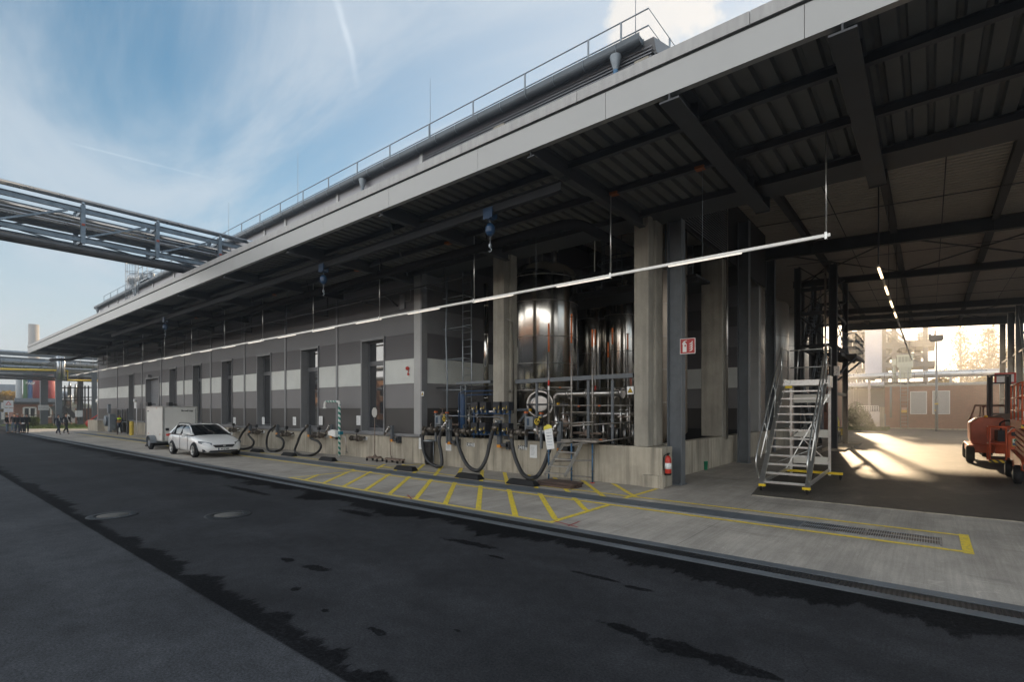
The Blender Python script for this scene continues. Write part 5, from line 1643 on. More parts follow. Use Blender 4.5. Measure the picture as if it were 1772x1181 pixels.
for (x, y, z0, z1) in (std[0], std[4], std[7]):
    m_ = MB(); c = 2.86 if y < 14 else 2.75
    m_.tube([(x, y, c), (x, y, c + .16)], .03, 8, m=0); m_.tube([(x, y, c - .14), (x, y, c)], .029, 8, m=1); m_.build('red_band', [RED, WHITEP], scf)
m_ = MB()
a, b = W(*T5(285, 755), 12.5), W(*T5(405, 768), 12.5)
m_.add([W(*T5(285, 752), 12.75), W(*T5(470, 768), 12.75), W(*T5(640, 730), 13.8), W(*T5(400, 728), 13.8)], [(0, 1, 2, 3)])
p0_, p1_, p2_, p3_ = (W(*T5(285, 752), 12.75), W(*T5(455, 762), 12.75), W(*T5(600, 728), 13.7), W(*T5(400, 728), 13.8))
zt = 1.36
m_ = MB(); m_.box(-8.55, 12.75, 1.20, -7.35, 13.75, 1.25); m_.build('deck', mat('scaffold_deck', (.30, .27, .24), .6, .3, .3, 6), scf)
ss = thing('scaffold_stair', 'narrow aluminium step ladder leading up to the scaffold platform', 'steps', (-8.4, 12.3, 0))
SA = mat('dull_alu', (.42, .41, .39), .45, .8, .2, 6)
bl_, br_ = Vector((-8.72, 12.15, .22)), Vector((-8.05, 12.2, .22))
tl_, tr_ = Vector((-8.45, 12.85, 1.22)), Vector((-7.85, 12.85, 1.22))
for a, b in ((bl_, tl_), (br_, tr_)):
    m_ = MB(); m_.bar(a, b, .03, .09); m_.build('stringer', SA, ss)
for k in range(5):
    t_ = (k + .35) / 5; a = bl_.lerp(tl_, t_); b = br_.lerp(tr_, t_)
    m_ = MB(); m_.bar(a, b, .14, .03); m_.build('tread', SA, ss)
WOOD = mat('old_timber', (0.075, 0.05, 0.04), .85, 0, .5, 3, .5, 12, stretch=(.4, 4, 4))
wb = MB(); q0 = Vector((-8.0, 11.75, 0)); ang = R(4)
for k, (dy, z) in enumerate([(-.18, .012), (.02, .012), (.2, .012), (-.16, .085), (.03, .085), (.21, .085)]):
    wb.box(-8.55 + .03 * (k % 3), 11.8 + dy - .09, z, -7.40 + .04 * (k % 2), 11.8 + dy + .085, z + .065)
solo(wb, 'timber_pad', WOOD, 'stack of old dark timber planks under the scaffold stair', 'timber', (-8, 11.8, 0), bevel=.008)
# hanging tag with yellow hood on a blue post
tg = thing('scaffold_tag', 'yellow and white scaffold tag card tilted on its blue post', 'tag', W(947, 760, 12.4))
c0, c1 = W(948.5, 742, 12.40), W(952, 778, 12.40)
m_ = MB()
ctr = (W(949.5, 757, 12.4)); w_ = .095
m_.add([W(941.5, 744, 12.4), W(955, 740, 12.4), W(959.5, 777, 12.4), W(946.5, 779, 12.4), W(941.5, 744, 12.42), W(955, 740, 12.42), W(959.5, 777, 12.42), W(946.5, 779, 12.42)], [(0, 1, 2, 3), (7, 6, 5, 4), (0, 4, 5, 1), (1, 5, 6, 2), (2, 6, 7, 3), (3, 7, 4, 0)])
m_.build('card', PAPER, tg)
m_ = MB()
m_.add([W(940.5, 745, 12.395), W(955.5, 741, 12.395), W(954, 737, 12.395), W(948.5, 734.5, 12.395), W(941, 739, 12.395)], [(0, 1, 2, 3, 4)]); m_.build('hood', mat('tag_yellow', (.72, .62, .08), .5), tg)
m_ = MB()
for k in range(5):
    v = 750 + k * 5.2; m_.bar(W(944.5 + k * .6, v, 12.392), W(954 + k * .6, v - 1, 12.392), .002, .010)
m_.build('print', mat('tag_print', (.25, .32, .42), .6), tg)

# warning signs, fire sign, extinguisher
def tri_sign(name, c, s, lab, w=1.0):
    t = thing(name, lab, 'warning sign', c)
    m_ = MB(); m_.box(c.x - s * .5, c.y - .01, c.z - s * .55, c.x + s * .5, c.y, c.z + s * .55); m_.build('board', WHITEP, t)
    m_ = MB(); m_.prism([(c.x - s * .44, c.z - s * .36), (c.x + s * .44, c.z - s * .36), (c.x, c.z + s * .42)], c.y - .014, c.y - .011, 'y'); m_.build('black_border', INK, t)
    m_ = MB(); m_.prism([(c.x - s * .35, c.z - s * .31), (c.x + s * .35, c.z - s * .31), (c.x, c.z + s * .30)], c.y - .018, c.y - .015, 'y'); m_.build('yellow_field', mat('sign_yellow', (.75, .48, .02), .5), t)
    m_ = MB(); m_.prism([(c.x - s * .03, c.z - s * .05), (c.x + s * .03, c.z - s * .05), (c.x + s * .04, c.z + s * .16), (c.x - s * .04, c.z + s * .16)], c.y - .022, c.y - .019, 'y')
    m_.box(c.x - s * .2, c.y - .022, c.z - s * .26, c.x + s * .2, c.y - .019, c.z - s * .2)
    for dx in (-.13, 0, .13): m_.box(c.x + s * dx - s * .025, c.y - .022, c.z - s * .2, c.x + s * dx + s * .025, c.y - .019, c.z - s * .07)
    m_.build('symbol', INK, t)


tri_sign('warning_sign', W(1090.8, 676, 13.28), .20, 'triangular yellow warning sign fixed beside the broad corner column')
c = W(731.3, 682, 13.30); tri_sign('warning_sign', c, .16, 'small yellow warning sign on the grey hall corner trim')
fs2 = thing('fire_sign', 'red fire extinguisher sign with flames on the steel column', 'sign', W(1189.5, 599, 14.05))
c = W(1189.8, 599.3, 14.05); s = .215
m_ = MB(); m_.box(c.x - s, c.y, c.z - s, c.x + s, c.y + .012, c.z + s); m_.build('white_border', WHITEP, fs2)
m_ = MB(); m_.box(c.x - s * .93, c.y - .004, c.z - s * .93, c.x + s * .93, c.y - .001, c.z + s * .93); m_.build('red_field', mat('sign_red', (.42, .03, .025), .45), fs2)
m_ = MB(); y0_, y1_ = c.y - .009, c.y - .006
m_.prism([(c.x - s * .62, c.z - s * .75), (c.x - s * .12, c.z - s * .75), (c.x - s * .12, c.z + s * .30), (c.x - s * .24, c.z + s * .42), (c.x - s * .50, c.z + s * .42), (c.x - s * .62, c.z + s * .30)], y0_, y1_, 'y')
m_.prism([(c.x - s * .43, c.z + s * .44), (c.x - s * .31, c.z + s * .44), (c.x - s * .31, c.z + s * .58), (c.x - s * .1, c.z + s * .66), (c.x - s * .1, c.z + s * .74), (c.x - s * .48, c.z + s * .66), (c.x - s * .72, c.z + s * .30), (c.x - s * .62, c.z + s * .24), (c.x - s * .43, c.z + s * .52)], y0_, y1_, 'y')
for k in range(4):
    ox, oz = .16 + .0 * k, -.68 + .3 * k
    m_.prism([(c.x + s * (ox), c.z + s * (oz)), (c.x + s * (ox + .35), c.z + s * (oz + .02)), (c.x + s * (ox + .55), c.z + s * (oz + .28)), (c.x + s * (ox + .42), c.z + s * (oz + .42)), (c.x + s * (ox + .40), c.z + s * (oz + .26)), (c.x + s * (ox + .18), c.z + s * (oz + .12))], y0_, y1_, 'y')
m_.build('pictogram', WHITEP, fs2)
m_ = MB(); m_.box(c.x - s * .38, y0_ - .003, c.z - .01, c.x - s * .2, y0_ - .001, c.z + .04); m_.build('label', mat('sign_red', (.42, .03, .025), .45), fs2)
ex = thing('fire_extinguisher', 'red fire extinguisher hung on the end of the bund wall', 'fire extinguisher', (-5.50, 13.35, .35))
m_ = MB(); m_.lathe([(0, 0), (.075, .0), (.085, .03), (.085, .42), (.06, .50), (.025, .53), (0, .53)], (-5.50, 13.42, .36), 20); m_.build('cylinder', RED, ex)
m_ = MB(); m_.lathe([(.086, .0), (.088, .0), (.088, .05), (.086, .05)], (-5.50, 13.42, .36), 20); m_.cyl((-5.5, 13.42, .88), (-5.5, 13.42, .95), .025, 8); m_.box(-5.52, 13.36, .93, -5.48, 13.50, .96); m_.tube(smooth_path([(-5.5, 13.42, .92), (-5.58, 13.36, .88), (-5.6, 13.34, .7), (-5.58, 13.34, .48)], 5), .014, 6); m_.build('valve_and_hose', BLACKR, ex)
m_ = MB(); m_.lathe([(.0865, .17), (.0875, .17), (.0875, .33), (.0865, .33)], (-5.50, 13.42, .36), 20); m_.build('label', PAPER, ex)
gc = MB(); c = G(1220.5, 814); gc.lathe([(0, .01), (.075, .01), (.085, .28), (.095, .28), (.095, .31), (.08, .31), (.07, .02)], c, 16); solo(gc, 'green_bin', GREEN, 'small green cup shaped bin at the foot of the bund wall', 'bin', c)

# ------------------------------------------------------------------ loading stations on the wall
A2 = lambda x, y: (400 + x * 360 / 1635, 560 + y * 360 / 1635)
B2 = lambda x, y: (700 + x * 360 / 1635, 620 + y * 360 / 1635)
FL = mat('flange_iron', (0.17, 0.15, 0.13), .45, .75, .3, 10)
HOSE = mat('hose_rubber', (0.025, 0.026, 0.028), .5, 0, .2, 6, .25, 50)
CAP = mat('orange_cap', (.75, .30, .03), .5)


def station(c, lab, n=1.0, post=True, hood=True):
    """flanged coupling block: pipe stub, two flanges, hand valve, stand with a small black head"""
    t = thing('loading_coupling', lab, 'valve coupling', c, 'flanged loading couplings along the wall')
    x, y, z = c
    m_ = MB(); m_.cyl((x - .30, y, z), (x + .42, y, z), .05, 12)
    m_.tube([(x + .3, y, z), (x + .3, y + .12, z), (x + .3, y + .3, z + .05)], .045, 10); m_.build('pipe', FL, t)
    m_ = MB()
    for dx, r in ((-.31, .12), (-.16, .105), (-.02, .10), (.16, .13), (.22, .13), (.40, .11)):
        m_.cyl((x + dx, y, z), (x + dx + .035, y, z), r, 18)
    m_.build('flange', FL, t)
    m_ = MB(); m_.lathe([(0, -.1), (.085, -.08), (.10, 0), (.085, .08), (0, .1)], (x + .08, y, z), 14); m_.tube([(x + .08, y, z + .05), (x + .08, y, z + .22)], .02, 6)
    m_.tube([(x + .08 + .0, y, z + .22), (x + .3, y - .1, z + .24)], .012, 5); m_.build('valve', FL, t)
    if hood:
        m_ = MB(); m_.box(x + .02, y - .05, z + .26, x + .16, y + .08, z + .42); m_.tube([(x + .09, y + .02, z + .1), (x + .09, y + .02, z + .3)], .02, 6); m_.build('black_head', BLACKP, t, bevel=.01)
    return t


def hose(pts, lab, r=.055, closed=False):
    m_ = MB(); p = smooth_path(pts, 7)
    m_.tube(p, r, 12, m=0)
    for a, b in ((0, 2), (-1, -3)):
        d = (p[b] - p[a]).normalized(); m_.tube([p[a] - d * .03, p[a] + d * .14], r * 1.18, 12, m=1)
    return solo(m_, 'loading_hose', [HOSE, FL], lab, 'hose', tuple(p[0]), 'black loading hoses along the wall')


def bracket(base, z0, z1, lab, orange_top=False, nozzle=None):
    t = thing('hose_stand', lab, 'hose stand', (base.x, base.y, z0), 'steel hose stands on the wall')
    m_ = MB(); m_.box(base.x - .07, base.y - .05, z0, base.x + .07, base.y + .07, z1); m_.build('post', BLUESTEEL, t)
    m_ = MB(); m_.box(base.x - .072, base.y - .055, z0 - .01, base.x + .072, base.y + .072, z0 + .09); m_.build('end_cap', CAP, t)
    m_ = MB(); m_.box(base.x + .07, base.y - .02, z0 + .02, base.x + .40, base.y + .06, z0 + .14); m_.box(base.x + .3, base.y - .02, z0 - .06, base.x + .42, base.y + .25, z0 + .2); m_.build('bracket', STEEL, t)
    m_ = MB()
    a = Vector((base.x - .03, base.y - .08, z1 - .02)); b = a + Vector((-.32, -.03, -.36))
    if nozzle: b = a + nozzle
    m_.tube([a, b], .06, 12, radii=[.05, .045]); m_.tube([a, a.lerp(b, .2)], .065, 12); m_.tube([a.lerp(b, .55), a.lerp(b, .7)], .06, 12); m_.build('nozzle', STAIN2, t)
    return t, b


def HP(fn, x, y, Y, r=.06):
    p = W(*fn(x, y), Y)
    return p if p.z > r else G(*fn(x, y), r)


def wpts(fn, pts, Y, dy=None):
    return [W(*fn(x, y), Y if dy is None else Y + dy[i]) for i, (x, y) in enumerate(pts)]


YH = 12.85
# couplings on the hall plinth (far to near)
labs = ['coupling next to the parked car, half hidden by its bonnet', 'rusty flanged coupling behind the first small hose from the car', 'rusty flanged coupling behind the second small hose', 'rusty flanged coupling behind the wide looped hose, beside the striped shower', 'rusty flanged coupling between the striped shower and upright round sign']
for i, (x, y) in enumerate([(10, 840), (190, 855), (425, 872), (680, 882), (975, 905)]):
    c = W(*A2(x, y), 12.98); station(tuple(c), labs[i])
labs2 = ['big flanged coupling at the start of the bund wall by the black sack', 'big flanged coupling above the plate R2321', 'big flanged coupling between the black boxes and yellow reel']
for i, (x, y) in enumerate([(195, 562), (450, 575), (880, 585)]):
    c = W(*B2(x, y), 12.98); station(tuple(c), labs2[i], hood=False)
bl1 = ['hose stand next to the car with its nozzle tilted', 'hose stand between the car and the shower, second one', 'hose stand holding the wide looped hose, third from the car', 'empty hose stand directly beside the green striped shower', 'hose stand behind the two wheeled sign bases']
br_pts = [(148, 820, 885), (362, 830, 885), (612, 845, 890), (790, 855, 900), (1262, 865, 928)]
for i, (x, ym, yb) in enumerate(br_pts):
    p = W(*A2(x, ym), 13.12); zb = W(*A2(x, yb), 13.12).z
    zt = [1.24, 1.31, 1.37, 1.41, 1.45][i]
    bracket(p, max(.8, zb), zt + .02, bl1[i])
bl2 = ['tall hose stand above the black waste sack', 'tall hose stand between the plates R2321 and R2331', 'tall hose stand partly behind the scaffold stair']
for i, (x, yt, yb) in enumerate([(352, 490, 685), (745, 490, 708), (1220, 500, 740)]):
    p = W(*B2(x, 600), 13.12)
    bracket(p, .86, 1.78, bl2[i], nozzle=Vector((-.22 if i < 2 else -.2, -.05, -.36)))
hose([HP(A2, x, y, YH) for x, y in [(138, 795), (100, 845), (68, 900), (50, 960), (70, 985), (120, 985), (165, 965), (178, 930), (150, 895), (135, 870), (170, 856)]], 'small looped hose beside the car bonnet')
hose([HP(A2, x, y, YH) for x, y in [(345, 805), (300, 848), (282, 900), (280, 965), (298, 1000), (350, 1006), (400, 985), (413, 935), (390, 900), (355, 882), (400, 874)]], 'square looped hose standing second from the car')
hose([HP(A2, x, y, YH) for x, y in [(600, 805), (548, 870), (522, 935), (500, 1005), (540, 1032), (625, 1038), (685, 1008), (705, 965), (680, 928), (625, 905), (630, 885)]], 'wide looped hose between the third window and the striped shower')
hose([HP(B2, x, y, YH - d) for x, y, d in [(150, 575, 0), (142, 640, .03), (148, 720, .06), (178, 800, .12), (235, 846, .2), (282, 850, .22), (294, 815, .15), (285, 730, .1), (272, 660, .05), (283, 600, 0), (312, 550, 0)]], 'black hose drooping in front of the black waste sack', .062)
hose([HP(B2, x, y, YH - d) for x, y, d in [(412, 590, 0), (418, 660, .05), (445, 750, .1), (495, 845, .2), (560, 886, .3), (605, 862, .28), (645, 780, .15), (668, 680, .08), (685, 600, .03), (715, 540, 0)]], 'long U shaped hose hanging under the plate R2321', .066)
hose([HP(B2, x, y, YH - d) for x, y, d in [(840, 600, 0), (848, 690, .05), (875, 800, .12), (925, 905, .25), (985, 945, .33), (1045, 928, .3), (1095, 850, .18), (1130, 750, .1), (1155, 660, .05), (1190, 580, 0)]], 'long U shaped hose hanging under the plate R2331', .066)

# number plates, notices
def plate(fn, pts, txt, lab, y=13.285, size=.15):
    a, b = W(*fn(pts[0], pts[1]), y), W(*fn(pts[2], pts[3]), y)
    t = thing('number_plate', lab, 'number plate', ((a.x + b.x) / 2, y, (a.z + b.z) / 2), 'white number plates on the wall')
    m_ = MB(); m_.box(a.x, y - .006, b.z, b.x, y, a.z); m_.build('board', PAPER, t)
    text(txt, t, ((a.x + b.x) / 2, y - .009, (a.z + b.z) / 2 - .003), size, INK, bold=.003, sx=.78)


plate(B2, (488, 666, 550, 699), 'R2321', 'white plate reading R2321 on the bund wall', size=.185)
plate(B2, (892, 689, 962, 724), 'R2331', 'white plate reading R2331 on the bund wall', size=.185)
plate(A2, (237, 843, 262, 864), 'R2281', 'small number plate on the plinth just past the car bonnet', size=.11)
plate(A2, (466, 857, 494, 880), 'R2291', 'small number plate beside the second coupling from the car', size=.11)
plate(A2, (723, 872, 757, 898), 'R2301', 'small number plate R2301 beside the wide looped hose', size=.12)
plate(A2, (1035, 893, 1071, 918), 'R2311', 'small number plate R2311 between shower and round sign', size=.13)
plate(A2, (48, 826, 70, 850), 'R2271', 'small number plate above the car bonnet', size=.1)
TXT = mat('notice_print', (.35, .36, .38), .6)


def notice(fn, pts, lab, y):
    a, b = W(*fn(pts[0], pts[1]), y), W(*fn(pts[2], pts[3]), y)
    t = thing('notice', lab, 'notice', ((a.x + b.x) / 2, y, b.z), 'paper notices on the wall')
    m_ = MB(); m_.box(a.x, y - .004, b.z, b.x, y, a.z); m_.build('sheet', PAPER, t)
    m_ = MB(); w = b.x - a.x; h_ = a.z - b.z
    rr_ = random.Random(int(pts[0]))
    for k in range(7):
        z = a.z - h_ * (.22 + k * .095); m_.box(a.x + w * .15, y - .006, z, a.x + w * rr_.uniform(.55, .85), y - .0045, z + h_ * .022)
    m_.build('print', TXT, t)


notice(A2, (485, 736, 510, 802), 'narrow white notice between the second and third window', YF - .005)
notice(A2, (690, 730, 719, 800), 'white notice just above the safety shower eye wash', YF - .055)
notice(A2, (985, 726, 1017, 802), 'white notice on the frame of the window behind the round sign', YF - .055)
notice(A2, (243, 737, 263, 796), 'white notice in front of the third window', YF - .055)
notice(A2, (17, 739, 36, 795), 'white notice beside the car roof', YF - .01)
notice(B2, (985, 681, 1041, 788), 'white notice sheet between plate R2331 and the scaffold steps', 13.285)
notice(B2, (324, 637, 368, 731), 'notice sheet on the bund wall behind the first drooping hose', 13.285)
notice(B2, (113, 627, 140, 718), 'narrow notice at the seam of plinth and bund wall', 13.285)

# waste sack in its ring stand
sk = thing('waste_sack', 'black waste sack hanging in a ring stand', 'waste sack', (-14.75, 12.95, 0))
c = G(746, 806); cx, cy = -14.72, 13.0
m_ = MB(); m_.lathe([(.0, .06), (.14, .05), (.18, .15), (.20, .5), (.205, .85), (.215, .93)], (cx, cy, 0), 18); m_.build('sack', mat('sack_film', (.015, .015, .017), .35, 0, .2, 4, .8, 9), sk)
m_ = MB(); m_.lathe([(.19, .92), (.24, .93), (.24, .97), (.19, .98), (.0, 1.0)], (cx, cy, 0), 20)
for s in (-1, 1): m_.tube([(cx + s * .23, cy, .94), (cx + s * .23, cy, .03)], .014, 6)
m_.build('stand', GALV, sk)

# reel and control boxes on the bund wall
def ctrl(x0, lab, sc=1.0):
    p = W(*B2(x0, 500), 13.05)
    t = thing('control_box', lab, 'control box', (p.x, 13.05, 1.1), 'control boxes with orange lamps')
    m_ = MB(); m_.box(p.x - .13, 12.98, 1.58, p.x + .17, 13.12, 1.92); m_.build('housing', mat('control_grey', (.2, .22, .24), .45, .2, .1, 3), t, bevel=.01)
    m_ = MB(); m_.box(p.x - .07, 12.97, 1.64, p.x + .02, 12.98, 1.86); m_.build('front_panel', mat('panel_blue_black', (.03, .06, .1), .3), t)
    m_ = MB(); m_.box(p.x - .19, 13.02, .92, p.x - .13, 13.1, 2.02); m_.box(p.x + .42, 13.02, .9, p.x + .48, 13.1, 2.0); m_.box(p.x - .13, 13.03, 1.52, p.x + .42, 13.07, 1.56); m_.box(p.x - .3, 13.03, 1.38, p.x + .7, 13.25, 1.42); m_.build('frame', BLUESTEEL, t)
    m_ = MB(); m_.box(p.x - .2, 13.0, 2.02, p.x - .12, 13.12, 2.08); m_.box(p.x + .41, 13.0, 2.0, p.x + .49, 13.12, 2.05); m_.build('orange_cap', ORANGE, t)
    m_ = MB(); m_.cyl((p.x + .0, 13.1, 1.45), (p.x + .55, 13.1, 1.45), .05, 10); m_.lathe([(0, -.1), (.08, -.09), (.08, .09), (0, .1)], (p.x + .2, 13.1, 1.47), 12); m_.box(p.x + .3, 13.0, 1.36, p.x + .34, 13.04, 1.62); m_.build('pump', STAIN2, t)
    return p


ctrl(268, 'control box with orange caps above the first drooping hose')
ctrl(985, 'control box with orange caps beside the yellow reel')


def reel(x, y, lab):
    c = W(*B2(x, y), 12.93)
    t = thing('hose_reel', lab, 'reel', c, 'yellow and black reels')
    m_ = MB(); m_.lathe([(0, -.06), (.05, -.06), (.14, -.05), (.15, 0), (.14, .05), (0, .05)], c, 22, axis='y'); m_.build('drum', BLACKR, t)
    m_ = MB(); o = c - Vector((0, .09, 0))
    m_.tube([o + Vector((.09 * math.cos(a), 0, .09 * math.sin(a))) for a in [i * math.pi / 6 for i in range(11)]], .016, 6)
    m_.tube([o + Vector((-.06, 0, -.05)), o + Vector((.02, -.01, .03)), o + Vector((.11, -.01, .16))], .014, 6); m_.tube([o + Vector((-.1, 0, -.02)), o + Vector((.08, 0, -.04))], .014, 6); m_.tube([o + Vector((.05, 0, .15)), o + Vector((.16, 0, .13))], .012, 6)
    m_.build('yellow_frame', YEL, t)


reel(1055, 500, 'yellow and black cable reel above the plate R2331')
m_ = MB(); c = W(*B2(310, 480), 12.95)
m_.tube([c + Vector((.06 * math.cos(a), 0, .08 * math.sin(a))) for a in [i * math.pi / 6 for i in range(13)]], .014, 6); m_.tube([c + Vector((-.05, 0, .14)), c + Vector((.06, 0, .15))], .014, 6); m_.tube([c + Vector((0, 0, .04)), c + Vector((0, 0, .18))], .013, 6); m_.tube([c + Vector((-.08, 0, .0)), c + Vector((.05, 0, -.03))], .013, 6)
m_.tube([c + Vector((0, .04, -.05)), c + Vector((0, .08, -.25))], .02, 6)
solo(m_, 'valve_handle', YEL, 'yellow valve handwheel above the black waste sack', 'valve handle', c)

# safety shower with green and white stripes
GW = NB('shower_stripes', .4)
ang_ = GW.ma('ARCTAN2', GW.ma('ADD', GW.Y, 0.0), GW.ma('ADD', GW.X, 0.0))
st_ = GW.ma('FRACT', GW.ma('ADD', GW.ma('MULTIPLY', GW.Z, 4.5), GW.ma('DIVIDE', ang_, 6.2832)))
GW.l(GW.mix(GW.ma('GREATER_THAN', st_, .5), (.70, .72, .70), (.0, .20, .14)), GW.b.inputs['Base Color'])
GH = NB('shower_stripes_arm', .4)
st_ = GH.ma('FRACT', GH.ma('ADD', GH.ma('MULTIPLY', GH.X, 4.5), GH.ma('MULTIPLY', GH.Z, 4.0)))
GH.l(GH.mix(GH.ma('GREATER_THAN', st_, .5), (.70, .72, .70), (.0, .20, .14)), GH.b.inputs['Base Color'])
sx_, sy_ = -20.45, 12.75
sh = thing('safety_shower', 'white safety shower pipe with diagonal green stripes', 'safety shower', (sx_, sy_, 0))
m_ = MB(); m_.cyl((sx_, sy_, .02), (sx_, sy_, 2.36), .055, 16); m_.build('post', GW.m, sh)
m_ = MB(); m_.tube(arc((sx_ - .14, sy_, 2.36), .14, 0, math.pi / 2, 6) , .056, 14); m_.tube(arc((sx_ - 1.08, sy_, 2.36), .14, math.pi / 2, math.pi, 6) + [(sx_ - 1.22, sy_, 2.26)], .056, 14, radii=None); m_.lathe([(.05, 0), (.085, -.06), (.085, -.1), (0, -.1)], (sx_ - 1.22, sy_, 2.28), 14); m_.build('elbow', WHITEP, sh)
m_ = MB(); m_.tube([(sx_ - .14, sy_, 2.50), (sx_ - 1.08, sy_, 2.50)], .055, 14); m_.build('arm', GH.m, sh)
m_ = MB(); m_.prism([(sx_ - .62, .98), (sx_ - .05, .90), (sx_ - .02, 1.18), (sx_ - .3, 1.24), (sx_ - .62, 1.14)], sy_ - .2, sy_ - .02, 'y'); m_.build('eye_wash', WHITEP, sh, bevel=.02)
m_ = MB(); m_.box(sx_ + .06, sy_ - .1, 1.02, sx_ + .22, sy_ + .05, 1.16); m_.build('valve_box', mat('teal_plastic', (0, .16, .22), .4), sh)
m_ = MB(); m_.tube([(sx_ + .1, sy_, .95), (sx_ + .3, sy_ + .1, .92), (sx_ + .3, sy_ + .2, .2), (sx_ + .1, sy_ + .2, .16)], .022, 6); m_.box(sx_ - .09, sy_ - .09, .005, sx_ + .09, sy_ + .09, .02); m_.build('drain_pipe', STAIN2, sh)

# two wheeled sign bases
def trolley(bx_, by_, lab, tilt=False):
    t = thing('wheeled_sign', lab, 'wheeled sign', (bx_, by_, 0), 'wheeled sign stands by the wall')
    m_ = MB()
    if not tilt:
        m_.box(bx_ - .38, by_ - .05, .14, bx_ + .38, by_ + .05, .19); m_.box(bx_ - .05, by_ - .3, .14, bx_ + .05, by_ + .3, .185); m_.prism([(bx_ - .38, by_ - .15), (bx_ + .38, by_ - .15), (bx_ + .30, by_ + .15), (bx_ - .30, by_ + .15)], .13, .17, 'z'); m_.lathe([(.12, .17), (.03, .28)], (bx_, by_, 0), 12)
    else:
        m_.box(bx_ - .45, by_ - .16, .12, bx_ + .45, by_ + .16, .17); m_.box(bx_ - .55, by_ - .06, .12, bx_ + .55, by_ + .06, .19)
    m_.build('base', RUST, t)
    for sx in (-1, 1):
        for sy in (-1, 1):
            w = MB(); w.lathe([(0, -.02), (.055, -.02), (.055, .02), (0, .02)], (bx_ + sx * .34, by_ + sy * .14, .06), 14, axis='y'); w.box(bx_ + sx * .34 - .02, by_ + sy * .14 - .03, .06, bx_ + sx * .34 + .02, by_ + sy * .14 + .03, .13); w.build('wheel', BLACKR, t)
    m_ = MB()
    if not tilt:
        m_.tube([(bx_, by_, .2), (bx_, by_, 1.9)], .018, 8); m_.build('pole', RUST, t)
        m_ = MB(); m_.prism([(bx_ + .19 * math.cos(a), 2.02 + .21 * math.sin(a)) for a in [math.pi / 8 + i * math.pi / 4 for i in range(8)]], by_ - .02, by_ - .01, 'y'); m_.build('sign_back', mat('sign_back', (.45, .44, .42), .5, .3, .1, 5), t)
    else:
        e_ = W(*A2(1212, 868), 13.0)
        m_.tube([(bx_ - .2, by_, .2), (bx_ - .25, by_ - .02, .35), (e_.x + .3, e_.y, e_.z - .02), e_], .016, 8); m_.build('pole', RUST, t)


trolley(-17.75, 12.7, 'wheeled base with an upright round sign turned away')
trolley(-16.5, 12.75, 'wheeled base with its bent pole leaning on the wall', True)

# rubber ramps
def ramp(u0, v0, u1, v1, lab):
    a, b = G(u0, v0, .015), G(u1, v1, .015)
    cx, cy = (a.x + b.x) / 2, 11.40
    return (cx, cy, abs(b.x - a.x))


rp = None
for i, (cx, cy, L_) in enumerate([(-11.02, 11.36, 1.0), (-8.92, 11.36, 1.0), (-14.2, 11.45, 1.0), (-19.3, 11.5, 1.0), (-22.75, 11.6, .95), (-26.0, 11.62, .95)]):
    lab = ['black rubber wheel stop in front of plate R2321', 'black rubber wheel stop touching the timber pad of the scaffold steps', 'black rubber wheel stop beside the tilted sign base', 'black rubber wheel stop below the striped shower', 'black rubber wheel stop in front of the wide looped hose', 'black rubber wheel stop next to the white car'][i]
    if rp is None:
        m_ = MB(); m_.add([(cx - .52, cy - .15, .014), (cx + .52, cy - .15, .014), (cx + .52, cy + .15, .014), (cx - .52, cy + .15, .014), (cx - .42, cy - .07, .16), (cx + .42, cy - .07, .16), (cx + .42, cy + .09, .16), (cx - .42, cy + .09, .16)],
                          [(3, 2, 1, 0), (4, 5, 6, 7), (0, 1, 5, 4), (1, 2, 6, 5), (2, 3, 7, 6), (3, 0, 4, 7)])
        rp = solo(m_, 'wheel_stop', BLACKR, lab, 'wheel stop', (cx, cy, .014), 'black rubber wheel stops along the channel', bevel=.012)
    else:
        dup(rp, (cx, cy, .014), label=lab)

# red bell on the pale band, glass screen, far end gear
bl = MB(); c = W(705.5, 638, YF - .05); bl.lathe([(0, -.08), (.07, -.06), (.08, 0), (.05, .04), (0, .05)], c, 14, axis='y'); bl.tube([c + Vector((0, 0, -.03)), c + Vector((.06, 0, -.12)), c + Vector((.0, 0, -.2))], .02, 6); bl.box(c.x - .03, c.y, c.z - .28, c.x + .05, c.y + .04, c.z - .2)
solo(bl, 'alarm_bell', RED, 'red alarm horn on the pale wall band', 'alarm', c)
jb = MB(); c = W(697, 523, YF - .03); jb.box(c.x - .15, c.y - .05, c.z - .3, c.x + .15, c.y + .02, c.z + .3); jb.tube([c, c + Vector((.5, 0, .0)), c + Vector((.5, 0, .5))], .02, 6)
solo(jb, 'junction_box', TRIM, 'grey junction box high on the hall wall under the canopy', 'junction box', c)
scn = thing('glass_screen', 'grey framed glass screen wall beside the walking woman', 'glass screen', (-54.8, 12.9, 0))
m_ = MB()
for x in (-56.3, -54.9, -53.3): m_.box(x - .05, 12.85, 0, x + .05, 12.95, 2.2)
m_.box(-56.35, 12.86, 2.12, -53.25, 12.94, 2.2); m_.box(-56.35, 12.86, .02, -53.25, 12.94, .12); m_.box(-56.35, 12.87, 1.0, -53.25, 12.93, 1.08); m_.build('frame', FRAME, scn)
m_ = MB(); m_.box(-56.25, 12.895, .12, -54.95, 12.905, 1.0, m=1); m_.box(-56.25, 12.895, 1.08, -54.95, 12.905, 2.12); m_.build('pane', [GLASS, mat('frosted_pane', (.42, .44, .40), .5)], scn)
m_ = MB(); m_.lathe([(0, 1.16), (.12, 1.14), (.15, 1.05), (.15, 0)], (-50.9, 12.6, 0), 16); solo(m_, 'bollard', YEL, 'yellow bollard beside the enclosed white trailer', 'bollard', (-50.9, 12.6, 0), 'yellow bollards')
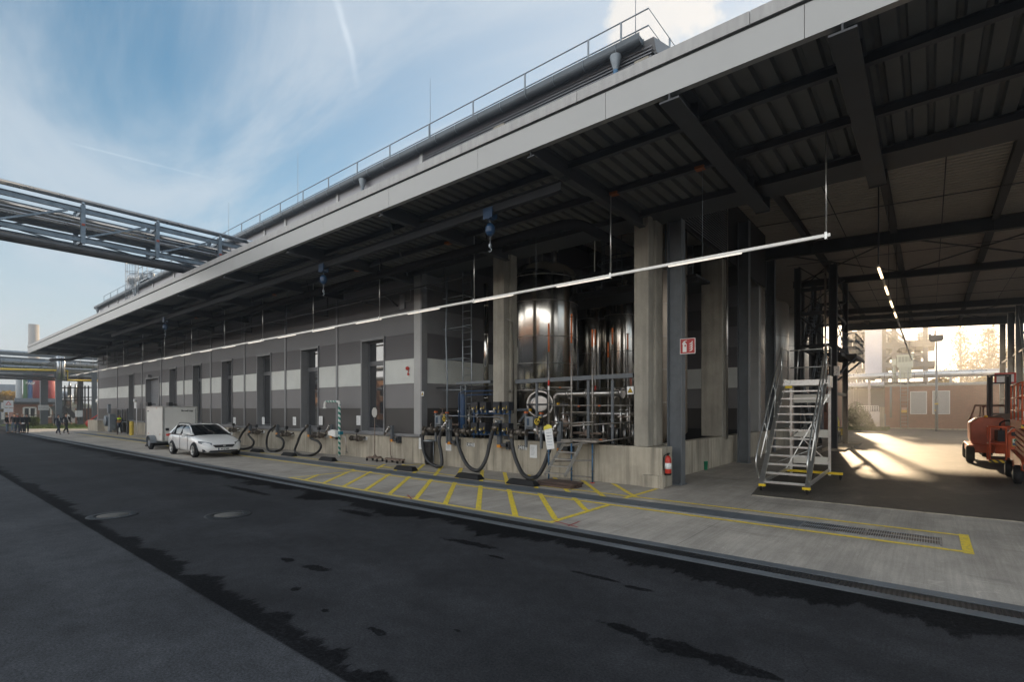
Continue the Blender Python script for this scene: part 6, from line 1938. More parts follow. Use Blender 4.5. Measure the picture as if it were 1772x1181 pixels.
m_ = MB(); c = W(234, 702, 13.0); m_.box(c.x - .3, 13.0, c.z - .25, c.x + .3, 13.02, c.z + .25); m_.tube([(c.x + .25, 13.03, c.z - .2), (c.x + .25, 13.03, .0)], .03, 6); m_.lathe([(0, 0), (.12, .05), (.1, .25), (0, .3)], (c.x - .1, 13.0, c.z + .25), 10)
solo(m_, 'wall_sign', PAPER, 'small white sign with a lamp above the glass screen', 'sign', c)
m_ = MB(); m_.lathe([(.0, -.08), (.5, -.08), (.5, -.05), (.25, -.04), (.25, .04), (.5, .05), (.5, .08), (0, .08)], (-59.3, 12.7, 1.05), 22, axis='y'); m_.box(-58.9, 12.75, .2, -58.2, 13.2, 1.7); m_.box(-59.6, 12.9, .0, -59.0, 13.1, 1.0); m_.box(-58.9, 12.7, 1.8, -58.5, 12.9, 2.6)
solo(m_, 'cable_reel', GALVP, 'grey cable reel and cabinet on the loading wall behind the woman', 'cable reel', (-59.3, 12.7, .2))
cab = MB(); cab.box(-46.9, 12.75, .01, -46.0, 13.25, 1.5); solo(cab, 'cabinet', STEEL, 'dark cabinet beside the roller door behind the trailer', 'cabinet', (-46.5, 13, 0))
# control heads visible above the trailer
for i, (u, lab) in enumerate([(259, 'black box lamp above the rear end of the trailer roof'), (295.5, 'black box lamp above the front end of the trailer roof')]):
    c = W(u, 700.5, 12.9); m_ = MB(); m_.box(c.x - .28, 12.7, c.z - .12, c.x + .28, 12.95, c.z + .15); m_.tube([(c.x, 12.95, c.z), (c.x, 13.3, c.z)], .04, 6)
    solo(m_, 'wall_lamp', BLACKP, lab, 'wall lamp', c, 'black boxes above the trailer')

# ------------------------------------------------------------------ white estate car
CARW = mat('car_white', (.80, .80, .79), .22, 0, 0, coat=.8)
CGLASS = glass_mat('car_glass', (.01, .012, .015))
CX0, CY0 = -28.95, 9.42
car = thing('estate_car', 'white estate car parked in front of the enclosed trailer', 'car', (-26.6, CY0, 0))


def loft(rings, close=True):
    m_ = MB(); n = len(rings[0]); vs = [p for r_ in rings for p in r_]
    fs = []
    for i in range(len(rings) - 1):
        for j in range(n - (0 if close else 1)):
            fs.append((i * n + j, i * n + (j + 1) % n, (i + 1) * n + (j + 1) % n, (i + 1) * n + j))
    m_.add(vs, fs, True)
    if close:
        m_.f.append(tuple(range(n - 1, -1, -1))); m_.mi.append(0); m_.sm.append(True)
        m_.f.append(tuple((len(rings) - 1) * n + j for j in range(n))); m_.mi.append(0); m_.sm.append(True)
    return m_


# station: x from tail, half width, z bottom, z shoulder, z top, crown half width factor
ST = [(0.00, .70, .42, .80, .92, .85), (0.10, .83, .28, .86, 1.02, .88), (.45, .89, .22, .90, 1.02, .9), (.95, .91, .20, .92, 1.0, .92), (1.9, .91, .19, .93, .98, .92), (2.8, .91, .19, .92, .98, .92),
      (3.15, .91, .19, .90, .99, .90), (3.5, .905, .20, .86, .955, .86), (4.0, .89, .20, .80, .885, .82), (4.35, .84, .20, .70, .78, .76), (4.55, .76, .22, .58, .67, .72), (4.66, .62, .26, .48, .56, .7)]
rings = []
for (x, w, zb, zs_, zt, cf) in ST:
    X = CX0 + x
    half = [(0, zb), (w * .80, zb), (w * .96, zb + .08), (w, zb + (zs_ - zb) * .5), (w * .985, zs_), (w * cf * .96, zt - .01), (w * .5, zt + .018), (0, zt + .025)]
    ring = [(X, CY0 + y, z) for (y, z) in half] + [(X, CY0 - y, z) for (y, z) in half[-2:0:-1]]
    rings.append(ring)
loft(rings).build('body', CARW, car, sub=1)
# glasshouse
GS = [(.28, .80, .64, .98, 1.05), (.50, .82, .60, .98, 1.28), (.85, .83, .59, .98, 1.42), (1.5, .84, .60, .975, 1.455), (2.2, .84, .60, .97, 1.45), (2.6, .84, .62, .97, 1.38), (3.05, .84, .70, .975, 1.14), (3.38, .80, .74, .98, 1.0)]
rings = []
for (x, wb_, wt_, zb, zt) in GS:
    X = CX0 + x
    half = [(0, zb - .08), (wb_, zb - .05), (wb_ * .98, zb), (wb_ * .5 + wt_ * .5 + .03, (zb + zt) / 2), (wt_, zt - .03), (wt_ * .85, zt - .004), (0, zt + .012)]
    rings.append([(X, CY0 + y, z) for (y, z) in half] + [(X, CY0 - y, z) for (y, z) in half[-2:0:-1]])
loft(rings).build('windows', CGLASS, car)
# roof skin and pillars
rf_ = MB(); rr2 = []
for (x, w, z) in [(.22, .60, 1.18), (.42, .59, 1.27), (.80, .585, 1.43), (1.5, .60, 1.47), (2.1, .60, 1.468), (2.42, .61, 1.428)]:
    X = CX0 + x; rr2.append([(X, CY0 - w, z - .028), (X, CY0 - w * .6, z), (X, CY0, z + .006), (X, CY0 + w * .6, z), (X, CY0 + w, z - .028)])
vs = [p for r_ in rr2 for p in r_]; rf_.add(vs, [(i * 5 + j, i * 5 + j + 1, i * 5 + j + 6, i * 5 + j + 5) for i in range(len(rr2) - 1) for j in range(4)], True)
for s in (-1, 1):
    rf_.tube([(CX0 + .25, CY0 + s * .78, 1.03), (CX0 + .5, CY0 + s * .62, 1.26), (CX0 + .85, CY0 + s * .615, 1.40), (CX0 + 1.5, CY0 + s * .62, 1.435), (CX0 + 2.35, CY0 + s * .625, 1.41), (CX0 + 2.75, CY0 + s * .68, 1.27), (CX0 + 3.25, CY0 + s * .79, 1.01)], .024, 8)
    rf_.add([(CX0 + .18, CY0 + s * .80, 1.0), (CX0 + .62, CY0 + s * .835, .995), (CX0 + .98, CY0 + s * .632, 1.41), (CX0 + .52, CY0 + s * .615, 1.30)], [(0, 1, 2, 3)])
rf_.build('roof', CARW, car)
m_ = MB()
for s in (-1, 1):
    for x, dx in ((1.95, .06), (1.05, .05)):
        m_.bar((CX0 + x, CY0 + s * .845, .98), (CX0 + x - .1, CY0 + s * .622, 1.43), .05, .02, (1, 0, 0))
    m_.tube([(CX0 + .9, CY0 + s * .57, 1.47), (CX0 + 1.0, CY0 + s * .57, 1.50), (CX0 + 2.2, CY0 + s * .575, 1.50), (CX0 + 2.35, CY0 + s * .58, 1.46)], .016, 6)
    m_.bar((CX0 + .3, CY0 + s * .865, .985), (CX0 + 3.2, CY0 + s * .865, .985), .012, .018)
m_.build('trim', BLACKP, car)
def darc(cx, r):
    return [(cx + r * math.cos(a), .32 + r * math.sin(a)) for a in [math.pi * i / 14 for i in range(15)]]


for cx, nm in ((CX0 + 1.0, 'rear'), (CX0 + 3.70, 'front')):
    for s in (-1, 1):
        m_ = MB(); m_.prism(darc(cx, .375) , CY0 + s * .80, CY0 + s * .896, 'y'); m_.build('wheel_arch', BLACKP, car)
        yw = CY0 + s * .85
        tyre = MB(); tyre.lathe([(.21, -.10), (.29, -.105), (.325, -.08), (.33, 0), (.325, .08), (.29, .105), (.21, .10)], (cx, yw, .33), 30, axis='y'); w_ = tyre.build('wheel', BLACKR, car)
        rim = MB(); rim.lathe([(.215, s * .09), (.20, s * .105), (.185, s * .09), (.18, s * .02)], (cx, yw, .33), 28, axis='y'); rim.lathe([(0, s * .085), (.045, s * .085), (.05, s * .07)], (cx, yw, .33), 14, axis='y')
        for k in range(5):
            for da in (-.09, .09):
                a = k * 2 * math.pi / 5 + da; rim.bar((cx + .03 * math.cos(a), yw + s * .08, .33 + .03 * math.sin(a)), (cx + .2 * math.cos(a - da * .4), yw + s * .088, .33 + .2 * math.sin(a - da * .4)), .02, .018, (0, 1, 0))
        rim.build('rim', ALU, w_)
        bk_ = MB(); bk_.lathe([(0, s * .03), (.2, s * .03)], (cx, yw, .33), 20, axis='y'); bk_.build('brake_disc', BLACKP, w_)
HL = mat('headlight_glass', (.22, .24, .26), .08, .3, coat=.6)
for s in (-1, 1):
    m_ = MB(); m_.add([(CX0 + 4.44, CY0 + s * .74, .60), (CX0 + 4.57, CY0 + s * .48, .575), (CX0 + 4.53, CY0 + s * .46, .66), (CX0 + 4.35, CY0 + s * .70, .715), (CX0 + 4.10, CY0 + s * .87, .755), (CX0 + 4.22, CY0 + s * .865, .66),
                       (CX0 + 4.49, CY0 + s * .76, .60), (CX0 + 4.62, CY0 + s * .49, .575), (CX0 + 4.58, CY0 + s * .47, .66), (CX0 + 4.39, CY0 + s * .72, .72), (CX0 + 4.13, CY0 + s * .89, .76), (CX0 + 4.25, CY0 + s * .895, .655)],
                      [(0, 1, 2, 3, 4, 5), (6, 7, 8, 9, 10, 11), (0, 1, 7, 6), (1, 2, 8, 7), (2, 3, 9, 8), (3, 4, 10, 9), (4, 5, 11, 10), (5, 0, 6, 11)]); m_.build('headlight', HL, car)
    m_ = MB(); m_.prism([(CX0 + 2.7, .88), (CX0 + 2.92, .90), (CX0 + 2.92, 1.02), (CX0 + 2.74, 1.04)], CY0 + s * .92, CY0 + s * 1.06, 'y'); m_.build('mirror', CARW, car, bevel=.02)
    m_ = MB()
    for x in (1.35, 2.3): m_.box(CX0 + x, CY0 + s * .915, .80, CX0 + x + .2, CY0 + s * .935, .83)
    m_.build('handle', CARW, car)
    m_ = MB(); m_.box(CX0 + .0, CY0 + s * .55, .84, CX0 + .14, CY0 + s * .86, .95); m_.build('tail_light', RED, car)
    m_ = MB()
    for x in (1.12, 2.02, 2.98): m_.box(CX0 + x, CY0 + s * .905, .28, CX0 + x + .008, CY0 + s * .918, .93)
    m_.build('door_seam', BLACKP, car)
m_ = MB(); m_.prism([(CY0 - .46, .575), (CY0 + .46, .575), (CY0 + .36, .455), (CY0 - .36, .455)], CX0 + 4.60, CX0 + 4.675, 'x'); m_.build('grille', BLACKP, car, bevel=.012)
m_ = MB(); m_.prism([(CY0 - .56, .335), (CY0 + .56, .335), (CY0 + .62, .25), (CY0 - .62, .25)], CX0 + 4.42, CX0 + 4.655, 'x'); [m_.prism([(CX0 + 4.36, .42), (CX0 + 4.53, .36), (CX0 + 4.53, .27), (CX0 + 4.40, .27)], CY0 + s * .52, CY0 + s * .80, 'y') for s in (-1, 1)]; m_.build('lower_intake', BLACKP, car, bevel=.01)
m_ = MB(); m_.box(CX0 + 4.676, CY0 - .05, .50, CX0 + 4.684, CY0 + .05, .56); m_.build('badge', ALU, car)
m_ = MB(); m_.box(CX0 + 4.672, CY0 - .26, .335, CX0 + 4.69, CY0 + .26, .445, m=0); m_.box(CX0 + 4.691, CY0 - .26, .337, CX0 + 4.693, CY0 - .215, .443, m=1); np_ = m_.build('number_plate', [WHITEP, BLUE], car)
text('PF SJ 3400', np_, (CX0 + 4.697, CY0 + .02, .388), .095, INK, rot=(math.pi / 2, 0, math.pi / 2), bold=.002, sx=.85)
m_ = MB(); m_.bar((CX0 + 3.30, CY0 + .5, 1.02), (CX0 + 3.1, CY0 - .1, 1.10), .012, .02); m_.bar((CX0 + 3.28, CY0 - .1, 1.03), (CX0 + 3.05, CY0 - .6, 1.12), .012, .02); m_.build('wiper', BLACKP, car)

# ------------------------------------------------------------------ enclosed trailer
tr_ = thing('box_trailer', 'white enclosed single axle box trailer behind the car', 'trailer', (-32.2, 9.8, 0))
TW = mat('trailer_white', (.68, .67, .63), .42, 0, .07, 1.5, .03, 6)
x0, x1, y0, y1 = -33.55, -30.9, 9.0, 10.58
m_ = MB(); m_.box(x0, y0, .50, x1, y1, 2.27); m_.build('box_body', TW, tr_, bevel=.015)
m_ = MB()
for (x, y) in ((x0, y0), (x1, y0), (x1, y1), (x0, y1)): m_.box(x - .03, y - .03, .46, x + .03, y + .03, 2.30)
for (a, b) in (((x0, y0), (x1, y0)), ((x1, y0), (x1, y1)), ((x0, y1), (x1, y1)), ((x0, y0), (x0, y1))):
    for z in (.48, 2.285): m_.bar((a[0], a[1], z), (b[0], b[1], z), .05, .05)
m_.build('edge_trim', ALU, tr_)
m_ = MB(); m_.bar((x0 - .1, 9.4, .40), (x1 + 1.3, 9.75, .40), .07, .09); m_.bar((x0 - .1, 10.2, .40), (x1 + 1.3, 9.85, .40), .07, .09); m_.bar((-32.2, 8.85, .36), (-32.2, 10.75, .36), .08, .08); m_.tube([(x1 + .55, 9.8, .1), (x1 + .55, 9.8, .62)], .03, 8); m_.build('drawbar', GALVP, tr_)
for s, y in ((-1, 8.83), (1, 10.75)):
    wheel(tr_, (-32.2, y, .33), .33, .19, axis='y')
    m_ = MB(); rr3 = [(-32.2 + .40 * math.cos(a), .36 + .40 * math.sin(a)) for a in [math.pi * i / 10 for i in range(11)]]
    rr4 = [(-32.2 + .375 * math.cos(a), .36 + .375 * math.sin(a)) for a in [math.pi * (10 - i) / 10 for i in range(11)]]
    m_.prism(rr3 + rr4, y - .14, y + .14, 'y'); m_.build('mudguard', mat('mudguard_grey', (.16, .18, .2), .45), tr_)
m_ = MB(); m_.box(x1, 9.12, 1.02, x1 + .03, 9.26, 1.16); m_.box(x1 + .03, 9.1, 1.08, x1 + .06, 9.24, 1.11); m_.build('door_latch', BLACKP, tr_)
m_ = MB(); m_.box(x1 + .003, y0 + .04, .55, x1 + .008, y0 + .055, 2.2); m_.box(x1 + .003, y1 - .07, .55, x1 + .008, y1 - .055, 2.2); m_.build('door_seam', BLACKP, tr_)
m_ = MB()
for (x, z) in ((x1 - .5, .8), (x0 + .3, .8), (x0 + 1.6, 2.18)): m_.box(x, y0 - .012, z, x + .07, y0 - .001, z + .05)
m_.build('marker_light', ORANGE, tr_)
m_ = MB(); m_.prism([(x0 - .75, .05), (x0 - .45, .05), (x0 - .02, 1.35), (x0 - .02, .5)], 9.1, 10.4, 'y'); m_.build('rear_ramp', STEEL, tr_)
text('Brenderup', tr_, (x1 + .008, 10.12, 2.07), .13, INK, rot=(math.pi / 2, 0, math.pi / 2), bold=.004)
m_ = MB(); m_.box(x0 + .12, y0 - .004, 2.02, x0 + .36, y0 - .001, 2.07); m_.build('maker_mark', INK, tr_)

# ------------------------------------------------------------------ people
SKIN = mat('skin', (.45, .26, .18), .55)
CL_BLACK = mat('cloth_black', (.014, .015, .018), .9)
CL_NAVY = mat('cloth_navy', (.018, .026, .05), .9)
JEANS = mat('denim', (.09, .14, .20), .9, 0, .15, 8)
HAIRD = mat('hair_dark', (.02, .014, .01), .7)
HAIRG = mat('hair_grey', (.35, .33, .31), .7)
SHOE = mat('shoe_dark', (.02, .018, .016), .6)
HIVIS = mat('hivis_yellow', (.55, .75, .03), .6)
TAN = mat('leather_tan', (.35, .17, .04), .7)


def skinmesh(name, verts, edges, radii, mt, parent, root=0):
    me = bpy.data.meshes.new(name); me.from_pydata([tuple(v) for v in verts], edges, [])
    o = bpy.data.objects.new(name, me); COL.objects.link(o); o.parent = parent
    sk = o.modifiers.new('skin', 'SKIN'); sk.use_smooth_shade = True
    if not me.skin_vertices: bpy.context.view_layer.update()
    for i, r in enumerate(radii):
        me.skin_vertices[0].data[i].radius = (r, r) if not isinstance(r, tuple) else r
        me.skin_vertices[0].data[i].use_root = (i == root)
    sb = o.modifiers.new('sub', 'SUBSURF'); sb.levels = 1; sb.render_levels = 1
    me.materials.append(mt)
    return o


def person(loc, face, lab, h=1.76, stride=0.0, top=CL_BLACK, legs=JEANS, hair=HAIRD, long_hair=False, coat=0.0, arms='down', group=None, extra=None):
    t = thing('person', lab, 'person', loc, group, rz=face)
    s = h / 1.76
    V = lambda x, y, z: Vector((x * s, y * s, z * s))
    # local frame: facing -Y
    hip = V(0, 0, .93); waist = V(0, .0, 1.10); chest = V(0, .01, 1.32); neck = V(0, .01, 1.49); head = V(0, -.01, 1.60); crown = V(0, -.005, 1.69)
    L = []
    legp = {}
    for sx, ph in ((-1, 1), (1, -1)):
        a = stride * ph
        hp = V(.09 * sx, 0, .90); kn = V(.10 * sx, -a * .22 - .01 - abs(a) * .05, .50); an = V(.10 * sx, -a * .42 + (.10 if a < 0 else 0), .09 + (.06 if a < 0 else 0)); to = an + V(.02 * sx, -.15, -.055)
        legp[sx] = (hp, kn, an, to)
    armp = {}
    for sx, ph in ((-1, -1), (1, 1)):
        a = stride * ph
        sh = V(.19 * sx, .01, 1.42)
        if arms == 'down': el = V(.225 * sx, .02 - a * .10, 1.15); wr = V(.215 * sx, -.05 - a * .24, .92)
        elif arms == 'pockets': el = V(.29 * sx, .06, 1.16); wr = V(.17 * sx, -.06, .98)
        elif arms == 'folded': el = V(.24 * sx, -.06, 1.14); wr = V(-.06 * sx, -.20, 1.18)
        elif arms == 'carry': el = V(.24 * sx, -.04, 1.14); wr = V(.10 * sx, -.26, 1.08)
        elif arms == 'behind': el = V(.26 * sx, .10, 1.14); wr = V(.04 * sx, .18, .97)
        armp[sx] = (sh, el, wr)
    vs, es, rs = [hip, waist, chest, neck, head, crown], [(0, 1), (1, 2), (2, 3), (3, 4), (4, 5)], [(.10, .08), (.095, .075), (.105, .07), .05, (.088, .102), (.075, .085)]
    vs.append(V(0, -.105, 1.59)); es.append((4, 6)); rs.append(.014)
    for sx in (-1, 1):
        hp, kn, an, to = legp[sx]; b = len(vs)
        vs += [hp, kn, an, to]; es += [(0, b), (b, b + 1), (b + 1, b + 2), (b + 2, b + 3)]; rs += [.082, .055, .038, .03]
        sh, el, wr = armp[sx]; b = len(vs)
        hd = wr + (wr - el).normalized() * .09 * s
        vs += [sh, el, wr, hd]; es += [(2, b), (b, b + 1), (b + 1, b + 2), (b + 2, b + 3)]; rs += [.045, .033, .024, (.035, .016)]
        d = (wr - el).normalized(); side = d.cross(Vector((0, 1, .01))).normalized()
        for k in range(4):
            b2 = len(vs); o_ = side * ((k - 1.5) * .018 * s)
            vs += [hd + o_ + d * .035 * s, hd + o_ * 1.1 + d * (.065 + .008 * (1 - abs(k - 1.5))) * s + Vector((0, -.012, 0))]; es += [(b + 3, b2), (b2, b2 + 1)]; rs += [.009, .008]
        b2 = len(vs); vs += [wr + d * .05 * s + side * .04 * s, wr + d * .085 * s + side * .055 * s]; es += [(b + 2, b2), (b2, b2 + 1)]; rs += [.011, .009]
    rs = [tuple(x * s for x in r) if isinstance(r, tuple) else r * s for r in rs]
    skinmesh('body', vs, es, rs, SKIN, t)
    # eyes and mouth
    m_ = MB(); m_.lathe([(0, -.004), (.011, -.002), (.011, .004), (0, .005)], (.031 * s, -.093 * s, 1.615 * s), 8, axis='y'); m_.lathe([(0, -.004), (.011, -.002), (.011, .004), (0, .005)], (-.031 * s, -.093 * s, 1.615 * s), 8, axis='y'); m_.box(-.022 * s, -.095 * s, 1.545 * s, .022 * s, -.088 * s, 1.551 * s)
    o = m_.build('face', HAIRD, None, loc=(0, 0, 0)); o.parent = t
    # trousers
    vs, es, rs = [V(0, 0, 1.0), V(0, 0, .92)], [(0, 1)], [(.15, .115), (.155, .12)]
    for sx in (-1, 1):
        hp, kn, an, to = legp[sx]; b = len(vs); vs += [hp - V(0, 0, .02), kn, an + V(0, 0, .01)]; es += [(1, b), (b, b + 1), (b + 1, b + 2)]; rs += [.092, .072, .058]
    rs = [tuple(x * s for x in r) if isinstance(r, tuple) else r * s for r in rs]
    skinmesh('trousers', vs, es, rs, legs, t)
    # jacket
    low = .88 - coat
    vs, es, rs = [V(0, .01, 1.44), chest, waist, V(0, 0, .98), V(0, 0, low)], [(0, 1), (1, 2), (2, 3), (3, 4)], [(.062, .058), (.165, .118), (.15, .115), (.158, .125), (.16 + coat * .15, .125 + coat * .1)]
    for sx in (-1, 1):
        sh, el, wr = armp[sx]; b = len(vs); vs += [sh, el, wr - (wr - el) * .05]; es += [(1, b), (b, b + 1), (b + 1, b + 2)]; rs += [.066, .052, .040]
    rs = [tuple(x * s for x in r) if isinstance(r, tuple) else r * s for r in rs]
    skinmesh('jacket', vs, es, rs, top, t, root=1)
    for sx in (-1, 1):
        hp, kn, an, to = legp[sx]
        skinmesh('shoe', [an + V(0, .04, -.045), an + V(0, -.06, -.05), to + V(0, -.02, -.0)], [(0, 1), (1, 2)], [.055 * s, .05 * s, .042 * s], SHOE, t)
    if long_hair:
        skinmesh('hair', [V(0, .02, 1.70), V(0, .05, 1.58), V(0, .07, 1.42)], [(0, 1), (1, 2)], [(.09 * s, .085 * s), (.115 * s, .08 * s), (.09 * s, .05 * s)], hair, t)
    else:
        skinmesh('hair', [V(0, -.01, 1.715), V(0, .03, 1.66), V(0, .045, 1.59)], [(0, 1), (1, 2)], [(.088 * s, .098 * s), (.10 * s, .085 * s), (.08 * s, .055 * s)], hair, t)
    if extra: extra(t, s)
    return t


def gp_(u, v): return G(u, v, .005)


fz = lambda tx, ty, p: math.atan2(ty - p[1], tx - p[0]) + math.pi / 2
GRP = 'men standing and talking at the road side'
cx_, cy_ = -63.6, 7.2
p = gp_(12.5, 750.3); person(p, fz(-63, 7.6, p), 'person in black jacket and pale jeans, back turned, outermost of the talking group', 1.74, 0, CL_BLACK, JEANS, HAIRD, arms='pockets', group=GRP)
p = gp_(24, 748.8); person(p, fz(cx_, cy_ - 1, p), 'person in dark jacket and blue jeans, half hidden between two talking men', 1.78, .1, CL_BLACK, JEANS, HAIRD, group=GRP)


def redcollar(t, s):
    m_ = MB(); m_.lathe([(.075, 0), (.085, .03), (.07, .06)], (0, .01, 1.45 * s), 12); o = m_.build('red_collar', RED, None, loc=(0, 0, 0)); o.parent = t


p = gp_(30.5, 751); person(p, fz(-65, 9, p), 'grey haired person with a red collar and dark coat in the talking group', 1.80, .05, CL_BLACK, CL_NAVY, HAIRG, group=GRP, extra=redcollar)
p = gp_(38.8, 749.8); person(p, fz(-65, 6, p), 'bald person in blue and black standing fourth in the talking group', 1.74, .0, CL_NAVY, CL_BLACK, SKIN, arms='folded', group=GRP)


def helmet(t, s):
    m_ = MB(); m_.lathe([(.13, 0), (.125, .05), (.08, .11), (0, .13)], (.20, -.08, .82 * s), 14); o = m_.build('white_helmet', WHITEP, None, loc=(0, 0, 0)); o.parent = t


p = gp_(46, 750); person(p, fz(-66, 7, p), 'person all in black holding a white helmet beside the talking group', 1.78, .0, CL_BLACK, CL_BLACK, HAIRD, arms='down', group=GRP, extra=helmet)
GW_ = 'men in dark suits walking across the apron'


def shirt(t, s):
    m_ = MB(); m_.prism([(-.035, 1.46 * s), (.035, 1.46 * s), (.012, 1.15 * s), (-.012, 1.15 * s)], -.135 * s, -.14 * s, 'y'); o = m_.build('shirt_front', WHITEP, None, loc=(0, 0, 0)); o.parent = t


p = gp_(101, 752.2); person(p, R(105), 'shorter person in a dark suit and open shirt, striding across the apron', 1.70, 1.15, CL_NAVY, CL_NAVY, HAIRD, arms='down', group=GW_, extra=shirt)
p = gp_(114.5, 751.3); person(p, R(112), 'taller person in a black suit walking beside the shorter one', 1.82, .95, CL_BLACK, CL_BLACK, HAIRD, arms='down', group=GW_, extra=shirt)


def vest(t, s):
    skinmesh('hivis_yoke', [Vector((-.19, .01, 1.39)) * s, Vector((0, .0, 1.36)) * s, Vector((.19, .01, 1.39)) * s], [(0, 1), (1, 2)], [(.10, .10), (.135, .13), (.10, .10)], HIVIS, t)
    m_ = MB(); m_.prism([(-.16, 1.02), (.16, 1.08), (.2, 1.2), (.05, 1.16), (-.1, 1.22)], -.30, -.22, 'y'); o = m_.build('gloves_held', TAN, None, loc=(0, 0, 0)); o.parent = t


p = gp_(206.5, 752.3); person(p, R(68), 'long haired person in a navy coat with hi-vis yellow shoulders', 1.70, .35, CL_NAVY, CL_BLACK, HAIRD, long_hair=True, coat=.30, arms='carry', extra=vest)
pw = person((-7.15, 58.9, .0), R(-20), 'person in a hi-vis jacket glimpsed behind the far passage post', 1.78, 0, HIVIS, CL_NAVY, HAIRD, arms='down')

# ------------------------------------------------------------------ pipe bridge over the road
XB = -26.0
pb = thing('pipe_bridge', 'galvanised truss pipe bridge crossing the road into the hall roof', 'pipe bridge', (XB, 0, 8))
GB = mat('bridge_steel', (0.21, 0.25, 0.29), .42, .55, .3, 2.5, .08, 20)
XF = XB - 1.25
ys = [4.84 + 2.52 * k for k in range(-8, 4)]
Y0b, Y1b = ys[0], 13.3
def zr(px_v, u=264.65):
    d = D(u, px_v); return H + d.z * (XB / d.x)
zt_, zb_ = zr(393), zr(439.5)
for x in (XB, XF):
    for z in (zt_, zb_):
        m_ = MB(); m_.ibeam((x, Y0b, z), (x, Y1b, z), .14, .20, .014, .01); m_.build('chord', GB, pb)
for y in ys:
    if y > 13: continue
    for x in (XB, XF):
        m_ = MB(); m_.ibeam((x, y, zb_ - .15), (x, y, zt_ + .22), .14, .16, .014, .01, up=(1, 0, 0)); m_.build('vertical', GB, pb)
    m_ = MB(); m_.bar((XB, y, zt_ - .02), (XF, y, zt_ - .02), .10, .12); m_.bar((XB, y, zb_ - .02), (XF, y, zb_ - .02), .10, .12); m_.bar((XB, y, zt_ + .22), (XF, y, zt_ + .22), .06, .04); m_.build('cross_beam', GB, pb)
    m_ = MB(); m_.bar((XB, y + .15, zb_ + .15), (XB, min(y + 2.05, 13.2), zt_ - .12), .07, .10, (1, 0, 0)); m_.bar((XF, y + .15, zb_ + .15), (XF, min(y + 2.05, 13.2), zt_ - .12), .07, .10, (1, 0, 0)); m_.bar((XB, y, zb_), (XF, min(y + 2.52, 13.2), zb_), .05, .05); m_.build('diagonal', GB, pb)
    m_ = MB(); m_.box(XB + .08, y - .05, (zt_ + zb_) / 2 - .04, XB + .11, y + .05, (zt_ + zb_) / 2 + .04); m_.build('red_clamp', mat('clamp_red', (.35, .06, .03), .5), pb)
pipes = thing('bridge_pipes', 'bundle of silver process pipes lying on the pipe bridge', 'pipes', (XB, 0, 9.5))
SP = mat('pipe_cladding', (.42, .45, .48), .3, .85, .12, 2)
ztop = zr(378.5)
m_ = MB(); m_.tube([(XB, Y0b, ztop), (XB, 11.1, ztop)] + arc((XB + .4, 11.1, ztop), .4, math.pi, math.pi / 2, 5, 'xy') + [(XB + 3.4, 11.5, ztop), (XB + 3.6, 11.5, ztop - .2), (XB + 3.6, 11.5, 8.0)], .10, 12)
for y in ys: m_.box(XB - .1, y - .04, zt_ + .24, XB + .1, y + .04, ztop - .05)
m_.build('pipe', SP, pipes)
for i, (dx, dz, r, ye) in enumerate([(-.25, -.30, .08, 11.9), (-.5, -.34, .06, 12.2), (-.72, -.30, .09, 12.5), (-.98, -.36, .05, 12.9), (-.3, -.62, .07, 13.3), (-.75, -.58, .05, 13.3), (-1.05, -.64, .06, 13.3), (-.1, -.46, .04, 13.3)]):
    m_ = MB(); z = zt_ + dz
    if i < 4: m_.tube([(XB + dx, Y0b, z), (XB + dx, ye - .2, z), (XB + dx + .2, ye, z), (XB + 3.0 + dx, ye, z), (XB + 3.1 + dx, ye, z - .1), (XB + 3.1 + dx, ye, 8.0)], r, 10)
    else: m_.tube([(XB + dx, Y0b, z), (XB + dx, ye, z)], r, 8)
    m_.build('pipe', SP if i % 2 else STAIN2, pipes)
for i, (dx, r) in enumerate([(-.15, .13), (-.55, .10), (-.95, .12)]):
    m_ = MB(); m_.tube([(XB + dx, Y0b, zb_ - .27 - (.08 if i == 0 else 0)), (XB + dx, 13.3, zb_ - .27 - (.08 if i == 0 else 0))], r, 12); m_.build('pipe', mat('dull_pipe', (.16, .16, .165), .45, .4, .15, 2), pipes)
tr = MB(); tr.box(XB - .95, Y0b, zb_ + .42, XB - .45, 13.3, zb_ + .44); tr.box(XB - .95, Y0b, zb_ + .42, XB - .93, 13.3, zb_ + .52); tr.box(XB - .47, Y0b, zb_ + .42, XB - .45, 13.3, zb_ + .52)
tr.build('cable_tray', GALVP, pipes)
tw = thing('bridge_trestle', 'steel trestle carrying the pipe bridge across the road', 'trestle', (XB - .6, ys[0] + .5, 0))
m_ = MB()
for x in (XB, XF):
    for y in (ys[0], ys[0] + 2.0): m_.ibeam((x, y, 0), (x, y, zb_ - .1), .25, .25, .02, .014, up=(1, 0, 0))
for z in (3, 6): m_.bar((XB, ys[0], z), (XF, ys[0], z), .12, .12); m_.bar((XB, ys[0] + 2, z), (XF, ys[0] + 2, z), .12, .12)
m_.build('frame', GB, tw)
cp = MB(); cp.ibeam((XB, 12.6, 8.05), (XB, 12.6, zb_ - .1), .16, .16, up=(1, 0, 0)); cp.ibeam((XF, 12.6, 8.05), (XF, 12.6, zb_ - .1), .16, .16, up=(1, 0, 0)); cp.box(XB + .2, 11.9, 8.07, XB + .5, 12.1, 9.6)
cp.build('roof_support', GB, pb)

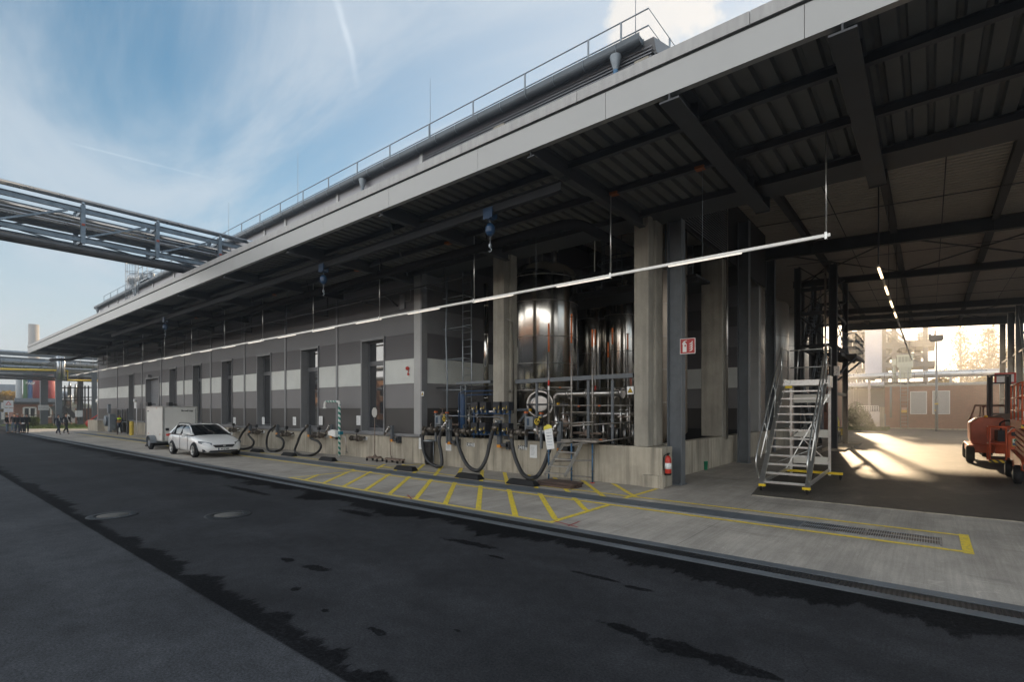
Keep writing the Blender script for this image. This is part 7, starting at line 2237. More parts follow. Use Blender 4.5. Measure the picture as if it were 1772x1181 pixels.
# ------------------------------------------------------------------ the other side of the road (seen in the windows and the tanks)
BRW = brick_mat('brick_warm', (0.30, 0.14, 0.085), (0.38, 0.19, 0.12), (0.36, 0.33, 0.29))
ob = thing('brick_factory', 'long brick factory across the road, mirrored in the hall windows', 'factory building', (-20, -22, 0))
m_ = MB(); m_.box(-230, -48, 0, 12, -34, 7.8); m_.box(-230.2, -48.2, 7.8, 12.2, -33.8, 8.1, m=1); m_.build('wall', [BRW, CONC2], ob)
for k in range(34):
    x = -192 + k * 6
    m_ = MB(); m_.box(x, -34.05, 1.3, x + 3, -33.97, 3.6); m_.box(x, -34.05, 4.7, x + 3, -33.97, 6.9); w_ = m_.build('window', GLASS, ob)
    m_ = MB()
    for z0, z1 in ((1.3, 3.6), (4.7, 6.9)):
        m_.box(x - .08, -34.0, z0 - .1, x + 3.08, -33.92, z0); m_.box(x + 1.46, -33.98, z0, x + 1.54, -33.93, z1)
    m_.build('frame', WHITEP, w_)
rk = thing('pipe_rack', 'pipe rack running along the brick factory across the road', 'pipe rack', (-20, -15, 0))
m_ = MB()
x = -166
while x < 10:
    for y in (-16.5, -13.8): m_.bar((x, y, 0), (x, y, 7.4), .25, .25, (0, 1, 0))
    for z in (4.6, 6.0, 7.3): m_.bar((x, -16.6, z), (x, -13.7, z), .18, .2)
    x += 8
m_.build('frame', STEEL, rk)
for i, (y, z, r) in enumerate([(-16.2, 4.95, .22), (-15.5, 4.85, .12), (-14.9, 4.9, .16), (-14.2, 4.85, .12), (-16.1, 6.3, .16), (-15.2, 6.35, .22), (-14.3, 6.25, .12), (-16, 7.65, .2), (-15, 7.6, .14), (-14.1, 7.65, .18)]):
    m_ = MB(); m_.tube([(-168, y, z), (12, y, z)], r, 10); m_.build('pipe', SP, rk)

# ------------------------------------------------------------------ trees and shrubs
def tree(base, h, w, lab, leafm, n=2600, trunk_h=.25, shape='poplar', seed=1, lsize=.22, sparse=0.0, group='trees beyond the yard', name='poplar_tree'):
    rr = random.Random(seed)
    t = thing(name, lab, 'tree', base, group)
    bx_, by_, bz_ = base
    tk = MB(); tk.tube([(bx_, by_, bz_), (bx_ + .1, by_, bz_ + h * .4), (bx_, by_ + .1, bz_ + h * .75), (bx_, by_, bz_ + h * .97)], .3, 8, radii=[w * .07, w * .05, w * .025, .02])
    tips = []
    nb = 34
    for i in range(nb):
        f = trunk_h + (1 - trunk_h) * (i + rr.random()) / nb
        a = rr.random() * 6.283
        if shape == 'poplar': L_ = w * .5 * (math.sin(min(1, (1 - f) * 1.5 + .12) * 1.5708)) * rr.uniform(.6, 1.1); up = 1.9
        else: L_ = w * .5 * math.sqrt(max(.05, 1 - (2 * (f - trunk_h) / (1 - trunk_h) - .9) ** 2 * .8)) * rr.uniform(.6, 1.15); up = .7
        z0 = bz_ + h * f * .92
        e = Vector((bx_ + math.cos(a) * L_, by_ + math.sin(a) * L_, min(bz_ + h, z0 + L_ * up)))
        mid = Vector((bx_ + math.cos(a) * L_ * .6, by_ + math.sin(a) * L_ * .6, z0 + L_ * up * .45))
        tk.tube([(bx_, by_, z0), mid, e], .05, 5, radii=[w * .018, w * .01, .01])
        tips += [(mid, .5), (e, .8), ((mid + e) / 2, .9)]
    tk.build('trunk', mat('bark', (.10, .075, .055), .9, 0, .3, 5), t)
    lf = MB()
    for i in range(n):
        c, sp = rr.choice(tips)
        if rr.random() < sparse: continue
        q = w * .13 * sp
        p = c + Vector((rr.gauss(0, q), rr.gauss(0, q), rr.gauss(0, q * 1.5)))
        s = lsize * rr.uniform(.6, 1.4)
        a = Vector((rr.uniform(-1, 1), rr.uniform(-1, 1), rr.uniform(-1, 1))).normalized() * s
        b = a.cross(Vector((rr.uniform(-1, 1), rr.uniform(-1, 1), rr.uniform(-1, 1)))).normalized() * s * .6
        lf.add([p - a, p + b, p + a, p - b], [(0, 1, 2, 3)])
    lf.build('crown', leafm, t, fixn=False)
    return t


def leaf_mat(name, c, tr=.5):
    m = bpy.data.materials.new(name); m.use_nodes = True; t_ = m.node_tree; nn = t_.nodes; b = nn['Principled BSDF']
    b.inputs['Roughness'].default_value = .7; b.inputs['Specular IOR Level'].default_value = .2
    oi = nn.new('ShaderNodeTexNoise'); oi.inputs['Scale'].default_value = .9; tcn = nn.new('ShaderNodeTexCoord'); t_.links.new(tcn.outputs['Object'], oi.inputs['Vector'])
    rp = nn.new('ShaderNodeValToRGB'); e = rp.color_ramp.elements; e[0].position, e[1].position = .35, .65
    e[0].color = tuple(x * .6 for x in c) + (1,); e[1].color = tuple(min(1, x * 1.4) for x in c) + (1,)
    t_.links.new(oi.outputs[0], rp.inputs[0]); t_.links.new(rp.outputs[0], b.inputs['Base Color'])
    tl = nn.new('ShaderNodeBsdfTranslucent'); t_.links.new(rp.outputs[0], tl.inputs[0]); mx = nn.new('ShaderNodeMixShader'); mx.inputs[0].default_value = tr
    t_.links.new(b.outputs[0], mx.inputs[1]); t_.links.new(tl.outputs[0], mx.inputs[2]); t_.links.new(mx.outputs[0], nn['Material Output'].inputs['Surface'])
    return m


LA = leaf_mat('autumn_leaves', (.20, .13, .03)); LG = leaf_mat('green_leaves', (.06, .09, .025)); LY = leaf_mat('golden_leaves', (.30, .20, .03))
p = W(1662, 700, 118); tree((p.x, 118, 0), W(1662, 564, 118).z, 4.6, 'tall thinning poplar between the lamp post and the second poplar', LA, 1500, seed=3, sparse=.2, lsize=.17)
p = W(1711, 700, 112); tree((p.x, 112, 0), W(1711, 560, 112).z, 3.6, 'slim tall poplar next to the pale steel post', LA, 1600, seed=5, sparse=.1, lsize=.17)
p = W(1690, 700, 104); tree((p.x, 104, 0), W(1690, 606, 104).z, 4.2, 'round bushy autumn tree between the two poplars', LA, 1500, shape='round', seed=7, lsize=.16, name='autumn_tree')
p = W(1755, 700, 104); tree((p.x, 104, 0), W(1755, 600, 104).z, 4.5, 'round autumn tree beyond the wall bracing', LA, 2000, shape='round', seed=8, name='autumn_tree')
hd = MB(); rr = random.Random(4)
for i in range(7000):
    c = W(rr.uniform(1600, 1790), 650, 96); z = rr.uniform(.5, 6.2) + .5 * math.sin(c.x * 1.3); s = .25
    a = Vector((rr.uniform(-1, 1), rr.uniform(-1, 1), rr.uniform(-1, 1))).normalized() * s; b = a.cross(Vector((rr.uniform(-1, 1), .3, rr.uniform(-1, 1)))).normalized() * s * .7
    q = Vector((c.x, 96 + rr.uniform(-1, 1), max(.2, z))); hd.add([q - a, q + b, q + a, q - b], [(0, 1, 2, 3)])
o = hd.build('hedge', LY, fixn=False); tag(o, 'long golden autumn hedge behind the brick building', 'hedge')
bu = MB()
for i in range(5200):
    a = rr.random() * 6.283; rad = math.sqrt(rr.random()); hgt = (1 - rad ** 2) * 2.5 + .2
    q = Vector((-6.05 + math.cos(a) * rad * 1.75, 65.5 + math.sin(a) * rad * 1.5, rr.random() ** .5 * hgt * (1 + .2 * math.sin(a * 5)))); s = .075
    v = Vector((rr.uniform(-1, 1), rr.uniform(-1, 1), rr.uniform(-1, 1))).normalized() * s; b = v.cross(Vector((rr.uniform(-1, 1), .3, rr.uniform(-1, 1)))).normalized() * s * .6
    bu.add([q - v, q + b, q + v, q - b], [(0, 1, 2, 3)])
for k in range(14):
    a = k * .45; bu.tube([(-6.05, 65.5, 0), (-6.05 + math.cos(a) * .8, 65.5 + math.sin(a) * .6, 1.4 + .8 * (k % 3) * .5)], .02, 4)
o = bu.build('shrub', LG, loc=(-6.05, 65.5, 0), fixn=False); tag(o, 'dark green shrub growing beyond the yellow bollards', 'shrub')

# ------------------------------------------------------------------ brick plant building beyond the yard
YB_ = 70.0
bh = thing('brick_building', 'low red brick building facing the yard with two shuttered windows', 'brick building', (4, YB_, 0))
xl = W(1531, 700, YB_).x
zt_b = W(1600, 668.6, YB_).z
m_ = MB(); m_.box(xl, YB_, 0, 22, YB_ + 9, zt_b); m_.build('wall', BR, bh)
m_ = MB(); m_.box(xl - .1, YB_ - .12, zt_b, 22.1, YB_ + 9.1, zt_b + .2); m_.build('roof_edge', FLASH, bh)
m_ = MB(); m_.box(xl - .45, YB_ - .1, 0, xl - .02, YB_ + .4, W(1528, 705, YB_).z); m_.box(xl - .1, YB_ - .5, 0, 3, YB_ - .02, .12); m_.build('pillar', CONC, bh)
for (u0, u1, v0, v1) in [(1576, 1602.8, 678.9, 716.5), (1614.6, 1642.7, 677.9, 716.5)]:
    a, b = W(u0, v0, YB_), W(u1, v1, YB_)
    m_ = MB(); m_.box(a.x, YB_ - .06, b.z, b.x, YB_ - .01, a.z); w_ = m_.build('window', mat('shutter_grey', (.42, .43, .43), .6, 0, .05, 3), bh)
    m_ = MB()
    for (p0, p1, q0, q1) in ((a.x - .06, b.z - .06, b.x + .06, b.z + .02), (a.x - .06, a.z - .02, b.x + .06, a.z + .06), (a.x - .06, b.z, a.x + .02, a.z), (b.x - .02, b.z, b.x + .06, a.z)): m_.box(p0, YB_ - .1, p1, q0, YB_ - .005, q1)
    m_.build('frame', WHITEP, w_)
dpx = W(1541.5, 700, YB_).x
m_ = MB(); m_.cyl((dpx, YB_ - .1, 1.2), (dpx, YB_ - .1, zt_b), .09, 8); m_.tube([(dpx - .5, YB_ - .1, 1.6), (dpx - .5, YB_ - .1, .3), (dpx - .1, YB_ - .2, .3)], .05, 6); m_.build('downpipe', GALVP, bh)
ld2 = thing('wall_ladder', 'long steel ladder rising up the brick building to the cooling unit', 'ladder', (W(1565, 740, 69.7).x, 69.7, 0))
xa, xb = W(1558.3, 700, 69.7).x, W(1571, 700, 69.7).x
m_ = MB()
for x in (xa, xb): m_.tube([(x, 69.7, 0), (x, 69.7, W(1565, 640, 69.7).z)], .035, 6)
z = .4
while z < W(1565, 655, 69.7).z: m_.tube([(xa, 69.7, z), (xb, 69.7, z)], .02, 5); z += .38
m_.build('rung', GALV, ld2)
m_ = MB()
for z in (3.2, 4.2, 5.2, 6.2): m_.tube([(xa + (xb - xa) * .5 + .45 * math.cos(a), 69.6 - .6 * abs(math.sin(a)), z) for a in [math.pi * i / 8 for i in range(9)]], .02, 5)
m_.build('safety_cage', GALV, ld2)
m_ = MB(); c0, c1 = W(1560, 706, 69.6), W(1569, 714.5, 69.6); m_.box(c0.x, 69.58, (c0.z + c1.z) / 2, c1.x, 69.6, c0.z, m=0); m_.box(c0.x, 69.58, c1.z, c1.x, 69.6, (c0.z + c1.z) / 2, m=1); m_.box(c0.x + .1, 69.57, c0.z - .12, c1.x - .1, 69.58, c0.z - .08, m=2); m_.box(c0.x + .1, 69.57, c1.z + .1, c1.x - .1, 69.58, c1.z + .14, m=2)
m_.build('warning_plate', [mat('sign_pink', (.6, .35, .3), .5), mat('sign_yellow', (.75, .48, .02), .5), TXT], ld2)
cu = thing('cooling_unit', 'pale green cooling unit raised on a steel frame behind the ladder', 'cooling unit', (W(1566, 700, 73).x, 73, 5))
a, b = W(1552, 616.5, 73), W(1579.5, 655, 73)
m_ = MB(); zm = W(1560, 636, 73).z
CU = mat('pale_green_metal', (.42, .47, .40), .5, 0, .06, 2)
m_.box(a.x, 73, zm, b.x, 75, a.z); m_.box(a.x + .15, 73.1, b.z, b.x - .15, 74.8, zm); m_.box(a.x - .05, 72.95, a.z, b.x + .05, 75.05, a.z + .1); m_.build('housing', CU, cu)
m_ = MB(); w = (b.x - a.x)
for k in range(4): m_.box(a.x + w * (.1 + .21 * k), 72.96, zm + (a.z - zm) * .45, a.x + w * (.27 + .21 * k), 72.99, a.z - .12)
for k in range(3): m_.box(a.x + w * (.3 + .22 * k), 73.06, b.z + .1, a.x + w * (.31 + .22 * k), 73.09, zm)
m_.build('grille', mat('grille_green', (.2, .24, .2), .5), cu)
m_ = MB(); c0, c1 = W(1543, 622, 73), W(1551, 632.5, 73); m_.box(c0.x, 73, c1.z, c1.x, 74, c0.z); m_.cyl(((c0.x + c1.x) / 2, 73.5, 5), ((c0.x + c1.x) / 2, 73.5, c1.z), .15, 8); m_.build('side_box', CU, cu)
m_ = MB()
pz = W(1560, 664, 73).z
x0_, x1_ = W(1531, 660, 73).x, W(1604, 660, 73).x
m_.box(x0_, 72.4, pz, x1_, 75.5, pz + .15); m_.box(x0_, 72.4, pz - .5, x1_, 72.6, pz - .2)
for x in (x0_ + .1, (x0_ + x1_) / 2, x1_ - .1): m_.bar((x, 72.5, 0), (x, 72.5, pz), .2, .2, (0, 1, 0)); m_.bar((x, 75.4, 0), (x, 75.4, pz), .2, .2, (0, 1, 0))
x = x0_
while x < x1_: m_.bar((x, 72.5, pz), (x, 72.5, pz + 1.1), .04, .04, (0, 1, 0)); x += .9
for dz in (.55, 1.1): m_.bar((x0_, 72.5, pz + dz), (x1_, 72.5, pz + dz), .04, .04)
m_.build('support_frame', STEEL, cu)
lp = thing('lamp_post', 'slim galvanised lamp post in front of the brick building', 'lamp post', (W(1620.5, 744, 66).x, 66, 0))
x = W(1620.5, 744, 66).x; zt = W(1620, 592, 66).z
m_ = MB(); m_.tube([(x, 66, 0), (x, 66, 2.6), (x, 66, zt)], .07, 10, radii=[.14, .13, .06]); m_.build('pole', GALVP, lp)
m_ = MB(); m_.prism([(x - .45, zt + .05), (x + .4, zt + .05), (x + .55, zt + .25), (x + .5, zt + .65), (x - .4, zt + .65), (x - .55, zt + .3)], 65.7, 66.3, 'y'); m_.box(x - .62, 65.8, zt + .2, x - .4, 66.2, zt + .8); m_.cyl((x - .1, 66, zt + .6), (x - .1, 66, zt + 1.15), .07, 6); m_.build('lamp_head', STEEL, lp)
m_ = MB(); m_.cyl((x, 66, 2.6), (x, 66, 2.75), .15, 10); m_.cyl((x - .15, 66, 2.0), (x + .05, 66, 2.05), .12, 8); m_.build('yellow_ring', YEL, lp)

# process structure far behind, steel floors, ribbed tower
pr = thing('process_structure', 'tall open steel process structure looming in the haze', 'industrial structure', (2, 92, 0))
YP = 92.0
m_ = MB()
def hb(u0, v0, u1, v1, th, Y=YP, dp=2.0):
    a, b = W(u0, v0, Y), W(u1, v1, Y); zc_ = (a.z + b.z) / 2; m_.box(a.x, Y, zc_ - th / 2, b.x, Y + dp, zc_ + th / 2)
hb(1486, 601, 1618, 594, .95, dp=8); hb(1526, 633, 1618, 629, .7, dp=8); hb(1466, 575, 1528, 573, .3, dp=8); hb(1466, 640, 1500, 640, .3, dp=8); hb(1466, 612, 1497, 612, .3, dp=6); hb(1526, 617, 1600, 612, .35, dp=6)
for u, v0 in ((1601.5, 563), (1529, 566), (1487, 570), (1470, 568), (1547, 568), (1477, 600)):
    a = W(u, v0, YP); m_.box(a.x - .28, YP + .2, 0, a.x + .28, YP + .7, a.z); m_.box(a.x - .2, YP + 7, 0, a.x + .2, YP + 7.4, a.z)
for (p, q) in (((1531, 575), (1566, 595)), ((1540, 566), (1575, 597)), ((1550, 612), (1590, 628)), ((1531, 625), (1555, 602)), ((1466, 600), (1487, 575))):
    m_.bar(W(p[0], p[1], YP - .2), W(q[0], q[1], YP - .2), .22, .3)
m_.build('steel_frame', mat('structure_steel', (.13, .125, .12), .6, .1, .15, 1), pr)
m_ = MB()
for (u0, u1, v) in ((1530, 1618, 590), (1604, 1618, 622), (1548, 1600, 606), (1466, 1496, 634), (1560, 1596, 586)):
    a, b = W(u0, v, YP), W(u1, v, YP)
    for dz in (.1, .6, 1.1): m_.bar((a.x, YP - .1, a.z - .6 + dz), (b.x, YP - .1, b.z - .6 + dz), .05, .05)
    x = a.x
    while x < b.x: m_.bar((x, YP - .1, a.z - .6), (x, YP - .1, a.z + .5), .05, .05, (0, 1, 0)); x += .8
m_.build('railing', STEEL, pr)
m_ = MB(); a, b = W(1496.5, 572, YP - .6), W(1526, 648, YP - .6)
n_ = 22
for k in range(n_):
    z0 = b.z + (a.z - b.z) * k / n_; m_.box(a.x, YP - .6, z0 + .03, b.x, YP + 3, b.z + (a.z - b.z) * (k + 1) / n_ - .03)
m_.box(a.x + .1, YP - .5, b.z, b.x - .1, YP + 2.9, a.z); m_.build('ribbed_tower', mat('pale_lilac_sheet', (.55, .54, .60), .5, .1, .05, 1), pr)
m_ = MB()
for (u, v0, v1, r_) in ((1535, 640, 575, .35), (1560, 630, 602, .5), (1572, 630, 605, .35), (1540, 595, 573, .4), (1594, 595, 575, .45), (1588, 628, 606, .4), (1508, 660, 640, .5), (1478, 660, 600, .3), (1483, 640, 585, .22)):
    p0, p1 = W(u, v0, YP + 2), W(u, v1, YP + 2); m_.cyl((p0.x, YP + 2, p0.z), (p1.x, YP + 2, p1.z), r_, 12)
m_.build('vessel', STAIN2, pr)
hp2 = MB(); a, b = W(1440, 653, 80), W(1760, 644, 80); zc_ = W(1530, 651, 80).z
hp2.tube([(a.x, 80, zc_), (b.x + 4, 80, zc_)], .42, 14)
hp2.tube([(a.x, 80.6, zc_ - 1.2), (b.x + 4, 80.6, zc_ - 1.2)], .16, 10)
for x in range(-6, 18, 4): hp2.bar((x, 80.3, 0), (x, 80.3, zc_ - .3), .25, .25, (0, 1, 0)); hp2.bar((x, 79.6, zc_ - .5), (x, 81, zc_ - .5), .15, .15)
solo(hp2, 'overhead_pipe', SP, 'thick silver overhead pipe running behind the brick building', 'pipe', (0, 80, zc_))
# open store with a pale canopy left of the brick building
sto = thing('open_store', 'open fronted store with a pale ribbed canopy beside the brick building', 'shed', (W(1500, 700, 84).x, 84, 0))
a, b = W(1462, 663, 84), W(1531, 668.5, 84)
m_ = MB(); m_.box(a.x, 82.6, b.z - .1, b.x + 1, 90, a.z - .1)
x = a.x
while x < b.x: m_.box(x, 82.55, b.z - .15, x + .18, 82.6, a.z); x += .36
m_.build('canopy', mat('pale_blue_sheet', (.6, .62, .68), .45, .1, .05, 1), sto)
m_ = MB()
for u in (1466, 1475, 1484): q = W(u, 700, 84); m_.bar((q.x, 84, 0), (q.x, 84, a.z - .3), .2, .2, (0, 1, 0))
m_.box(a.x, 90, 0, b.x + 1, 90.3, a.z - .2)
for v in (683, 689, 676): q0, q1 = W(1485, v, 86), W(1529, v - .5, 86); m_.box(q0.x, 86, q0.z - .12, q1.x, 86.3, q0.z + .12)
m_.build('frame', mat('structure_steel', (.13, .125, .12), .6, .1, .15, 1), sto)
m_ = MB(); q0, q1 = W(1506, 713, 76), W(1525.5, 729, 76); m_.box(q0.x, 76, q1.z, q1.x, 78, q0.z)
for k in range(6): m_.box(q0.x + k * .42, 75.95, q1.z, q0.x + k * .42 + .06, 76, q0.z)
m_.box(q0.x, 75.9, q1.z - .12, q1.x, 76.1, q1.z)
for x in (q0.x + .3, q1.x - .4): m_.cyl((x, 76.2, .4), (x, 76.5, .4), .4, 12)
solo(m_, 'flat_trailer', WHITEP, 'white sided trailer standing behind the green shrub', 'trailer', (q0.x, 77, 0))
m_ = MB()
for u in range(1484, 1521, 4):
    q0, q1 = W(u, 712, 80), W(u, 703, 80); m_.bar(q0, q1, .08, .08, (0, 1, 0))
q0, q1 = W(1484, 703, 80), W(1520, 703, 80); m_.bar(q0, q1, .08, .08); q0, q1 = W(1484, 707, 80), W(1520, 707, 80); m_.bar(q0, q1, .06, .06)
q0 = W(1484, 712, 80); m_.box(q0.x, 79.9, 0, W(1520, 712, 80).x, 80.1, .4); m_.bar((q0.x + .1, 80, 0), (q0.x + .1, 80, q0.z), .1, .1, (0, 1, 0)); q0 = W(1520, 712, 80); m_.bar((q0.x - .1, 80, 0), (q0.x - .1, 80, q0.z), .1, .1, (0, 1, 0))
solo(m_, 'white_railing', WHITEP, 'white railing in front of the dark open store', 'railing', (W(1500, 712, 80).x, 80, 0))
rs_ = MB()
rs_.box(9, 60, 0, 30, 62, 6); rs_.box(9, 59.9, 6, 30, 62.1, 6.3)
solo(rs_, 'side_building', PM2, 'plain grey building beyond the machine side columns', 'building', (15, 60, 0))

# ------------------------------------------------------------------ left background
XR_ = -88.0
rk2 = thing('pipe_rack', 'pipe rack on heavy columns crossing behind the talking group', 'pipe rack', (XR_, 10, 0))
m_ = MB()
for (x, y, w) in ((-92.4, 13.1, .75), (-89.0, 16.3, .55), (-86.0, 13.6, .6), (-90, 30.5, .6), (-86, -8, .7), (-92.4, -8, .7), (-88, 24.0, .6)):
    m_.box(x - w / 2, y - w / 2, 0, x + w / 2, y + w / 2, 8.6)
for y in (13.3, 24, 33, -8, -2, 5.5): m_.box(-92.6, y - .2, 6.2, -85.8, y + .2, 6.5); m_.box(-92.6, y - .15, 8.5, -85.8, y + .15, 8.75)
for z in (6.65, 8.8): m_.bar((-85.9, -30, z), (-85.9, 45, z), .2, .3); m_.bar((-92.5, -30, z), (-92.5, 45, z), .2, .3)
for k in range(-5, 8):
    y = k * 5.5; m_.bar((-85.85, y, 6.7), (-85.85, y + 2.7, 8.7), .12, .12, (1, 0, 0)); m_.bar((-85.85, y + 2.7, 8.7), (-85.85, y + 2.9, 6.7), .14, .14, (1, 0, 0))
m_.build('frame', mat('rack_steel', (.10, .12, .14), .55, .1, .15, 2), rk2)
for (x, z, r_, mt_) in ((-86.4, 9.1, .16, SP), (-87.3, 9.15, .22, SP), (-87.4, 8.0, .34, SP), (-88.6, 8.1, .30, SP), (-86.6, 7.35, .2, SP), (-88, 7.1, .25, STAIN2), (-89.8, 7.4, .32, SP), (-91.2, 8.1, .36, SP), (-86.2, 6.15, .12, BLACKP), (-87.6, 5.95, .14, STEEL)):
    m_ = MB(); m_.tube([(x, -30, z), (x, 48, z)], r_, 10); m_.build('pipe', mt_, rk2)
for (u, w) in ((102, .5), (109.5, .36)):
    q0, q1 = WX(u, 658, -84.5), WX(u, 622, -84.5); m_ = MB(); m_.tube([(-86.4, q1.y, q1.z + .2), (-84.7, q1.y, q1.z + .2), (-84.5, q1.y, q1.z), (-84.5, q1.y, q0.z)], w / 2, 12); m_.build('pipe', SP, rk2)
ypipe = MB(); q = [WX(0, 639, -85), WX(97, 641.5, -85), WX(117, 642.5, -85), WX(117, 658.5, -85), WX(176, 659.5, -85)]
ypipe.tube([(p.x, p.y, p.z) for p in q], .12, 8); ypipe.build('yellow_pipe', YEL, rk2)
gs_ = thing('coloured_silos', 'row of green, blue and red silos behind the pipe rack', 'silos', (-112, 10, 0)) if False else None
for (u0, u1, cname, c, lab, vt) in ((40.5, 48, 'silo_green', (.05, .17, .07), 'tall green silo next to the blue one', 648), (48.2, 57, 'silo_blue', (.05, .13, .30), 'blue silo with white lettering between green and red silos', 648), (57.3, 105, 'silo_red', (.33, .05, .06), 'very wide dark red silo behind the pipe rack', 646), (27.5, 39, 'silo_pale', (.42, .46, .48), 'pale grey silo at the outer end of the silo row', 656)):
    XX = -112
    a, b = WX(u0, 690, XX), WX(u1, vt, XX); yc, r_ = (a.y + b.y) / 2, abs(a.y - b.y) / 2
    t = thing('silo', lab, 'silo', (XX, yc, 0), 'silos behind the pipe rack')
    m_ = MB(); m_.lathe([(r_ * .3, a.z - 1.5), (r_, a.z), (r_, b.z), (r_ * .6, b.z + .6), (0, b.z + .8)], (XX - r_, yc, 0), 40); m_.build('shell', mat(cname, c, .5, 0, .06, 1), t)
    m_ = MB()
    for k in range(6): aa = k * 1.047; m_.cyl((XX - r_ + r_ * .9 * math.cos(aa), yc + r_ * .9 * math.sin(aa), 0), (XX - r_ + r_ * .9 * math.cos(aa), yc + r_ * .9 * math.sin(aa), a.z), .2, 8)
    m_.build('leg', STEEL, t)
    if cname == 'silo_blue': text('BASF', t, (XX + .06, yc - .02, WX(52, 664, XX).z), .52, WHITEP, rot=(math.pi / 2, 0, math.pi / 2), bold=.02)
pl2 = MB(); a, b = WX(28, 698, -108), WX(100, 690, -108); pl2.box(-112, a.y, a.z - .3, -107.5, b.y, a.z + .1); pl2.box(-110, a.y, a.z, -109.5, b.y, b.z)
for y in range(int(a.y), int(b.y), 3): pl2.box(-108, y, 0, -107.7, y + .3, a.z)
solo(pl2, 'silo_platform', GALVP, 'grey steel platform under the coloured silos', 'platform', (-110, a.y, 0))
ht = thing('brick_hut', 'flat roofed brick hut with white windows behind the talking group', 'hut', (-98, 8, 0))
a, b = WX(24, 738, -98), WX(91, 700, -98)
m_ = MB(); m_.box(-104, a.y, 0, -98, b.y, b.z); m_.build('wall', BR, ht)
m_ = MB(); m_.box(-104.3, a.y - .3, b.z, -97.7, b.y + .3, b.z + .3); m_.build('roof', STEEL, ht)
for (u0, u1) in ((40.6, 61.6), (71, 88)):
    c0, c1 = WX(u0, 722, -98), WX(u1, 706, -98); m_ = MB(); m_.box(-98, c0.y, c0.z, -97.94, c1.y, c1.z); w_ = m_.build('window', GLASS, ht)
    m_ = MB(); ym_ = (c0.y + c1.y) / 2
    for yy in (c0.y, ym_, c1.y): m_.box(-97.95, yy - .09, c0.z, -97.88, yy + .09, c1.z)
    for zz in (c0.z, c1.z): m_.box(-97.95, c0.y, zz - .09, -97.88, c1.y, zz + .09)
    m_.build('frame', WHITEP, w_)
m_ = MB(); a, b = WX(-20, 688, -150), WX(28, 666, -150); m_.box(-156, a.y - 20, 0, -150, b.y, b.z)
y = a.y
while y < b.y: m_.box(-149.98, y, 1, -149.9, y + .15, b.z - .5); y += 1.1
solo(m_, 'far_factory', mat('far_blue_sheet', (.28, .34, .40), .55, 0, .05, 1), 'pale blue grey factory block in the far distance', 'factory building', (-152, 0, 0))
fyb = MB()
for i in range(4200):
    c = WX(rr.uniform(-25, 30), 696, -130); q = Vector((-130 + rr.uniform(-2, 2), c.y, rr.uniform(1, 5.0) + rr.uniform(-.5, .5))); s = .22
    v = Vector((rr.uniform(-1, 1), rr.uniform(-1, 1), rr.uniform(-1, 1))).normalized() * s; b = v.cross(Vector((rr.uniform(-1, 1), .3, rr.uniform(-1, 1)))).normalized() * s * .7
    fyb.add([q - v, q + b, q + v, q - b], [(0, 1, 2, 3)])
o = fyb.build('hedge', LY, fixn=False); tag(o, 'golden bushes in front of the far blue grey factory', 'hedge')
sg2 = thing('road_sign', 'white board with a red warning triangle beside the talking group', 'sign', WX(14.5, 737, -84))
c = WX(14.5, 699.5, -84)
m_ = MB(); m_.box(-84, c.y - .42, c.z - .42, -83.96, c.y + .42, c.z + .42); m_.box(-84, c.y - .4, c.z - .98, -83.96, c.y + .4, c.z - .5); m_.box(-84.05, c.y - .04, 0, -84, c.y + .04, c.z); m_.build('board', mat('sign_white', (.6, .62, .64), .5), sg2)
m_ = MB(); m_.prism([(c.y - .25, c.z - .12), (c.y + .25, c.z - .12), (c.y, c.z + .30)], -83.955, -83.94, 'x'); m_.build('triangle', RED, sg2)
m_ = MB(); m_.prism([(c.y - .13, c.z - .06), (c.y + .13, c.z - .06), (c.y, c.z + .17)], -83.94, -83.93, 'x'); m_.build('triangle_field', WHITEP, sg2)
sg3 = MB(); c = WX(75.5, 706, -91.8); sg3.box(-91.9, c.y - .55, c.z - .35, -91.85, c.y + .55, c.z + .35); sg3.box(-91.85, c.y - .45, c.z - .02, -91.84, c.y + .45, c.z + .02, m=1); solo(sg3, 'column_sign', [mat('sign_white', (.6, .62, .64), .5), TXT], 'pale sign plate fixed to the broad rack column', 'sign', c)
gb = MB()
for (u0, u1, v0, v1) in ((-6, 9, 696, 709), (-6, 9, 713, 728)):
    a, b = WX(u0, v1, -95), WX(u1, v0, -95); gb.box(-97, a.y, a.z, -95, b.y, b.z); q = WX(5, (v0 + v1) / 2, -94.9); gb.box(-95, q.y - .15, a.z + .1, -94.9, q.y + .15, b.z - .1, m=1)
a = WX(-6, 728, -95); b = WX(9, 728, -95); gb.box(-96.8, a.y, 0, -96.5, b.y, a.z)
solo(gb, 'site_cabins', [GALVP, WHITEP], 'two stacked grey site boxes beyond the road sign and talking group', 'site boxes', (-96, a.y, 0))
vt_ = thing('process_vessels', 'grey tank, hopper and pipework between rack column and hall end', 'process plant', (-92, 20, 0))
XX = -92
for (u0, u1, v0, v1, r2_) in ((101, 127, 705, 685, 1), (117, 124, 684, 668, .4), (128, 134, 700, 672, 1)):
    a, b = WX(u0, v0, XX), WX(u1, v1, XX); yc, r_ = (a.y + b.y) / 2, abs(a.y - b.y) / 2
    m_ = MB(); m_.lathe([(0, a.z), (r_, a.z), (r_, b.z), (r_ * .5, b.z + .5), (0, b.z + .6)], (XX - r_, yc, 0), 24); m_.build('vessel', SP, vt_)
a = WX(108, 704, XX); m_ = MB(); m_.lathe([(1.2, a.z), (.15, a.z - 1.9), (.1, 0.3)], (XX - 1, a.y, 0), 16); m_.build('hopper', GALVP, vt_)
m_ = MB()
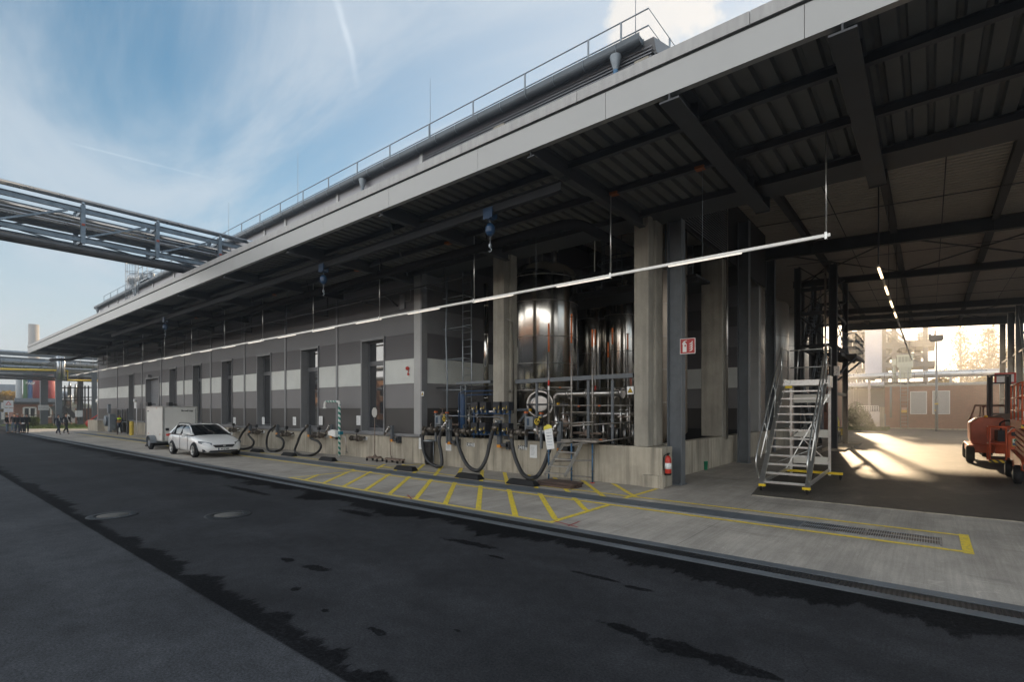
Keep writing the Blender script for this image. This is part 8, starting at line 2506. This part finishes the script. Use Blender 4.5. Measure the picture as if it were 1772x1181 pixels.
for v in (689, 694, 672): a, b = WX(97, v, -88), WX(172, v - 1, -88); m_.bar(a, b, .14, .14)
for u in (112, 122, 134, 139, 147, 153): a, b = WX(u, 728, -88), WX(u, 668, -88); m_.bar(a, b, .14, .14, (1, 0, 0))
for (p, q) in (((116, 708), (130, 723)), ((97, 724), (114, 705))): m_.bar(WX(*p, -87), WX(*q, -87), .3, .5)
for u in (50, 58, 66, 82, 90): a, b = WX(u, 733, -94), WX(u, 719, -94); m_.bar(a, b, .08, .08, (1, 0, 0))
a, b = WX(48, 719, -94), WX(98, 719, -94); m_.bar(a, b, .08, .08); a, b = WX(48, 725, -94), WX(98, 725, -94); m_.bar(a, b, .07, .07)
m_.build('frame', STEEL, vt_)
m_ = MB(); a, b = WX(133, 722, -84), WX(143, 711, -84); m_.box(-85, a.y, a.z, -84, b.y, b.z); m_.build('white_box', mat('sign_white', (.6, .62, .64), .5), vt_)
bx2 = thing('brick_kiosk', 'small red brick kiosk with a white name board', 'kiosk', (-90, 24, 0))
a, b = WX(138.5, 735, -90), WX(158.6, 707, -90); m_ = MB(); m_.box(-93, a.y, 0, -90, b.y, b.z); m_.build('wall', BR, bx2)
m_ = MB(); c1 = WX(151, 703.5, -90); m_.box(-90.1, a.y, b.z - .05, -89.95, c1.y, c1.z); m_.build('name_board', WHITEP, bx2)
m_ = MB(); zz_ = (b.z + c1.z) / 2
for k in range(9): yy = a.y + .25 + k * (c1.y - a.y - .5) / 9; m_.box(-89.95, yy, zz_ - .07, -89.93, yy + .14, zz_ + .07)
m_.build('print', TXT, bx2)
cm2 = MB(); a, b = WX(160, 722, -84), WX(168, 664, -84); cm2.box(-84.5, a.y, 0, -84, b.y, 7.5); solo(cm2, 'rack_column', mat('rack_steel', (.10, .12, .14), .55, .1, .15, 2), 'broad dark rack column directly beside the hall end', 'column', (-84.2, a.y, 0), 'columns')
rl = thing('red_hose_reel', 'red hose reel with a red and white standpipe at the hall end', 'hose reel', WX(157, 733, -72))
c = WX(157.5, 726.5, -72); m_ = MB(); m_.lathe([(0, -.25), (.45, -.25), (.45, -.2), (.3, -.18), (.3, .18), (.45, .2), (.45, .25), (0, .25)], (c.x, c.y, .55), 22, axis='x'); m_.box(c.x - .3, c.y - .06, 0, c.x + .3, c.y + .06, .3); m_.build('drum', RED, rl)
c2 = WX(171.5, 712, -72); m_ = MB(); m_.cyl((c2.x, c2.y, 0), (c2.x, c2.y, 2.9), .14, 10); m_.tube([(c2.x, c2.y, 1.6), (c2.x, c2.y - .8, .9), (c.x, c.y + .2, .5)], .06, 8); m_.build('standpipe', RED, rl)
m_ = MB(); m_.lathe([(0, 0), (.3, .0), (.3, .35), (0, .4)], (c2.x, c2.y, 2.9), 12); m_.build('white_cap', WHITEP, rl)
ch = MB(); a = W(58.5, 562, 22); rr_c = 1.05
ch.lathe([(rr_c, 0), (rr_c * .95, a.z), (rr_c * .8, a.z), (rr_c * .8, a.z - 1)], (a.x, 22, 0), 26)
for z in range(6, int(a.z), 4): ch.lathe([(rr_c, z), (rr_c + .03, z), (rr_c + .03, z + .1), (rr_c, z + .1)], (a.x, 22, 0), 26)
solo(ch, 'chimney', mat('chimney_grey', (.30, .29, .28), .7, 0, .1, 1), 'plain grey cylindrical chimney behind the far canopy end', 'chimney', (a.x, 22, 0))
bm2 = MB()
for i in range(900):
    q = WX(rr.uniform(50, 66), 736, -80) + Vector((rr.uniform(-.8, .8), 0, rr.random() * .9)); s = .1
    v = Vector((rr.uniform(-1, 1), rr.uniform(-1, 1), rr.uniform(-1, 1))).normalized() * s; b = v.cross(Vector((rr.uniform(-1, 1), .3, rr.uniform(-1, 1)))).normalized() * s * .7
    bm2.add([q - v, q + b, q + v, q - b], [(0, 1, 2, 3)])
q = WX(58, 738, -80)
for k in range(8): bm2.tube([(-80, q.y, 0), (-80 + .5 * math.cos(k), q.y + .6 * math.sin(k * 2), 1.0)], .02, 4)
o = bm2.build('shrub', LG, loc=(q.x, q.y, 0), fixn=False); tag(o, 'low yellow green shrub behind the talking group', 'shrub')
fr = MB()
for i in range(9000):
    y = rr.uniform(-60, 260); q = Vector((-260 + rr.uniform(-4, 4), y, rr.random() * (7 + 3 * math.sin(y * .09)))); s = .9
    v = Vector((rr.uniform(-1, 1), rr.uniform(-1, 1), rr.uniform(-1, 1))).normalized() * s; b = v.cross(Vector((rr.uniform(-1, 1), .3, rr.uniform(-1, 1)))).normalized() * s * .7
    fr.add([q - v, q + b, q + v, q - b], [(0, 1, 2, 3)])
for i in range(9000):
    x = rr.uniform(-60, 90); q = Vector((x, 190 + rr.uniform(-4, 4), rr.random() * (6 + 2 * math.sin(x * .13)))); s = .9
    v = Vector((rr.uniform(-1, 1), rr.uniform(-1, 1), rr.uniform(-1, 1))).normalized() * s; b = v.cross(Vector((rr.uniform(-1, 1), .3, rr.uniform(-1, 1)))).normalized() * s * .7
    fr.add([q - v, q + b, q + v, q - b], [(0, 1, 2, 3)])
o = fr.build('treeline', LG, fixn=False); tag(o, 'far belt of trees along the horizon', 'trees', kind='stuff')

# ------------------------------------------------------------------ haze
hz_ = MB(); hz_.box(-320, -90, -1, 150, 230, 26)
hm = bpy.data.materials.new('haze'); hm.use_nodes = True
t_ = hm.node_tree; t_.nodes.remove(t_.nodes['Principled BSDF'])
pv = t_.nodes.new('ShaderNodeVolumePrincipled'); pv.inputs['Color'].default_value = (.93, .94, .96, 1); pv.inputs['Density'].default_value = 0.0018; pv.inputs['Anisotropy'].default_value = 0.72
t_.links.new(pv.outputs[0], t_.nodes['Material Output'].inputs['Volume'])
ho = hz_.build('haze', hm); tag(ho, kind='stuff', label='thin low morning haze hanging over the works yard', cat='haze')

# drifting steam over the far yard, lit from behind by the low sun
sm2 = MB(); sm2.lathe([(0, -13), (8, -12), (15, -9.5), (20, -5.5), (22.5, 0), (20, 5.5), (15, 9.5), (8, 12), (0, 13)], (0, 0, 0), 28)
sm2.v = [(x * 1.25, y * .9, z) for x, y, z in sm2.v]
vm = bpy.data.materials.new('steam'); vm.use_nodes = True
t_ = vm.node_tree; t_.nodes.remove(t_.nodes['Principled BSDF'])
pv = t_.nodes.new('ShaderNodeVolumePrincipled'); pv.inputs['Color'].default_value = (.98, .95, .90, 1); pv.inputs['Density'].default_value = 0.003; pv.inputs['Anisotropy'].default_value = 0.6
t_.links.new(pv.outputs[0], t_.nodes['Material Output'].inputs['Volume'])
so2 = sm2.build('steam', vm); so2.location = (5, 84, 2); tag(so2, 'golden backlit steam drifting over the far yard', 'steam', kind='stuff')


# ------------------------------------------------------------------ pieces of one kind become parts of their own
def split_clusters(o, pad=0.004):
    me = o.data; n = len(me.vertices); par = list(range(n))

    def find(i):
        while par[i] != i:
            par[i] = par[par[i]]; i = par[i]
        return i
    for e in me.edges:
        a, b = find(e.vertices[0]), find(e.vertices[1])
        if a != b: par[a] = b
    isl = {}
    for v in me.vertices: isl.setdefault(find(v.index), []).append(v.index)
    keys = list(isl); bb = []
    for k in keys:
        cs = [me.vertices[i].co for i in isl[k]]
        bb.append([min(c[j] for c in cs) - pad for j in range(3)] + [max(c[j] for c in cs) + pad for j in range(3)])
    g = list(range(len(keys)))

    def fg(i):
        while g[i] != i:
            g[i] = g[g[i]]; i = g[i]
        return i
    for i in range(len(keys)):
        for j in range(i):
            if all(bb[i][q] <= bb[j][q + 3] and bb[j][q] <= bb[i][q + 3] for q in range(3)): g[fg(i)] = fg(j)
    cl = {}
    for i, k in enumerate(keys): cl.setdefault(fg(i), set()).update(isl[k])
    if len(cl) < 2 or len(cl) > 60: return
    stem_ = o.name.split('.')[0]
    groups_ = list(cl.values())
    for q, vs_ in enumerate(groups_):
        idx = sorted(vs_); mp_ = {a: b for b, a in enumerate(idx)}
        m2 = bpy.data.meshes.new(stem_); fs2_ = [p for p in me.polygons if p.vertices[0] in vs_]
        m2.from_pydata([tuple(me.vertices[i].co) for i in idx], [], [tuple(mp_[i] for i in p.vertices) for p in fs2_])
        for m in me.materials: m2.materials.append(m)
        m2.polygons.foreach_set('material_index', [p.material_index for p in fs2_]); m2.polygons.foreach_set('use_smooth', [p.use_smooth for p in fs2_]); m2.update()
        if q == 0: o2 = o; first = m2
        else:
            o2 = bpy.data.objects.new(stem_, m2); COL.objects.link(o2); o2.parent = o.parent; o2.location = o.location
            for md in o.modifiers:
                if md.type == 'BEVEL': b_ = o2.modifiers.new('bevel', 'BEVEL'); b_.width = md.width; b_.segments = 2; b_.limit_method = 'ANGLE'
    o.data = first


SPLIT = {'corner_trim', 'post', 'wind_brace', 'plinth', 'cross_brace', 'orange_clamp', 'ledger', 'riser', 'valve', 'flange', 'orange_mark', 'caster', 'yellow_foot', 'support', 'flight', 'vessel', 'safety_cage', 'balcony_railing', 'conduit', 'pipe', 'diagonal_brace', 'diagonal', 'side_box', 'stiffener'}
for o in list(COL.objects):
    if o.type == 'MESH' and o.parent and not o.children and o.name.split('.')[0] in SPLIT and o.data.users == 1: split_clusters(o)
